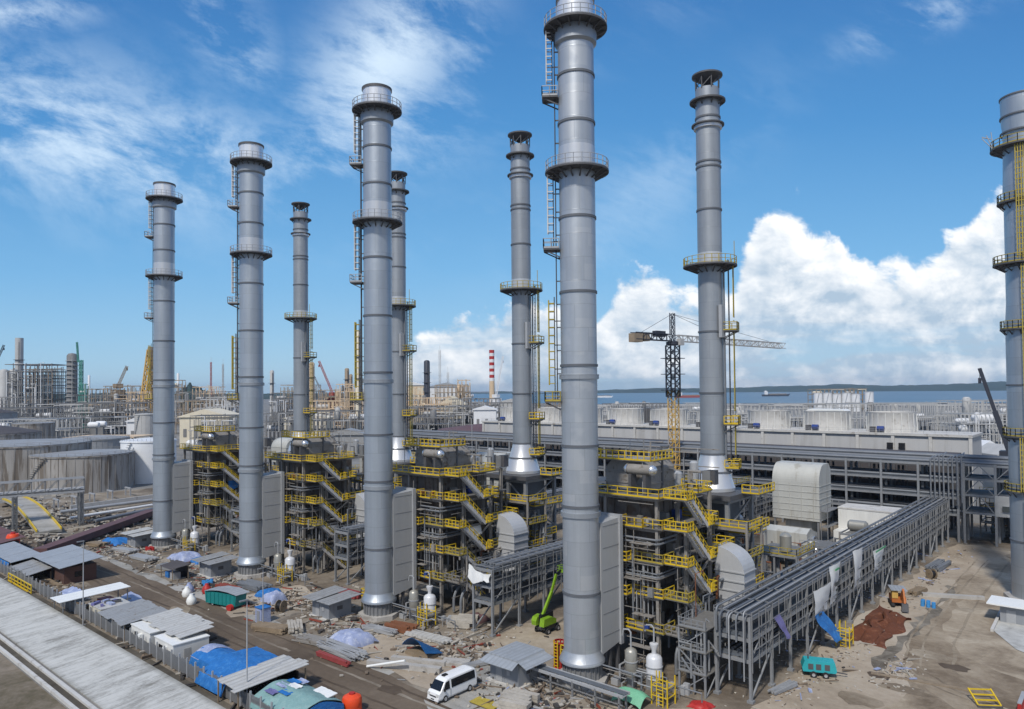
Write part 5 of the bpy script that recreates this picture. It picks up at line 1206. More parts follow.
FU = [ # label, px0, px1, pytop, dist, levels, steel, vessels
 ('brown low steel structure right of the green wrapped one at far left',88,112,388,900,4,'far_brown','far_cream'),
 ('brown open steel structure under the tan crane at far left',110,150,385,950,4,'far_brown','far_pale'),
 ('long dark pipe structure in front of the far left units, behind the tanks',60,152,402,760,3,'far_steel','far_pale'),
 ('low grey pipe structure behind the weathered tanks at left',88,150,416,600,3,'far_steel','far_white'),
 ('dark low structure at the far left below the silos',-20,60,407,700,3,'far_steel','far_steel'),
 ('pale green grey process area between the two leftmost stacks near the horizon',178,232,391,900,4,'far_steel','far_pale'),
 ('long dusty pipe structure between the two leftmost stacks, below the horizon units',176,236,400,700,3,'far_brown','far_pale'),
 ('dark vessel structure with round drum in front of the cream roofed hall',196,240,414,420,4,'far_steel','far_white'),
 ('steel structure right of the second stack with white vessels',274,300,392,820,5,'far_steel','far_white'),
 ('tan steel structure between the second and third stacks, right of the lone rear stack',322,362,389,800,5,'far_brown','far_tan'),
 ('dark open structure at the foot of the lone rear stack',266,300,412,480,4,'far_steel','far_pale'),
 ('low dark pipe structure left of the third stack',306,362,410,560,3,'far_steel','far_pale'),
 ('tan and rusty piping block right of the third stack',404,428,386,780,5,'far_tan','far_brown'),
 ('brown steel structure with rusty vessels left of the pale blue hall',436,468,384,800,5,'far_brown','far_tan'),
 ('dark low pipe structure in front of the cream hall in the middle distance',410,490,406,620,3,'far_steel','far_pale'),
 ('dark wide structure right of the third stack above the furnace top',402,452,416,480,4,'far_steel','far_steel'),
 ('grey low structure behind the slim stack left of the nearest stack',470,520,402,640,3,'far_steel','far_white'),
 ('grey pipe structure left of the nearest stack below the sea',536,566,404,560,3,'far_steel','far_pale'),
 ('pale grey low pipe structure right of the nearest stack below the sea',596,640,405,620,3,'far_pale','far_pale'),
 ('pale steel pipe structure left of the slim stack by the tower crane',684,704,402,560,4,'far_pale','far_pale'),
 ('long pale steel pipe structure behind the cooling tower, left half',722,836,403,520,3,'far_pale','far_pale'),
 ('long pale steel pipe structure behind the cooling tower, right half',836,960,402,500,3,'far_pale','far_pale'),
 ('pale steel structure right of the last fan housing, lower tiers',950,1006,412,400,5,'far_pale','far_white'),
 ('pale steel pipe structure at the right beside the crane boom',950,1030,399,470,4,'far_pale','far_pale')]
FU += [
 ('tan structure below the horizon hill left of the second stack',196,222,386,980,5,'far_tan','far_cream'),
 ('tall thin tan structure between the leftmost stack and the hill',172,184,379,900,6,'far_brown','far_cream'),
 ('dense grey structure behind the cream roofed hall at left',210,238,396,640,4,'far_pale','far_white'),
 ('brown stepped structure behind the lone rear stack',284,318,384,900,6,'far_brown','far_tan'),
 ('rusty dense block left of the third stack at the horizon',338,364,383,720,6,'far_tan','far_brown'),
 ('dense tan block low between second and third stacks',300,345,400,640,4,'far_tan','far_cream'),
 ('dense tan block low right of the third stack',400,450,397,660,5,'far_tan','far_cream'),
 ('grey green block behind the wide maroon roofed tank',450,500,398,700,4,'far_steel','far_white'),
 ('tan tower block right of the pale blue hall',458,470,379,820,7,'far_tan','far_brown'),
 ('low white and grey piping field behind the far left tanks',0,70,418,560,3,'far_pale','far_white'),
 ('grey piping field right of the dark ringed column',86,140,394,820,4,'far_steel','far_tan'),
 ('pale piping field left of the leftmost stack at the horizon',130,152,391,860,4,'far_tan','far_white'),
 ('dense far left structure close behind the tall open one',22,60,368,990,9,'far_brown','far_white'),
 ('dark grey process block in front of the silos at the left edge',-6,34,396,820,5,'far_steel','far_pale'),
 ('grey pipe field under the water line left of the tower crane',604,668,403,700,3,'far_steel','far_pale'),
 ('low pale pipe field between slim stack and nearest stack',546,560,398,700,4,'far_brown','far_cream')]
for i, (lab,a,b_,tp_,d,nl,mm,vm) in enumerate(FU): frame_unit(lab,a,b_,tp_,d,nl,mm,vm,seed=20+i)
TW = [('process_column','dark slender process column right of the third stack',427,360,760,3.0,'crane_dark','column',4),
 ('process_column','brown slender column left of the third stack with a small platform',347,368,760,2.2,'far_brown','column',4),
 ('process_column','tan column close beside the left edge of the third stack',358,330,560,2.4,'far_cream','column',3),
 ('process_column','short brown column next to the brown slender one left of the third stack',351,374,800,1.6,'far_brown','column',3),
 ('process_column','pale thin column just left of the second stack near the horizon',237,338,900,1.5,'far_pale','column',3),
 ('process_column','pale column just right of the second stack',272,370,860,2.0,'far_pale','column',3),
 ('process_column','white thin column between the two leftmost stacks at the horizon',178,373,1100,1.2,'far_white','column',0),
 ('process_column','small white column right of the dark ringed column at far left',89,375,1100,1.1,'far_white','column',0),
 ('process_column','tan column right of the lone rear stack',312,362,820,2.6,'far_tan','column',3)]
for a in TW: tower(*a)
# yellow flare derrick left of the first stack
c = far(146,900); q = T('derrick','leaning yellow derrick tower just left of the leftmost stack','derrick',(c.x,c.y,0)); q.rotation_euler = (0,0,FROT)
zt = pxz(151,350,900).z
MB().lattice((-6,0,0),(5,0,zt),5.0,16,.9).build('leg','crane_yellow',q); MB().lattice((9,0,0),(6,0,zt),4.0,16,.8).build('leg','crane_yellow',q)
MB().lathe([(3.5,zt-8),(3.5,zt+2),(3,zt+3),(.01,zt+3)],(5.5,0,0),16).build('head','far_brown',q)
# red and white chimney
t_,k = far_root('chimney','red and white banded chimney near the horizon left of the nearest stack','chimney',492,1000); H = pxz(492,350,1000).z; H0 = pxz(492,381,1000).z; r = 2.6*k
MB().lathe([(r*1.15,0),(r,H0)],n=18).build('shell','far_tan',t_)
n = 10
for i in range(n): z0, z1 = H0+(H-H0)*i/n, H0+(H-H0)*(i+1)/n; MB().lathe([(r,z0),(r,z1)]+([(r*.8,z1),(r*.8,z1-2)] if i == n-1 else []),n=18).build('band',('far_white','red')[i%2],t_)
# guyed lattice masts
for i,(px,py,d,lab) in enumerate([(440,350,1100,'tall pale lattice mast right of the dark slender column'),(448,372,1100,'short pale lattice mast beside the taller one'),(211,362,1200,'thin red and white lattice mast between the two leftmost stacks'),(223,364,1200,'second thin lattice mast right of a similar one between the two leftmost stacks'),(732,255,240,'thin lattice mast standing close behind the slim stack by the tower crane')][:4]):
    q,k = far_root('lattice_mast',lab,'mast',px,d); q.rotation_euler=(0,0,FROT); H = pxz(px,py,d).z
    b = MB().lattice((0,0,0),(0,0,H),2.6 if i < 2 else 1.8,22,.28); b.build('mast','far_pale' if i != 2 else 'crane_red',q)
    b = MB().bar((0,0,H),(0,0,H+8),.3); 
    for z in (.6,.75,.9): b.bar((-2.5,0,H*z),(2.5,0,H*z),.35)
    b.build('antenna','far_pale',q)
# far halls
def hall(label,px0,px1,pytop,d,mt,roofmt,depth=20,lean=.14,open_=False,name='hall',rise=None,z0=None):
    pm = (px0+px1)/2; t,k = far_root(name,label,'hall',pm,d); t.rotation_euler=(0,0,FROT); w = (px1-px0)*k; H = pxz(pm,pytop,d).z; rs = rise or w*.06
    if open_:
        for i in range(5):
            for y in (-depth/2+.5,depth/2-.5): x = -w/2+.5+(w-1)*i/4; MB().box(x-.3,x+.3,y-.3,y+.3,0,H-rs).build('column','far_steel',t)
    else:
        MB().box(-w/2,w/2,-depth/2,depth/2,0,H-rs).build('wall',mt,t)
        for i in range(int(w/7)):
            x = -w/2+3.5+i*7; MB().box(x-1.1,x+1.1,-depth/2-.15,-depth/2,(H-rs)*.35,(H-rs)*.62).build('window','far_steel',t)
    MB().prism([(-w/2-1,H-rs),(w/2+1,H-rs),(w/2+1,H-rs+.5),(0,H+.3),(-w/2-1,H-rs+.5)] if not open_ else [(-w/2-1,H-rs),(w/2+1,H-rs),(w/2+1,H-rs+.6),(-w/2-1,H-rs+.6)],'y',-depth/2-1,depth/2+1).build('roof',roofmt,t)
    return t
hall('flat tan canopy roof on posts between the weathered tank and the leftmost stack',77,143,433,480,'far_tan','far_tan',22,open_=True,name='canopy')
hall('long cream roofed hall between the two leftmost stacks',188,236,409,520,'far_cream','far_cream',24,rise=5)
hall('cream roofed hall right of the second stack',288,330,413,600,'far_cream','far_cream',20,rise=4)
hall('pale blue roofed hall near the horizon right of the dark slender column',430,464,383,900,'far_white','sheet_bluegrey',30,rise=5)
hall('white hall near the horizon just right of the third stack',401,424,382,860,'far_cream','far_white',20,rise=4)
hall('cream hall with domed look in front of the pale blue hall',440,466,396,760,'far_cream','far_cream',24,rise=9)
hall('bright white shed left of the red and white chimney',474,496,406,600,'far_white','far_white',16,rise=3)
hall('grey shed right of the red and white chimney',500,522,399,720,'far_pale','far_pale',20,rise=3)
hall('white shed low in front of the far left structures, behind the tan canopy',133,152,417,560,'far_white','far_white',14,rise=3)
hall('pale grey low roof between the second and third stacks',330,366,429,430,'sheet_grey','sheet_grey',14,rise=3)
hall('white roofed shed on the slope right of the cooling tower',966,985,440,285,'far_white','far_white',12,rise=3)
hall('pale shed beside the crane boom right of the cooling tower',986,1012,445,270,'far_pale','far_pale',10,rise=3)
# small white drums by the far left units
for i,(px,py,d) in enumerate([(94,425,560),(101,424,575)]):
    q,k = far_root('storage_drum',('white horizontal drum behind the tan canopy, left one of two','white horizontal drum behind the tan canopy, right one of two')[i],'drum',px,d); q.rotation_euler=(0,0,FROT); z = pxz(px,py,d).z
    MB().lathe([(.01,-4),(1.6,-3.5),(2.1,-2.6),(2.1,2.6),(1.6,3.5),(.01,4)],(0,0,z),18,'x').build('shell','far_white',q); MB().box(-2,2,-1,1,0,z-1.5).build('saddle','far_steel',q)
# white tanks at the far jetty
for i in range(6):
    px = 818+i*9.4; tank(['white jetty tank at the left end of the tank row by the water','second white jetty tank from the left by the water','third white jetty tank from the left by the water','fourth white jetty tank from the left by the water','fifth white jetty tank from the left by the water','white jetty tank standing a little apart at the right end of its row'][i],px+(4 if i == 5 else 0),1150,4.2,(393,393,394,393,394,392)[i],'far_white','far_pale',.08,0)
frame_unit('small steel structure on top of the white jetty tanks by the water',812,862,388.5,1180,4,'far_brown','far_cream',seed=77,deck=False)
# jetty
p, q_ = far(560,1500), far(1060,1480); b = MB(p); b.bar(Vector((p.x,p.y,3.0)),Vector((q_.x,q_.y,3.0)),10,1.6)
j = T('jetty','long grey jetty along the water below the far shore','jetty',(p.x,p.y,0)); b.build('deck','far_pale',j)
for i in range(40):
    s_ = p.lerp(q_,i/39); o = MB().box(-.9,.9,-.9,.9,0,2.2).build('pile','far_steel',j) if i == 0 else o.copy()
    if i: COL.objects.link(o); o.parent = j
    o.location = Vector((s_.x,s_.y,0))-Vector((p.x,p.y,0))
# ships
def ship(label,px,d,L,mt,rot):
    c = far(px,d); t = T('cargo_ship',label,'ship',(c.x,c.y,.5),None,rot); h = L*.07
    MB().prism([(-L/2,0),(L/2-L*.06,0),(L/2,h*1.3),(L/2-L*.1,h),(-L/2-L*.02,h)],'y',-L*.07,L*.07).build('hull',mt,t)
    MB().box(-L*.44,-L*.32,-L*.05,L*.05,h,h+L*.11).box(-L*.42,-L*.36,-L*.03,L*.03,h+L*.11,h+L*.14).build('bridge_house','far_white',t)
    MB().box(-L*.28,L*.38,-L*.05,L*.05,h,h*1.35).build('deck_cargo','far_brown',t); MB().bar((L*.1,0,h),(L*.1,0,h+L*.1),L*.008).build('mast','far_pale',t)
ship('dark cargo ship on the water right of the slim stack by the tower crane',776,3000,105,'crane_dark',FROT)
ship('white ship with red hull stripe on the water right of the tower crane mast',690,2700,110,'crane_red',FROT+.3)
ship('small white ship on the water right of the nearest stack',603,2900,80,'far_white',FROT-.2)

# ================================================================== LEFT: PIPE BRIDGE, ROAD BRIDGE, PIPES
def truss_bridge():
    a, b_ = at(-40,536), at(84,524); OF = ((a.x+b_.x)/2,(a.y+b_.y)/2,0); t = T('pipe_bridge','grey steel pipe bridge with lattice legs in front of the weathered tanks','pipe bridge',OF)
    d = (b_-a); L = d.length; d.normalize(); s = Vector((-d.y,d.x,0)); n = 9
    for z in (9.2, 12.8):
        for k in (-1.5,1.5): MB(OF).bar(a+s*k+Vector((0,0,z)),b_+s*k+Vector((0,0,z)),.4,.5 if z < 10 else .3).build('chord','pale_steel',t)
    b = MB(OF)
    for i in range(n+1):
        for k in (-1.5,1.5):
            p = a+d*(L*i/n)+s*k; b.bar(p+Vector((0,0,9.2)),p+Vector((0,0,12.8)),.2)
            if i < n: b.bar(p+Vector((0,0,9.2)),p+d*L/n+Vector((0,0,12.8)),.16)
    b.build('bracing','grey_steel',t)
    for fr in (.42,.97):
        for k in (-1.5,1.5):
            p = a+d*L*fr+s*k; MB(OF).lattice(p,p+Vector((0,0,9.2)),.9,7,.16).build('leg','grey_steel',t)
    for k,r in ((-.8,.35),(0,.25),(.7,.4)): MB(OF).tube([a+s*k+Vector((0,0,9.9)),b_+s*k+Vector((0,0,9.9))],r,8).build('pipe','pipe_light',t)
    return t
truss_bridge()
def road_bridge():
    A, B_, C_, D_ = at(2,500,1), at(22,497,1), at(62,530,1), at(36,533,1)
    mid = (A+B_+C_+D_)/4; t = T('road_bridge','short humped road bridge with yellow kerbs, left of the weathered tanks','bridge',(mid.x,mid.y,0)); OF = (mid.x,mid.y,0)
    def f(u,v,dz=0):
        p = A.lerp(D_,u)*(1-v)+B_.lerp(C_,u)*v; return (p.x,p.y,1.2+1.6*sin(pi*u)+dz)
    MB(OF).cloth(lambda u,v: f(u,v),14,4,.6).build('deck','gravel_grey',t)
    for v0 in (0.0,.95): MB(OF).cloth(lambda u,v: f(u,v0+.05*v,.55),14,1,.6).build('kerb','yellow',t)
road_bridge()
c = at(100,533); t = T('conveyor_cover','long maroon covered trough running behind the huts towards the leftmost stack','trough',(c.x,c.y,0))
a, b_ = at(40,552,1.5)-Vector((c.x,c.y,0)), at(152,512,1.5)-Vector((c.x,c.y,0)); MB().bar(a,b_,3.0,1.5).build('cover','maroon',t)
b = MB()
for i in range(12): p = a.lerp(b_,i/11); b.bar((p.x,p.y,0),(p.x,p.y,1),.4)
b.build('trestle','dark_steel',t)
for i,(pa,pb,r,mm,lab) in enumerate([((60,512,1.2),(152,500,1.2),.5,'pipe_light','pale thick pipe on low sleepers below the weathered tanks, farthest of three'),((70,518,1.2),(152,505,1.2),.4,'far_white','white pipe on low sleepers below the weathered tanks, middle of three'),((95,521,1.2),(152,509,1.2),.5,'pipe_grey','grey pipe on low sleepers below the weathered tanks, nearest of three')]):
    a, b_ = at(*pa), at(*pb); pipe([a,b_],r,mm,lab,'pipes on low sleepers by the tanks')
a, b_ = at(70,512,0), at(215,492,0); c = (a+b_)/2; w = tag(MB(c).bar(a+Vector((0,0,1)),b_+Vector((0,0,1)),.5,2.0).build('bund_wall','pale_concrete',loc=c),'low concrete bund wall below the weathered tanks','wall')
for i in range(7):
    p = at(20+i*18,515-i*3.2); q = T('sleeper_rack','low steel pipe support portal by the pale pipes, left of the leftmost stack','pipe support',p,'low pipe supports by the pale pipes'); MB().box(-2.2,-1.9,-.2,.2,0,2.6).build('leg','pale_steel',q); MB().box(1.9,2.2,-.2,.2,0,2.6).build('leg','pale_steel',q); MB().box(-2.4,2.4,-.25,.25,2.6,3.0).build('beam','pale_steel',q)
c = at(13,552); q = T('water_tank','red upright drum near the left edge of the photo','drum',c)
MB().lathe([(1.35,0),(1.35,3.6),(1.1,4.1),(.01,4.2)],n=24).build('shell','orange',q); MB().lathe([(.5,4.1),(.5,4.5),(.01,4.6)],n=14).build('lid','red',q)

# ================================================================== FENCE, POLES, SHELTERS ALONG THE ROAD
t = T('fence','long grey slatted fence on top of the concrete slope, in front of the huts','fence',(-80,-31.2,0)); OF = (-80,-31.2,0)
n = 80; x0, x1 = -190, -12; post = None
for i in range(n+1):
    x = x0+(x1-x0)*i/n
    if post is None: post = MB().box(-.09,.09,-.09,.09,0,2.5).build('post','pale_steel',t); o = post
    else: o = post.copy(); COL.objects.link(o); o.parent = t
    o.location = (x+80,0,0)
rnd = random.Random(5); b = MB(OF)
for i in range(n):
    xa, xb = x0+(x1-x0)*i/n, x0+(x1-x0)*(i+1)/n
    if rnd.random() < .03: continue
    h = rnd.uniform(1.8,2.2); k = 9
    for j in range(k): x = xa+(xb-xa)*(j+.2)/k; b.box(x,x+(xb-xa)/k*.62,-31.22,-31.18,.25,h+rnd.uniform(-.1,.1))
    b.box(xa,xb,-31.16,-31.11,.6,.7).box(xa,xb,-31.16,-31.11,1.5,1.6)
b.build('slat_panel','grey_steel',t)
for i,(px,py,h,lab) in enumerate([(83,626,13,'thin pale lamp pole by the fence near the brown shed'),(247,706,12,'thin pale lamp pole by the fence in front of the pale sheet roof'),(263,628,9,'thin pole beside the timber pile across the road')]):
    c = at(px,py); q = T('lamp_pole',lab,'lamp pole',c); MB().tube([(0,0,0),(0,0,h)],.10,8,r2=.06).build('pole','pale_steel',q); MB().box(-.15,.15,-.9,.1,h,h+.14).build('lamp_head','grey_steel',q); MB().box(-.3,.3,-.3,.3,0,.2).build('base_plate','grey_steel',q)
t = T('barrier','yellow steel barrier on the fence near the left edge','barrier',(-105,-31.8,0)); b = MB().rail([(-7,-.4,0),(7,-.4,0)],1.6,.16,2.0,toe=False); b.bar((-7,-.4,.2),(7,-.4,.2),.2); b.build('rail','yellow',t)

def roof_sheet(mb, x0,x1,y0,y1,za,zb,axis='y',t_=.08,jag=0,seed=0):
    """mono pitch sheet: height za at the low coordinate, zb at the high one"""
    rnd = random.Random(seed); n = 6
    for i in range(n):
        if axis == 'y':
            xa, xb = x0+(x1-x0)*i/n, x0+(x1-x0)*(i+1)/n; e0, e1 = rnd.uniform(-jag,jag), rnd.uniform(-jag,jag); dz = .03*(i%2)
            mb._add([(xa,y0+e0,za+dz),(xb+.05,y0+e0,za+dz),(xb+.05,y1+e1,zb+dz),(xa,y1+e1,zb+dz),(xa,y0+e0,za+dz+t_),(xb+.05,y0+e0,za+dz+t_),(xb+.05,y1+e1,zb+dz+t_),(xa,y1+e1,zb+dz+t_)],[(3,2,1,0),(4,5,6,7),(0,1,5,4),(1,2,6,5),(2,3,7,6),(3,0,4,7)])
        else:
            ya, yb = y0+(y1-y0)*i/n, y0+(y1-y0)*(i+1)/n; dz = .03*(i%2); e0, e1 = rnd.uniform(-jag,jag), rnd.uniform(-jag,jag)
            mb._add([(x0+e0,ya,za+dz),(x1+e1,ya,zb+dz),(x1+e1,yb+.05,zb+dz),(x0+e0,yb+.05,za+dz),(x0+e0,ya,za+dz+t_),(x1+e1,ya,zb+dz+t_),(x1+e1,yb+.05,zb+dz+t_),(x0+e0,yb+.05,za+dz+t_)],[(3,2,1,0),(4,5,6,7),(0,1,5,4),(1,2,6,5),(2,3,7,6),(3,0,4,7)])
def posts(t,OF,pts,h,mt='wood',w=.14):
    for (x,y) in pts: MB(OF).box(x-w/2,x+w/2,y-w/2,y+w/2,0,h).build('post',mt,t)
def tarp(fn, mt, name, label, loc, nu=14, nv=12, thick=.04, cat='tarp', group=None):
    b = MB(loc).cloth(fn,nu,nv,thick); return tag(b.build(name,mt,loc=loc),label,cat,group)

# a: low grey and blue shelter at the left
c = (-128,-28,0); t = T('shelter','low grey roofed shelter with blue tarp edge near the left photo border','shelter',c)
b = MB(c); roof_sheet(b,-137,-117,-30.6,-25,2.4,3.1,seed=2); b.build('roof','sheet_bluegrey',t)
MB(c).cloth(lambda u,v:(-136.5+19*u,-30.75-.3*v+.1*nz(u*20,v),2.4-1.2*v+.08*nz(u*30,v*4)),24,5,.05).build('valance','tarp_blue',t); posts(t,c,[(-136,-30.4),(-118,-30.4),(-136,-25.2),(-118,-25.2),(-127,-30.4)],2.5)
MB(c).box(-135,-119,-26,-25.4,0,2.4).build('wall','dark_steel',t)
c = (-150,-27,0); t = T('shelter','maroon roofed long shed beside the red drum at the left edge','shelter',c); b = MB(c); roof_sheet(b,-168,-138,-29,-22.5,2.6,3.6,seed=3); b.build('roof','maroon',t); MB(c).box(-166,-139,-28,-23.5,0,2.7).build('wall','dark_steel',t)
c = (-112,-29,0); t = T('shelter','crooked weathered sheet roof low beside the brown shed','shelter',c); b = MB(c); roof_sheet(b,-116.5,-105.5,-31,-26.5,1.7,2.5,jag=.5,seed=4); b.build('roof','sheet_grey',t); posts(t,c,[(-116,-30.5),(-106,-30.5),(-116,-26.8),(-106,-26.8)],1.8)
# b: brown shed
c = (-106,-23.8,0); t = T('shed','brown plank shed with wide grey mono pitch roof beside the road','shed',c)
MB(c).box(-112.2,-100.6,-26.2,-20.6,0,3.1).build('wall','brown_shed',t); b = MB(c).box(-115.6,-112.3,-26.2,-21,0,3.3); b.build('side_room','sheet_pale',t)
b = MB(c); roof_sheet(b,-116.6,-99.2,-27.4,-19.8,3.35,4.3,seed=6); b.build('roof','sheet_bluegrey',t)
MB(c).box(-107.5,-106.3,-26.28,-26.22,0,2.1).build('door','dark_steel',t); MB(c).box(-100.58,-100.52,-24.4,-22.8,1.1,2.1).build('window','glass_dark',t); MB(c).box(-113,-99,-27.6,-27.0,.1,.5).build('plank_step','wood',t)
# c: long white awning
c = (-80.5,-28,0); t = T('awning','long bright white awning sheet on posts by the fence','awning',c)
b = MB(c); roof_sheet(b,-83.0,-78.4,-33.6,-22.8,2.4,2.75,axis='y',seed=8); b.build('roof','white_sheet',t); posts(t,c,[(-82.8,-33.0),(-78.7,-33.0),(-82.8,-23.2),(-78.7,-23.2)],2.45,'grey_steel')
MB(c).box(-81.5,-79.5,-27,-25,0,1.2).build('crate','red',t)
c = (-87,-29,0); tarp(lambda u,v:(-90+5*u,-31+3*v,1.2+.8*v+.25*nz(u*5,v*5)),'tarp_pale','tarp','pale blue tarp slumped by the fence left of the white awning',c,cat='tarp')
# d: beige cabin with grey sheets
c = (-66,-28.5,0); t = T('cabin','beige cabin with junk on its roof and a grey sheet lean-to','cabin',c)
MB(c).box(-73.2,-68.2,-31,-26.6,0,2.7).build('wall','cabin_beige',t); MB(c).box(-73.3,-68.1,-31.1,-26.5,2.7,2.82).build('roof','sheet_pale',t)
b = MB(c); roof_sheet(b,-68.0,-58.2,-31.6,-25.0,2.5,3.1,jag=.25,seed=9); b.build('roof','sheet_grey',t); posts(t,c,[(-67.6,-31.2),(-58.6,-31.2),(-67.6,-25.4),(-58.6,-25.4)],2.55)
MB(c).box(-67.5,-59,-31.0,-30.9,0,1.9).build('wall','hut_wall',t)
rnd = random.Random(3)
for i in range(7): x, y = rnd.uniform(-72.8,-69.4), rnd.uniform(-30.6,-27.6); tag(MB((x,y,2.82)).cbox((x,y,3.0),(rnd.uniform(.5,1.8),rnd.uniform(.3,.8),.34),rnd.uniform(0,3)).build('scrap_bundle',rnd.choice(('tarp_pale','dark_steel','white_sheet','tarp_violet')),loc=(x,y,2.82)),'scrap bundle lying on the beige cabin roof','bundle','scrap bundles on the beige cabin roof')
# e: two white cabins
for i,(xa,xb,lab) in enumerate([(-57.2,-50.8,'white cabin left of a twin, with pale sheets over its roof'),(-49.2,-43.6,'white cabin by the fence nearest the blue tarps, boxy with small vents')]):
    c = ((xa+xb)/2,-28.2,0); t = T('cabin',lab,'cabin',c,'white cabins by the fence'); MB(c).box(xa,xb,-30.8,-26.0,0,2.75).build('wall','cabin_white',t)
    MB(c).box(xa-.08,xb+.08,-30.9,-25.9,2.75,2.88).build('roof','white_sheet' if i else 'cabin_white',t)
    MB(c).box(xb+.005,xb+.04,-29.4,-28.5,0,2.0).build('door','sheet_pale',t); MB(c).box(xa+1.2,xa+2.4,-30.85,-30.81,1.3,2.1).build('window','glass_dark',t); MB(c).box(xa+3.2,xa+3.9,-31.2,-30.82,1.6,2.2).build('air_conditioner','white_sheet',t)
c = (-51,-27,0); t = T('lean_to','patched pale sheet roof spread over the two white cabins','roof shelter',c); b = MB(c); roof_sheet(b,-58,-46.6,-29.2,-24.0,3.0,3.35,jag=.5,seed=12); roof_sheet(b,-50.5,-44.5,-29.6,-24.6,3.15,3.5,jag=.4,seed=13); b.build('roof','sheet_pale',t); posts(t,c,[(-57.6,-24.4),(-47,-24.4),(-52,-24.4)],3.0)
# f: blue tarps
c = (-38.4,-27.3,0); t = T('tent','small blue tarp tent with a dark open end beside the white cabin','tent',c)
MB(c).cloth(lambda u,v:(-41.2+6.0*u,-29.9+5.2*v,2.5-.9*abs(2*v-1)**1.6+.08*nz(u*8,v*8)+(-.9 if v in (0,1) else 0)),14,14,.05).build('roof','tarp_blue',t)
MB(c).cloth(lambda u,v:(-41.3+2.2*u,-29.6+4.8*v,2.58-.9*abs(2*v-1)**1.6+.06*nz(u*8,v*8)),6,12,.04).build('patch','tarp_pale',t)
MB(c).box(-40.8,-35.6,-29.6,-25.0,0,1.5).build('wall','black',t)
c = (-31.5,-28.5,0); t = T('tent','large bright blue tarp shelter sloping to the fence','tent',c)
MB(c).cloth(lambda u,v:(-35.2+6.6*u,-31.9+8.2*v,1.5+1.35*min(1,v*2.2)-.5*max(0,v-.75)*4*.4+.10*nz(u*7,v*7)-(.9 if v < .01 else 0)),16,18,.05).build('roof','tarp_blue',t)
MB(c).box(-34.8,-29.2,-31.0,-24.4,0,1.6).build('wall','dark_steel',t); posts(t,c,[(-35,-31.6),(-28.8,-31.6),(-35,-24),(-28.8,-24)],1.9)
# g: pale grey sheets
c = (-26.3,-28,0); t = T('lean_to','weathered pale sheet roof between the blue shelter and the green tarp tent','roof shelter',c)
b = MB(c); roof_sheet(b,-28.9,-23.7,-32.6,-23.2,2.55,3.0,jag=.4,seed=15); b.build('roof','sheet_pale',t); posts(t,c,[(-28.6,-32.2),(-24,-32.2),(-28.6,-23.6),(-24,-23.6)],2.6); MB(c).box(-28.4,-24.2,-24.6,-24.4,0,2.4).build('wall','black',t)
# h: green tarp tent
c = (-18.5,-28,0); t = T('tent','long pale green tarp tent with a blue end, at the bottom of the photo','tent',c)
MB(c).cloth(lambda u,v:(-23.0+8.6*u,-31.4+6.6*v,2.75-1.1*abs(2*v-1)**1.5+.07*nz(u*7,v*7)-(.8 if v in (0,1) else 0)),18,16,.05).build('roof','tarp_green',t)
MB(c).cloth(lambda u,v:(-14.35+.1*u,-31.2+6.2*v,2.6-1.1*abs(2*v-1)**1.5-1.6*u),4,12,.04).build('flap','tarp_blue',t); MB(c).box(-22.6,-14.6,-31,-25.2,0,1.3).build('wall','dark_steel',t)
rnd = random.Random(8)
for i in range(6):
    x, y = -22.5+rnd.uniform(0,2.2), -30.2+i*.75; L = (x,y,2.9)
    tarp(lambda u,v:(x+1.8*u,y+.9*v,2.80-.1*abs(i-2.5)+.15*nz(u*4+i,v*4)),('tarp_violet','tarp_blue','tarp_pale','white_sheet','tarp_blue','tarp_pale')[i],'laundry_cloth','crumpled cloth lying on the green tarp tent',L,5,4,.03,'cloth','cloths drying on the green tent')
c = at(352,712); q = T('water_tank','orange plastic water tank at the bottom of the photo by the road','water tank',c)
MB().lathe([(1.05,0),(1.1,.1),(1.1,.6),(1.05,.7),(1.1,.8),(1.1,1.5),(1.0,1.75),(.55,2.0),(.01,2.05)],n=28).build('shell','orange',q); MB().lathe([(.34,2.0),(.34,2.18),(.01,2.2)],n=16).build('lid','red',q)
q = T('shelter','small pale canopy beside the orange water tank','shelter',(-16.6,-26.6,0)); b = MB(); roof_sheet(b,-1.8,1.2,-2.2,1.5,2.0,2.3); b.build('roof','white_sheet',q)
for x,y in ((-1.6,-2),(1,-2),(-1.6,1.3),(1,1.3)): MB().box(x-.06,x+.06,y-.06,y+.06,0,2.05).build('post','wood',q)

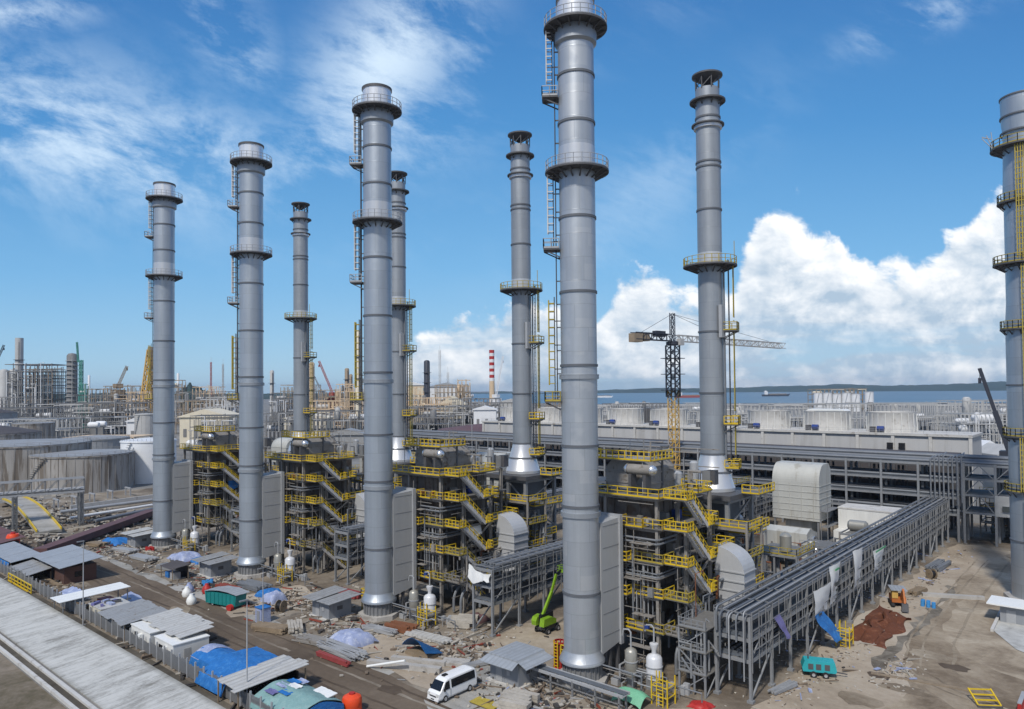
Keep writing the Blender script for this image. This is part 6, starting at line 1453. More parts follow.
# ================================================================== HUTS AT THE FEET OF THE STACKS
def hut(loc,label,roof='sheet_bluegrey',style=0):
    t = T('hut',label,'hut',loc,'small grey equipment huts by the stacks')
    MB().box(-2.3,2.3,-2.1,2.1,.25,2.9).build('wall','hut_wall',t); MB().box(-2.7,2.7,-2.5,2.5,0,.25).build('plinth','pale_concrete',t)
    if style == 0:
        MB().prism([(-2.5,3.15),(2.5,3.15),(2.3,3.45),(-2.3,3.45)],'y',-2.3,2.9).build('roof','sheet_bluegrey',t)
        for (p,q_,s_) in (((-2.6,0),(-4.0,0),'x'),): pass
        b = MB(); b._add([(-2.5,-2.35,3.2),(2.5,-2.35,3.2),(2.7,-3.7,2.75),(-2.7,-3.7,2.75),(-2.5,-2.35,3.28),(2.5,-2.35,3.28),(2.7,-3.7,2.83),(-2.7,-3.7,2.83)],[(3,2,1,0),(4,5,6,7),(0,1,5,4),(1,2,6,5),(2,3,7,6),(3,0,4,7)]); b.build('eave','sheet_bluegrey',t)
        b = MB(); b._add([(2.55,-2.3,3.2),(2.55,2.7,3.2),(3.9,2.9,2.75),(3.9,-2.5,2.75),(2.55,-2.3,3.28),(2.55,2.7,3.28),(3.9,2.9,2.83),(3.9,-2.5,2.83)],[(0,1,2,3),(7,6,5,4),(4,5,1,0),(5,6,2,1),(6,7,3,2),(7,4,0,3)]); b.build('eave','sheet_bluegrey',t)
    else:
        b = MB(); roof_sheet(b,-3.4,.1,-3.4,3.0,3.0,3.5,seed=1); b.build('roof',roof,t); b = MB(); roof_sheet(b,.15,3.6,-3.0,3.2,2.9,3.3,seed=2); b.build('roof',roof,t)
    MB().box(-1.3,-.3,-2.16,-2.11,.3,2.3).build('door','pale_steel',t); MB().box(2.31,2.36,-.6,.4,1.4,2.0).build('vent','dark_steel',t); MB().box(.5,1.0,-2.2,-2.11,1.3,1.9).build('switch_box','pale_steel',t)
    return t
hut((-6.6,-5.0,0),'grey hut with hipped eaves between the white van and the nearest stack'); hut((-46.0,-4.6,0),'grey hut with two pale roof sheets left of the stack by the folded tarp','sheet_grey',1)
hut((-85.6,-4.2,0),'grey hut with two roof sheets left of the second stack, by the black stall','sheet_grey',1); hut((-125.5,-2.6,0),'grey hut with pale sheets on its roof left of the leftmost stack','sheet_pale',1)

# ================================================================== VAN
def van():
    L = (-9.4,-13.1,0.05); t = T('passenger_van','white passenger van with dark windows parked by the road','van',L); t.scale = (1.06,1.06,1.14)   # nose towards -y
    sec = [(-2.98,.35,.55,.86,.80),(-2.9,.32,.98,.90,.84),(-2.62,.30,1.18,.93,.86),(-2.0,.28,1.95,.94,.80),(-1.6,.28,2.18,.945,.78),(-1.2,.28,2.24,.945,.78),(2.3,.28,2.24,.945,.78),(2.75,.30,2.12,.94,.78),(2.92,.34,1.6,.93,.84)]
    b = MB(); k = 12; vs = []
    for (y,z0,z1,w,wt) in sec:
        zb = min(z1-.02, 1.15); ring = [(-w*.92,z0),(-w,z0+.18),(-w,zb),(-wt-.02,z1-.10),(-wt+.10,z1-.01),(-wt*.4,z1+.03),(wt*.4,z1+.03),(wt-.10,z1-.01),(wt+.02,z1-.10),(w,zb),(w,z0+.18),(w*.92,z0)]
        vs += [(x,y,z) for x,z in ring]
    fs = [(i*k+j,i*k+(j+1)%k,(i+1)*k+(j+1)%k,(i+1)*k+j) for i in range(len(sec)-1) for j in range(k)]+[tuple(range(k))[::-1],tuple((len(sec)-1)*k+j for j in range(k))]
    b._add(vs,fs,False); body = b.build('body','van_white',t)
    bv = body.modifiers.new('b','BEVEL'); bv.width = .04; bv.segments = 2
    def quad(name,pts,mt,par=t):
        b = MB(); p = [Vector(q) for q in pts]; n = (p[1]-p[0]).cross(p[2]-p[0]).normalized()*.015
        b._add([q+n for q in p]+[q-n for q in p],[tuple(range(len(p))),tuple(range(len(p)))[::-1]][:1]+[tuple(len(p)+i for i in range(len(p)))[::-1]]+[(i,len(p)+i,len(p)+(i+1)%len(p),(i+1)%len(p)) for i in range(len(p))]); return b.build(name,mt,par)
    quad('windscreen',[(-.80,-2.64,1.22),(.80,-2.64,1.22),(.72,-2.02,1.98),(-.72,-2.02,1.98)],'glass_dark')
    for s in (-1,1):
        quad('side_window',[(s*.965,-2.30,1.20),(s*.965,-1.32,1.20),(s*.84,-1.32,1.98),(s*.86,-1.85,1.92)][::s],'glass_dark')
        quad('side_window',[(s*.965,-1.05,1.20),(s*.965,2.60,1.20),(s*.84,2.60,2.0),(s*.84,-1.05,2.0)][::s],'glass_dark')
        quad('door_seam',[(s*.955,-1.2,.4),(s*.955,-1.17,.4),(s*.955,-1.17,1.16),(s*.955,-1.2,1.16)][::s],'ink')
        MB().cbox((s*1.10,-2.25,1.30),(.22,.12,.26)).build('mirror','black',t); MB().cbox((s*.66,-2.95,.86),(.34,.14,.24)).build('headlight','lamp_lens',t); MB().cbox((s*.80,2.93,1.1),(.16,.08,.5)).build('tail_light','red',t)
        for y in (-2.0,1.75):
            w = MB().lathe([(.16,-.11),(.34,-.11),(.35,-.05),(.35,.07),(.34,.11),(.16,.11)],(s*.88,y,.35),24,'x').build('wheel','rubber',t); MB().lathe([(.01,-.10),(.20,-.12),(.20,.12),(.01,.10)],(s*.89,y,.35),18,'x').build('rim','pale_steel',w)
    quad('rear_window',[(.72,2.90,1.25),(-.72,2.90,1.25),(-.68,2.80,1.95),(.68,2.80,1.95)],'glass_dark'); MB().box(-.84,.84,-3.04,-2.9,.28,.52).build('bumper','van_white',t); MB().box(-.5,.5,-3.0,-2.94,.62,.76).build('grille','dark_steel',t); MB().box(-.22,.22,-1.5,-.9,2.26,2.38).build('roof_vent','black',t); MB().box(-.25,.25,-3.06,-3.04,.36,.47).build('number_plate','ink',t)
van()

# ================================================================== MACHINES
def wheel(t,p,r,w,ax='x'):
    o = MB().lathe([(r*.45,-w/2),(r*.95,-w/2),(r,-w/3),(r,w/3),(r*.95,w/2),(r*.45,w/2)],p,18,ax).build('wheel','rubber',t); MB().lathe([(.01,-w*.4),(r*.5,-w*.52),(r*.5,w*.52),(.01,w*.4)],p,14,ax).build('rim','pale_steel',o)
def boom_lift():
    L = (-14.6,11.5,0); t = T('boom_lift','lime green boom lift under the rack beside the nearest stack','boom lift',L); t.scale = (.78,.78,.78)
    b = MB().prism([(-2.0,.8),(2.0,.8),(2.2,1.2),(1.8,1.5),(-1.8,1.5),(-2.2,1.2)],'x',-1.1,1.1); b.build('chassis','dark_steel',t)
    for x in (-1.25,1.25):
        for y in (-1.5,1.5): wheel(t,(x,y,.6),.6,.5)
    b = MB().prism([(-2.9,1.7),(-.2,1.7),(-.2,3.0),(-1.2,3.4),(-2.6,3.2),(-3.0,2.5)],'x',-1.5,-.35); h = b.build('hood','lime',t); MB().box(-1.52,-1.50,-2.4,-.8,2.2,2.8).build('grille','black',h)
    MB().prism([(-2.9,1.7),(1.0,1.7),(1.0,2.5),(-.2,3.1),(-2.6,3.1)],'x',.35,1.4).build('hood','lime',t); MB().box(-.34,.34,-2.2,1.4,1.6,3.6).build('turntable','black',t)
    MB().bar((0,-1.6,3.2),(0,1.4,7.2),.42,.5).build('boom','lime',t); MB().bar((0,1.4,7.2),(.2,2.6,10.4),.32,.4).build('boom','lime',t); MB().bar((.2,2.6,10.4),(.3,4.0,10.9),.25).build('jib','black',t)
    b = MB().rail([(-.6,4.0,10.5),(1.2,4.0,10.5),(1.2,5.2,10.5),(-.6,5.2,10.5),(-.6,4.0,10.5)],1.1,.07,.6); b.box(-.6,1.2,4.0,5.2,10.4,10.5); b.build('basket','lime',t)
boom_lift()
def compressor(loc,label,mt,rz,cat='compressor'):
    t = T('compressor',label,cat,loc,None,rz); b = MB().prism([(-1.9,.7),(1.9,.7),(2.0,1.0),(1.8,1.95),(-1.7,2.0),(-2.0,1.2)],'y',-.9,.9); body = b.build('canopy',mt,t)
    for x in (-1.3,-.4,.6): MB().box(x,x+.6,-.93,-.91,1.0,1.7).build('panel','dark_steel',body)
    for x in (-.7,.7):
        for y in (-.95,.95): wheel(t,(x,y,.4),.4,.25,'y')
    b = MB().bar((2.0,0,.6),(3.3,0,.45),.12); b.build('tow_bar','dark_steel',t); MB().tube([(-1.2,0,2.0),(-1.2,0,2.5)],.09,8).build('exhaust','dark_steel',t)
compressor((21.6,20.2,0),'turquoise towable compressor at the foot of the bannered rack','cyan',.45)
def skip():
    L = (-64.4,-13.0,0); t = T('skip','long teal steel skip with a sheet over it by the road','skip',L,None,.25); t.scale = (.95,.95,.82)
    MB().prism([(-3.6,.5),(3.6,.5),(3.9,2.9),(-3.9,2.9)],'y',-1.2,1.2).build('body','teal',t)
    b = MB()
    for i in range(8): x = -3.4+i*.97; b.box(x-.08,x+.08,-1.28,-1.21,.5,2.8)
    b.build('rib','teal',t); MB().cloth(lambda u,v:(-3.6+7.9*u,-1.5+3.0*v,3.0+.5*sin(pi*u)+.15*nz(u*5,v*5)),12,6,.05).build('cover','sheet_bluegrey',t)
    for x in (-2,2):
        for y in (-1.0,1.0): wheel(t,(x,y,.4),.4,.25,'y')
    b = MB().lathe([(.01,-.3),(.62,-.3),(.62,.3),(.01,.3)],(3.2,-1.9,.62),18,'y'); b.build('hose_reel','red',t)
skip()
def excavator():
    L = (21.8,58.0,0); t = T('excavator','orange excavator with a pale canopy at the end of the red earth pit','excavator',L,None,.4); t.scale = (.8,.8,.8)
    for x in (-1.2,1.2): MB().prism([(-1.9,.1),(1.9,.1),(2.2,.5),(1.9,.9),(-1.9,.9),(-2.2,.5)],'x',x-.3,x+.3).build('track','rubber',t)
    MB().prism([(-1.5,1.0),(2.2,1.0),(2.3,1.9),(1.2,2.3),(-1.5,2.0)],'x',-1.3,1.3).build('house','digger_orange',t); c = MB().box(-1.3,-.2,-1.6,.2,1.9,3.3); c.build('cab','crane_yellow',t); MB().box(-1.5,1.5,-2,2.2,3.5,3.62).build('canopy','sheet_bluegrey',t)
    for x in (-1.3,1.3): MB().bar((x,1.8,2),(x,1.8,3.5),.1).build('post','dark_steel',t)
    MB().bar((.4,-1.2,1.8),(.4,-3.6,4.2),.4,.5).bar((.4,-3.6,4.2),(.4,-5.0,1.8),.3,.4)  .build('boom','digger_orange',t); MB().prism([(-5.6,.4),(-4.6,.6),(-4.6,1.8),(-5.3,1.8)],'x',-.2,1.0).build('bucket','dark_steel',t)
excavator()
# cages, lift frame and gate
def cage(loc,label,w,d,h,mt,name='access_frame',mt2=None):
    t = T(name,label,'access frame',loc); b = MB()
    for x in (-w/2,w/2):
        for y in (-d/2,d/2): b.bar((x,y,0),(x,y,h),.13)
    for k in range(1,int(h/1.1)+1):
        z = k*1.1
        for y in (-d/2,d/2): b.bar((-w/2,y,z),(w/2,y,z),.09)
        for x in (-w/2,w/2): b.bar((x,-d/2,z),(x,d/2,z),.09)
    b.build('frame',mt,t); MB().box(-w/2,w/2,-d/2,d/2,h*.55,h*.55+.1).build('deck','grating',t)
    b = MB().bar((-w*.15,-d/2-.1,0),(-w*.15,-d/2-.1,h+.8),.09).bar((w*.25,-d/2-.1,0),(w*.25,-d/2-.1,h+.8),.09)
    for i in range(int(h/.4)): b.bar((-w*.15,-d/2-.1,.3+i*.4),(w*.25,-d/2-.1,.3+i*.4),.07)
    b.build('ladder',mt2 or mt,t)
cage((10.9,.6,0),'yellow access cage by the green tarp at the foot of the nearest furnace',2.0,1.8,3.2,'yellow')
q = T('access_frame','red upright cage with yellow ladder and platform left of the nearest stack foot','access frame',(-4.4,1.2,0)); b = MB()
for i in range(9): a = 2*pi*i/9; b.bar((.75*cos(a),.75*sin(a),.2),(.75*cos(a),.75*sin(a),3.6),.14)
b.lathe([(.7,.2),(.85,.2),(.85,.5),(.7,.5)],n=18); b.lathe([(.7,3.4),(.85,3.4),(.85,3.6),(.7,3.6)],n=18); b.build('cage','red',q); MB().lathe([(.01,.2),(.62,.2),(.62,3.2),(.01,3.4)],n=16).build('vessel','red_brown',q)
b = MB().bar((-.2,-.9,0),(-.2,-.9,3.9),.1).bar((.35,-.9,0),(.35,-.9,3.9),.1)
for i in range(9): b.bar((-.2,-.9,.3+i*.4),(.35,-.9,.3+i*.4),.08)
b.build('ladder','yellow',q); b = MB().box(.8,3.2,-.8,.9,2.2,2.3); b.build('deck','grating',q); b = MB().rail([(.8,-.8,2.3),(3.2,-.8,2.3),(3.2,.9,2.3),(.8,.9,2.3)],1.2,.12,.8); b.build('railing','yellow',q)
for x,y in ((3,-.6),(3,.7)): MB().box(x-.08,x+.08,y-.08,y+.08,0,2.2).build('leg','dark_steel',q)
for k,(x0,lab) in enumerate([(-DX,'yellow railed stand left of the stack by the folded tarp'),(-2*DX,'yellow railed stand left of the second stack'),(-3*DX,'yellow railed stand left of the leftmost stack')]):
    q = T('access_frame',lab,'access frame',(x0-3.6,1.0,0)); MB().box(-1.2,1.2,-.9,.9,2.2,2.3).build('deck','grating',q); MB().rail([(-1.2,-.9,2.3),(1.2,-.9,2.3),(1.2,.9,2.3),(-1.2,.9,2.3),(-1.2,-.9,2.3)],1.2,.12,.8).build('railing','yellow',q)
    for x in (-1.1,1.1):
        for y in (-.8,.8): MB().box(x-.08,x+.08,y-.08,y+.08,0,2.2).build('leg','dull_yellow',q)
for k,lab in ((1,'yellow access cage by the white vessels right of the folded tarp stack'),(2,'yellow access cage behind the blue tarps right of the second stack'),(3,'yellow access cage right of the leftmost stack foot')): cage((FRONT[k]+9.5,1.6,0),lab,2.0,1.8,3.0,'yellow')
q = T('site_gate','yellow and black striped barrier lying near the bottom right corner','barrier',at(985,704)+Vector((0,0,.05)),None,.6); b = MB()
for x in (-1.2,1.2): b.bar((x,-1,.2),(x,1.2,1.2),.14)
for i in range(4): y = -1+i*.7; b.bar((-1.2,y,.2+i*.32),(1.2,y,.2+i*.32),.14)
b.build('frame','yellow',q); MB().box(-1.3,1.3,-1.2,-1.0,0,.2).build('foot','dark_steel',q)

# ================================================================== VESSELS AT THE FURNACE FEET
def vessel(loc,label,r,h,mt,group,skirt=1.0,neck=True):
    t = T('pressure_vessel',label,'vessel',loc,group); MB().lathe([(r*.8,0),(r*.8,skirt)],n=20).build('skirt','grey_steel',t)
    MB().lathe([(.05,skirt-.3),(r*.7,skirt-.15),(r,skirt+.2),(r,skirt+h),(r*.8,skirt+h+.28),(r*.3,skirt+h+.5)]+([(r*.3,skirt+h+.9),(r*.55,skirt+h+1.5),(r*.55,skirt+h+1.7),(.01,skirt+h+1.75)] if neck else [(.01,skirt+h+.55)]),n=26).build('shell',mt,t)
    z = skirt+h+(1.7 if neck else .5); b = MB().tube([(0,0,z),(0,0,z+1.8),(-.3,0,z+2.1),(-1.0,0,z+2.0),(-1.2,0,z+1.2)],.11,8); b.build('top_pipe','pipe_light',t)
    if neck: MB().cbox((-.9,0,z+1.75),(.5,.4,.35)).build('valve','sky_blue' if mt != 'vessel_white' else 'blue_paint',t)
    for zz in (skirt+.5,skirt+h*.6): MB().lathe([(r,zz),(r+.08,zz),(r+.08,zz+.12),(r,zz+.12)],n=24).build('band','pale_steel',t)
    b = MB().tube([(r,0,skirt+.6),(r+.7,0,skirt+.6),(r+.7,0,.1)],.09,7); b.build('drain_pipe','pipe_grey',t)
for k in range(4):
    n_ = ('nearest stack','stack by the folded tarp','second stack from the left','leftmost stack')[k]
    vessel((FRONT[k]+5.4,2.6,0),'tan upright vessel by the foot of the '+n_,.75,2.9,'vessel_tan','upright vessels at the furnace feet',1.2,False)
    vessel((FRONT[k]+8.0,3.6,0),'white bent-pipe vessel by the foot of the '+n_,.95,2.6,'vessel_white','upright vessels at the furnace feet',1.1)
for k in range(4):   # cable tray stands and low manifolds beside each stack
    n_ = ('nearest stack','stack by the folded tarp','second stack from the left','leftmost stack')[k]; X = FRONT[k]
    if k == 0:
        q = T('cable_tray_stand','long low grey cable tray stand in front of the nearest stack foot','cable tray',(X,-4.2,0))
        for y in (-.7,.7): MB().bar((-8,y,2.0),(9,y,2.0),.18,.32).build('rail','pale_steel',q)
        b = MB()
        for i in range(18): x = -8+i; b.bar((x,-.7,2.0),(x,.7,2.0),.1)
        b.build('rung','pale_steel',q); MB().box(-4,9,-.3,.5,2.05,2.15).build('cable','tray_steel',q)
        for i in range(6):
            for y in (-.7,.7): MB().box(-7.6+i*3.2,-7.4+i*3.2,y-.1,y+.1,0,2).build('post','grey_steel',q)
        MB().bar((-8,-.75,1.1),(9,-.75,1.1),.1).build('brace','grey_steel',q)
    q = T('pipe_manifold','tangle of low grey pipes behind the foot of the '+n_,'pipes',(X+4,1,0)); rnd = random.Random(40); 
    for i in range(22):
        z = rnd.uniform(.3,2.6); x = rnd.uniform(-2,8); y = rnd.uniform(-1.5,4.5); L = rnd.uniform(1.5,5); r = rnd.choice((.06,.09,.13))
        pts = [(x,y,z),(x+L,y,z),(x+L,y,max(.05,z-rnd.uniform(.6,2)))] if i%2 else [(x,y,.05),(x,y,z),(x,y+L*.7,z),(x+.8,y+L*.7,z)]
        MB().tube(pts,r,6).build('pipe',rnd.choice(('pipe_grey','pipe_light','grey_steel','dusty_steel')),q)
    for i in range(7): x, y = rnd.uniform(-1,8), rnd.uniform(0,4); MB().box(x,x+rnd.uniform(.4,1),y,y+rnd.uniform(.4,.8),0,rnd.uniform(.5,1.5)).build('valve_box',rnd.choice(('dark_steel','grey_steel','pale_steel')),q)
# pump and pipe clutter under and between the furnaces
for k in range(4):
    n_ = ('nearest','second','third','farthest')[k]; X = FRONT[k]; rnd = random.Random(60)
    q = T('equipment_module','dark pipe and pump module standing behind the %s furnace tower' % n_,'pipe module',(X+4,26,0)); b = MB()
    for x in (-8,-3,2,7):
        for y in (-2,3): MB().box(x-.15,x+.15,y-.15,y+.15,0,17).build('column','dusty_steel',q)
    for z in (4,8,12,16):
        b = MB()
        for y in (-2,3): b.bar((-8,y,z),(7,y,z),.2,.35)
        b.build('beam','dusty_steel',q); d = MB().box(-8,7,-2,3,z+.18,z+.26).build('deck','grating',q); MB().rail([(-8,-2,z+.26),(7.2,-2,z+.26),(7.2,3,z+.26)],1.1,.1,1.4).build('railing','dull_yellow' if z%8 else 'yellow',d)
    for i in range(34):
        x = rnd.uniform(-8,7); z0 = rnd.uniform(0,9); z1 = z0+rnd.uniform(2,9); y = rnd.uniform(-2.3,2.5); MB().tube([(x,y,z0),(x,y,z1),(x+rnd.uniform(-4,4),y,z1)],rnd.choice((.09,.14,.22)),6).build('pipe',rnd.choice(('pipe_grey','dusty_steel','pipe_dark','pipe_light')),q)
    for i in range(8): x, z = rnd.uniform(-7,6), rnd.choice((0,4.3,8.3,12.3)); MB().lathe([(.01,-1.2),(.5,-1.1),(.7,-.7),(.7,.7),(.5,1.1),(.01,1.2)],(x,rnd.uniform(-1,2),z+1),14,'x').build('vessel',rnd.choice(('pale_steel','vessel_tan','grey_hood')),q)
for k in range(4):
    n_ = ('nearest','second','third','farthest')[k]; X = FRONT[k]; rnd = random.Random(80)
    q = T('top_equipment','cluster of dark pipes and fans on the roof of the %s furnace tower' % n_,'equipment',(X+2,17,22.3)); 
    for i in range(16):
        x, y = rnd.uniform(-6,6), rnd.uniform(-3,5); h = rnd.uniform(1.5,6.5); MB().tube([(x,y,0),(x,y,h),(x+rnd.uniform(-2,2),y,h)],rnd.choice((.08,.12,.2)),6).build('pipe',rnd.choice(('dusty_steel','pipe_dark','grey_steel')),q)
    for i in range(6): x, y = rnd.uniform(-6,5), rnd.uniform(2,5.5); MB().box(x,x+1.2,y,y+1.2,0,rnd.uniform(1,2.2)).build('box',rnd.choice(('dark_steel','dusty_steel','grey_steel')),q)
    for i in range(5): x, y = rnd.uniform(-5,4), rnd.uniform(-2,5); r = rnd.uniform(.4,.9); h = rnd.uniform(1.5,4); MB().lathe([(r,0),(r,h),(r*.6,h+r*.4),(.01,h+r*.5)],(x,y,0),16).build('vessel',rnd.choice(('pale_steel','pipe_light','grey_steel','vessel_tan')),q)
    b = MB()
    for z in (2.5,5): b.bar((-6,-1,z),(6,-1,z),.14); b.bar((-6,5,z),(6,5,z),.14)
    b.build('beam','dusty_steel',q)

# ================================================================== BANNERS, TARPS AND LOOSE MATERIAL
def banner(px,py,w,h,label,mt='banner',marks=()):
    p = on_x(px,py,18.75); L = (18.75,p.y,p.z); rnd = random.Random(px)
    o = MB().cloth(lambda u,v:(.25*sin(3*v+u*2)+.12*nz(u*3,v*5,px),-w/2+w*u+.2*v*sin(px)+.2*nz(v*4,u,px),-h*v+.25*nz(u*3,v*3,px+1)),6,12,.03).build('banner',mt,loc=L); tag(o,label,'banner','white banners hung on the pipe rack')
    for (u,v,du,dv,mm) in marks: MB().box(.42,.46,-w/2+w*u,-w/2+w*(u+du),-h*(v+dv),-h*v).build('print',mm,o)
banner(822,586,7.0,3.9,'white banner hung lowest on the pipe rack, square with a small dark mark','banner',[(.12,.80,.16,.07,'ink')])
banner(834,564,4.2,5.4,'narrow white banner with dark printed blotches between two others on the rack','banner',[(.3,.1,.4,.05,'green_ink'),(.25,.45,.45,.10,'ink'),(.3,.62,.3,.06,'ink'),(.25,.85,.4,.04,'ink')])
banner(857,549,4.6,5.8,'narrow twisted white banner, tallest of the row on the rack','banner',[(.3,.48,.3,.03,'ink'),(.4,.8,.4,.05,'ink')])
banner(878,548,6.0,3.6,'white banner with a green top edge, farthest of the row on the rack','banner',[(.0,.0,1.0,.07,'green_ink'),(.2,.6,.5,.04,'ink')])
p = on_y(1011,497,119.2); o = MB().cloth(lambda u,v:(-3+6*u,.15*sin(4*u),-4.6*v),6,6,.03).build('banner','banner',loc=p); tag(o,'square white banner on the pipe bridge left of the yellow laddered stack','banner'); MB().box(-1.6,-.2,-.30,-.24,-3.4,-2.2).build('print','ink',o)
p = Vector((-21.2,4.2,10.6)); tarp(lambda u,v:(-23.4+4.2*u+.3*nz(v*3,u*3),3.95-.25*v+.12*sin(u*14),(10.1-.9*u-2.0*u*(1-u))-(1.5+.6*sin(u*5+1)+.5*nz(u*6,2))*v),'banner','torn_sheet','torn white sheet drooping from the near end of the scaffolded rack',p,12,8,.03,'sheet')
L = (19.2,30.5,2.5); tarp(lambda u,v:(19.0+1.8*v+.25*nz(u*4,v*4),27.0+3.4*u+3.2*v,5.2-4.0*v**.8+.3*nz(u*3,v*3,2)),'tarp_blue','tarp','bright blue tarp hanging from the bannered rack over a yellow frame',L,8,14,.05)
cage((20.9,33.0,0),'small yellow frame under the hanging blue tarp',1.8,1.6,3.0,'yellow')
L = (19.0,15.6,5.5); tarp(lambda u,v:(18.7+.8*v+.2*nz(u*4,v*4),13.6+1.8*u*(1-v*.5)+2.2*v,8.2-3.0*v),'tarp_violet','tarp','small violet rag hanging near the near end of the bannered rack',L,6,10,.04)
L = (8.3,-1.2,1.4); tarp(lambda u,v:(6.2+3.8*u,-3.0+2.8*v,1.7-.9*abs(2*v-1)**2-.5*abs(2*u-1)**3+.22*nz(u*4,v*4)),'tarp_mint','tarp','mint green tarp over equipment at the foot of the nearest furnace',L,12,10,.05)
def heap_tarp(x0,x1,y0,y1,h,mt,label,seed,rag=.35,z=0.06,cat='tarp'):
    L = ((x0+x1)/2,(y0+y1)/2,z); return tarp(lambda u,v:(x0+(x1-x0)*u+.25*nz(u*3,v*3,seed),y0+(y1-y0)*v+.25*nz(v*3,u*3,seed+1),z+h*(1-abs(2*u-1)**5)*(1-abs(2*v-1)**5)*(.70+.22*(u-.5)+.20*nz(u*2.5,v*2.5,seed+2)+.07*sin(u*17+3*nz(v*3,u*3,seed))+.05*nz(u*9,v*9,seed+5))+rag*max(0,nz(u*7,v*7,seed+3))*.2),mt,'tarp',label,L,26,22,.05,cat)
heap_tarp(-36.6,-30.4,-12.4,-7.4,2.0,'tarp_pale','pale violet blue tarp draped over the rebar heap by the road',3)
c = Vector((-21.6,-7.0,0)); t = T('folded_tarp','deep blue tarp stood up in two peaks right of the rebar heap','tarp',c)
MB().cloth(lambda u,v:(-2.4+4.8*u,-1.6+3.2*v+.1*nz(u*5,v*5),(2.6*abs(sin(2.2*u+.5))*(1-.75*v)+.15)),16,8,.06).build('sheet','tarp_deep',t); MB().box(-2.2,2.2,-1.2,1.2,0,.5).build('load','wood',t)
heap_tarp(-66.0,-61.5,-7.0,-3.6,1.7,'tarp_blue','bright blue tarp heap behind the skip right of the second stack',5); heap_tarp(-62.0,-58.6,-8.2,-4.8,2.1,'tarp_pale','crumpled pale blue tarp beside the bright blue heap behind the skip',6)
heap_tarp(-107.5,-100.0,-4.4,.6,2.0,'tarp_pale','pale blue tarp heap right of the leftmost stack foot',7); heap_tarp(-99.8,-96.5,-3.0,.6,1.4,'tarp_blue','blue tarp heap with a pale one on its left, near the leftmost stack',8)
heap_tarp(-138,-129,-7.0,-2.4,1.5,'tarp_blue','flat blue tarp in front of the leftmost hut',9); heap_tarp(-28.6,-24.6,6.6,10.0,1.2,'maroon','maroon tarp mound in front of the scaffolded rack',10); heap_tarp(13.2,15.8,1.6,3.6,.6,'red','faded red sheet under the near end of the bannered rack',11)
def stall():
    c = (-89.5,-10.2,0); t = T('stall','black open stall with blue bags left of the second stack hut','stall',c); MB(c).box(-91.8,-87,-9.2,-9.0,0,2.4).build('wall','black',t); MB(c).cloth(lambda u,v:(-92.2+5.6*u,-12.2+3.4*v,2.3+.5*v+.12*nz(u*4,v*4)),8,6,.05).build('roof','dark_roof',t); posts(t,c,[(-92,-12),(-87,-12),(-92,-9),(-87,-9)],2.4); MB(c).box(-91.6,-90.2,-11.4,-10,0,1.1).build('bag','tarp_blue',t); MB(c).box(-89.4,-88,-11.4,-10,0,1.3).build('crate','pale_steel',t)
stall()
c = at(263,622); q = T('work_booth','small blue booth standing on the timber pile across the road','booth',c); MB().box(-.9,.9,-.8,.8,0,2.3).build('wall','tarp_pale',q); MB().box(-1.0,1.0,-.9,.9,2.3,2.42).build('roof','tarp_blue',q); MB().box(-.4,.4,-.86,-.81,.1,1.9).build('door','hut_wall',q)
def stack_of(name,label,loc,rz,n,L,w,h,mt,cat,rows=3,jit=.25):
    t = T(name,label,cat,loc,None,rz); rnd = random.Random(int(loc[0]*10)); b = MB()
    for r_ in range(rows):
        for i in range(n):
            y = (i-(n-1)/2)*w*1.08; b.cbox((rnd.uniform(-jit,jit)*L*.25,y,h*(r_+.5)+.15),(L*rnd.uniform(.82,1),w*.96,h*.96),rnd.uniform(-.05,.05))
    b.build('bundle',mt,t)
    for x in (-L*.3,L*.3): MB().box(x-.1,x+.1,-n*w*.6,n*w*.6,0,.15).build('bearer','wood',t)
    return t
stack_of('timber_pile','pile of grey timbers across the road from the pale sheet roofs',(-46.6,-15.0,0),.35,6,6.5,.35,.25,'wood','timber',3)
stack_of('timber_pile','tan sawn timber pile right of the blue booth',(-44.2,-12.4,0),-.5,5,4.5,.4,.28,'rubble_pale','timber',3)
stack_of('steel_pile','grey rebar and pipe pile under the pale tarp by the road',(-30.6,-13.6,0),.0,14,8.5,.16,.14,'pale_steel','steel pile',5,.4)
stack_of('steel_pile','dull red painted beams edging the rebar heap',(-29.0,-16.2,0),.03,2,7.5,.3,.3,'faded_red','steel pile',2,.1)
stack_of('steel_pile','dark pipes left of the rebar heap under the tarp edge',(-37.0,-13.8,0),.2,10,6.0,.18,.16,'dusty_steel','steel pile',4,.5)
stack_of('plank_pile','orange brown planks right of the stack foot by the folded tarp',(-31.5,-2.4,0),.2,5,5,.4,.3,'rust','timber',3,.3)
stack_of('plank_pile','long pale planks leaning flat beside the rust coloured ones',(-25.5,-2.2,0),.1,4,8,.4,.25,'sheet_pale','timber',2,.2)
stack_of('steel_pile','red steel beams on the ground in front of the scaffold behind the hut',(-53.0,3.5,0),.1,4,6,.5,.4,'faded_red','steel pile',2,.3)
stack_of('steel_pile','rusty red sections stacked beside the skip end',(-73.5,-8.0,0),.1,4,6,.4,.3,'red_brown','steel pile',2,.4)
stack_of('steel_pile','pale pipe bundle in front of the leftmost hut',(-121,-7.6,0),.2,8,7,.25,.22,'pale_steel','steel pile',3,.3)
stack_of('block_pile','white concrete blocks between the van and the low cable tray',(-1.6,-10.6,0),.2,5,4.0,.7,.5,'rubble_pale','blocks',2,.6)
stack_of('block_pile','heap of pale slabs by the maroon tarp mound',(-26.0,5.2,0),.5,4,3.6,.8,.4,'rubble_pale','blocks',3,.6)
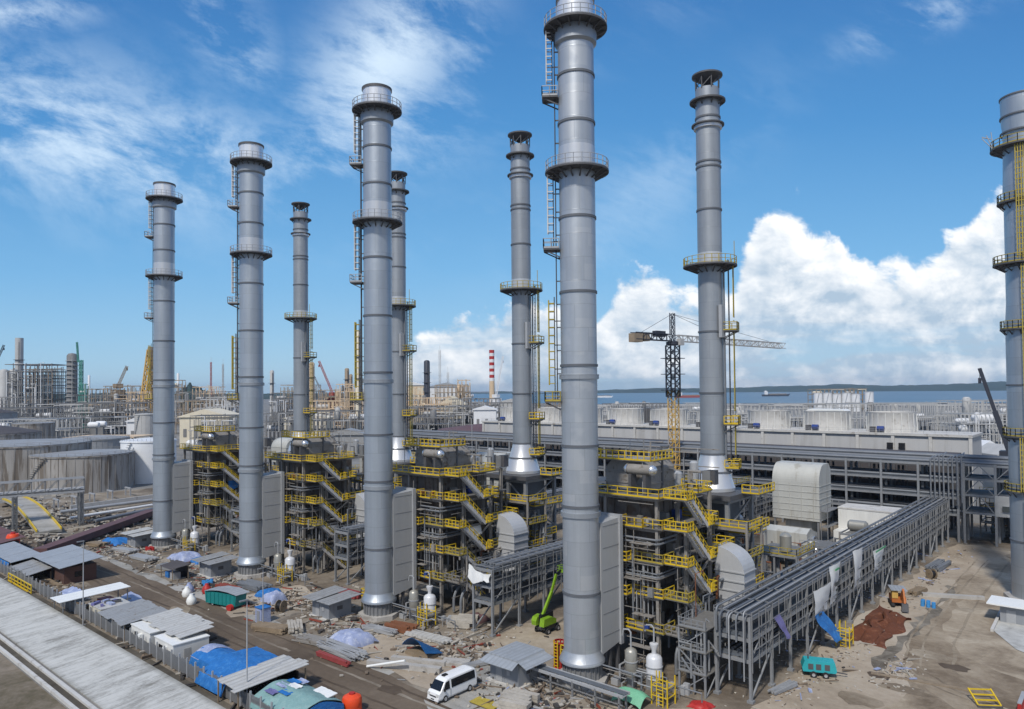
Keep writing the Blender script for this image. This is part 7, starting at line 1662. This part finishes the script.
for i,(p,q_,w,h,lab) in enumerate([((-24.6,-13.8),(-15.2,-9.6),.9,.7,'long concrete kerb beam in front of the deep blue tarp'),((-23.4,-10.8),(-16.4,-7.6),.8,.6,'concrete kerb beam behind a longer one near the deep blue tarp'),((-17.4,-7.2),(-14.2,-5.4),1.9,.5,'flat concrete slab right of the deep blue tarp'),((23.6,66.5),(32,70.5),.9,.6,'grey concrete beam lying across the drain right of the rack'),((26.4,25.0),(38.0,27.2),.7,.12,'long plank laid over the sandy track near the bottom right')]):
    a, b_ = Vector((*p,h/2)), Vector((*q_,h/2)); c = (a+b_)/2; tag(MB(c).bar(a,b_,w,h).build('concrete_beam','concrete' if i != 4 else 'wood',loc=c),lab,'beam')
a, b_ = Vector((-23.8,-14.6,.2)), Vector((-18.6,-12.6,1.6)); tag(MB(a).tube([a,b_],.16,8).build('pole','white_sheet',loc=a),'white pole lying aslant on the concrete kerb by the van','pole')
L = (-4.2,-12.6,.2); tarp(lambda u,v:(-6.2+3.6*u,-13.6+1.8*v,.16+.12*nz(u*4,v*4)+.1),'dull_yellow','ply_sheet','dull yellow sheet lying on the ground right of the van',L,8,5,.05,'sheet')
for i,(x,y,mm,lab) in enumerate([(-74.8,-14.8,'white_sheet','white sack by the road left of the teal skip'),(-77.0,-13.4,'tarp_pale','pale blue white sack by the road, leftmost of three'),(-69.6,-16.4,'white_sheet','upright white sack nearest the road by the teal skip'),(-74.0,-11.6,'red','small red sack behind the white ones left of the skip')]):
    o = MB((x,y,0)).lathe([(.01,0),(.7,.05),(.85,.5),(.7,1.1),(.35,1.5),(.3,1.75),(.01,1.8)],(x,y,0),12).build('sack',mm,loc=(x,y,0)); tag(o,lab,'sack')
def drum_group(label, loc, n, mt, group):
    rnd = random.Random(int(loc[0])); 
    for i in range(n):
        x, y = loc[0]+(i%3)*.75+rnd.uniform(-.1,.1), loc[1]+(i//3)*.75+rnd.uniform(-.1,.1); o = MB().lathe([(.01,0),(.3,0),(.3,.3),(.32,.32),(.3,.34),(.3,.6),(.32,.62),(.3,.64),(.3,.9),(.01,.9)],n=16).build('oil_drum',mt,loc=(x,y,.05)); tag(o,label,'drum',group)
drum_group('blue oil drum in the cluster by the grey hut beside the second stack',(-79.5,-9.5),7,'sky_blue','blue oil drums by the second stack')
drum_group('red oil drum in the cluster in front of the leftmost stack',(-118.5,-4.0),6,'red','red oil drums by the leftmost stack')
drum_group('blue oil drum in the cluster right of the bannered rack',(25.0,60.0),5,'sky_blue','blue oil drums right of the bannered rack')
def reel(loc, label, r, rz):
    t = T('cable_reel',label,'cable reel',(loc[0],loc[1],r+.05),None,rz)
    for x in (-.5,.5): MB().lathe([(.12,x-.05),(r,x-.05),(r,x+.05),(.12,x+.05)],(0,0,0),24,'x').build('flange','wood',t)
    MB().lathe([(r*.65,-.45),(r*.65,.45)],(0,0,0),20,'x').build('cable','black',t)
reel((-53.8,-9.0),'wooden cable reel right of the blue booth, the larger of two',.95,.4); reel((-55.6,-10.4),'smaller wooden cable reel nearest the road by the blue booth',.75,1.2); reel((22.4,80),'wooden cable reel beside the far part of the bannered rack',.9,.9)
for nm,lab,loc,rz,n,L,w,h,mm,rows in [('steel_pile','grey pipes stacked between the skip and the second stack',(-70.5,-4.5,0),.1,9,7,.3,.28,'pipe_grey',3),('steel_pile','scaffold tubes stacked behind the pale violet blue tarp',(-33.5,-4.8,0),.15,12,6,.1,.1,'pale_steel',6),('timber_pile','planks stacked left of the leftmost stack hut',(-133,-9.5,0),.3,6,5,.35,.2,'wood',4),
    ('steel_pile','grey pipes lying right of the leftmost stack by the pale tarp',(-110.5,-8.0,0),.1,8,8,.3,.28,'pipe_light',2),('steel_pile','steel beams stacked left of the black stall',(-97,-8.2,0),.2,5,6,.45,.4,'rack_steel',2),('steel_pile','scaffold tubes beside the concrete slab by the van',(-13.0,-4.4,0),1.2,10,5,.1,.1,'pale_steel',4),('timber_pile','timber sleepers right of the bannered rack beyond the red earth',(22.6,68,0),1.4,4,5,.35,.3,'wood',2),('steel_pile','grey pipes lying along the bannered rack near the cable reel',(21.6,90,0),1.5,6,9,.4,.38,'pipe_grey',2),('steel_pile','grey pipes on the ground behind the turquoise compressor',(19.9,13,0),1.35,5,5,.2,.2,'pipe_light',2)]: stack_of(nm,lab,loc,rz,n,L,w,h,mm,'timber' if nm == 'timber_pile' else 'steel pile',rows,.2)
# red earth pit
def pit():
    c = Vector((22.4,45.0,0)); b = MB(); n = 30; A_ = at(843,638), at(882,648), at(914,620), at(880,606)
    def f(u,v):
        p = (A_[0].lerp(A_[1],u))*(1-v)+(A_[3].lerp(A_[2],u))*v; e = min(u,1-u,v,1-v)*4; e = min(1,e)
        return (p.x-c.x+1.1*nz(u*6,v*6),p.y-c.y+1.4*nz(v*6,u*6),.06+e*(.6+.35*sin(u*14+v*2+2*nz(u*4,v*4))+.7*nz(u*7,v*7)+.18*nz(u*19,v*19)))
    b.cloth(f,n,n,.02); o = b.build('red_earth','red_soil',loc=c); tag(o,kind='stuff')
pit()
# slab and gatehouse at the right edge
sheet('pale_slab',px_poly([(992,630),(1003,609),(1060,607),(1060,668),(1016,650)]),.12,'slope_concrete')
c = at(1016,622); t = T('gate_booth','small pale roofed booth on the white slab at the right edge','booth',c); MB().box(-1.8,1.8,-1.6,1.6,0,2.6).build('wall','hut_wall',t); MB().box(-3.4,3.0,-2.6,2.6,2.7,2.9).build('roof','white_sheet',t); MB().box(-1.0,.2,-1.66,-1.61,.1,2.0).build('door','pale_steel',t)
b = MB(); pts = px_poly([(992,632),(1003,609),(1013,598),(1030,592)]); pts = [Vector((x,y,.2)) for x,y in pts]; c = pts[0].copy()
b = MB(c)
for p,q_ in zip(pts[:-1],pts[1:]): b.bar(p,q_,.4,.5)
tag(b.build('kerb','pale_concrete',loc=(c.x,c.y,c.z)),kind='structure')
c = at(1022,708); q = T('barrier','red barrier block in the bottom right corner','barrier',c); MB().prism([(-.5,0),(.5,0),(.2,.5),(.15,1.1),(-.15,1.1),(-.2,.5)],'y',-2,2).build('body','red',q); MB().box(-.2,.2,-2.0,2.0,1.1,1.2).build('rail','pale_steel',q)

# rubble: uncountable scraps
def rubble(name, zones, n, mt, smin, smax, seed, flat=.6, long=0.0):
    rnd = random.Random(seed); b = MB()
    for i in range(n):
        z = rnd.choices(zones,[q[4] for q in zones])[0]; x, y = rnd.gauss((z[0]+z[1])/2,(z[1]-z[0])/3.6), rnd.gauss((z[2]+z[3])/2,(z[3]-z[2])/3.6)
        s = rnd.uniform(smin,smax)**1.0; l = s*(rnd.uniform(2,9) if rnd.random() < long else rnd.uniform(.7,1.8))
        if rnd.random() < .5 and l < 2*s:
            vs = [(x+s*rnd.uniform(.3,.6)*cos(a+rnd.uniform(-.3,.3)),y+s*rnd.uniform(.3,.6)*sin(a),rnd.uniform(0,.15)) for a in (0,1.3,2.5,3.8,5.0)]+[(x+rnd.uniform(-.1,.1),y,s*flat*rnd.uniform(.5,1.1))]
            b._add(vs,[(i_,(i_+1)%5,5) for i_ in range(5)])
        else: b.cbox((x,y,s*flat*.4+rnd.uniform(0,.25)*s),(l,s*rnd.uniform(.25,.8)*(.5 if l > 2*s else 1),s*flat*rnd.uniform(.3,1)),rnd.uniform(0,pi),rnd.uniform(-.25,.25),rnd.uniform(-.2,.2))
    return tag(b.build(name,mt),kind='stuff')
Z = [(FRONT[k]-9,FRONT[k]+8,-12,-2,1.0) for k in range(4)]+[(-28,-14,-12,6,1.0),(-66,-52,-12,4,1.0),(-106,-92,-10,4,1.2),(-140,-118,-12,0,1.2)]
rubble('rubble',Z,1300,'rubble_pale',.15,.7,1,.6,.12); rubble('rubble',Z,800,'rubble_brown',.15,.7,2,.5,.2); rubble('rubble',Z,500,'rubble_dark',.2,.8,3,.6,.12); rubble('rubble',Z,500,'pale_steel',.12,.3,4,.7,1.0); rubble('rubble',Z,160,'red_brown',.2,.6,6,.6,.4)
Z2 = [(18.5,24,8,40,1.0),(20,25,50,110,1.0),(14,18,8,110,1.0),(26,31,20,34,.5),(-8,4,-13,-7,.6)]
rubble('rubble',Z2,800,'rubble_pale',.1,.4,5,.5,.1); rubble('rubble',Z2,350,'rubble_brown',.12,.45,7,.5,.2); rubble('rubble',Z2,120,'rubble_dark',.15,.5,8,.5,.1); rubble('rubble',Z2,90,'tarp_pale',.2,.6,9,.5,.2)
Z3 = [(-190,-60,-31,-24,1.0),(-60,-14,-31.5,-24,.8)]
rubble('rubble',Z3,600,'rubble_dark',.2,.9,11,.7,.3); rubble('rubble',Z3,500,'rubble_brown',.2,.8,12,.6,.4); rubble('rubble',Z3,300,'rubble_pale',.2,.7,13,.6,.3)
Z4 = [(-230,-130,-8,12,1.0),(-200,-140,-20,-12,.6)]
rubble('rubble',Z4,500,'rubble_dark',.3,1.2,14,.6,.1); rubble('rubble',Z4,800,'rubble_pale',.3,1.1,15,.6,.15); rubble('rubble',Z4,400,'rubble_brown',.3,1.0,16,.6,.1)

# air: thin haze so that the far shore fades
HAZE = 0.00006
b = MB().box(-11200,9200,-2700,11200,-1.0,140.0); hz = b.build('haze','banner'); tag(hz,kind='stuff')
mm = bpy.data.materials.new('haze'); mm.use_nodes = True; t = NT(mm.node_tree); t.n.remove(t.n['Principled BSDF'])
pv = t.node('ShaderNodeVolumePrincipled'); pv.inputs['Color'].default_value = (.72,.85,1,1); pv.inputs['Density'].default_value = HAZE; pv.inputs['Anisotropy'].default_value = 0.2
t.l.new(pv.outputs[0], t.n['Material Output'].inputs['Volume']); hz.data.materials[0] = mm
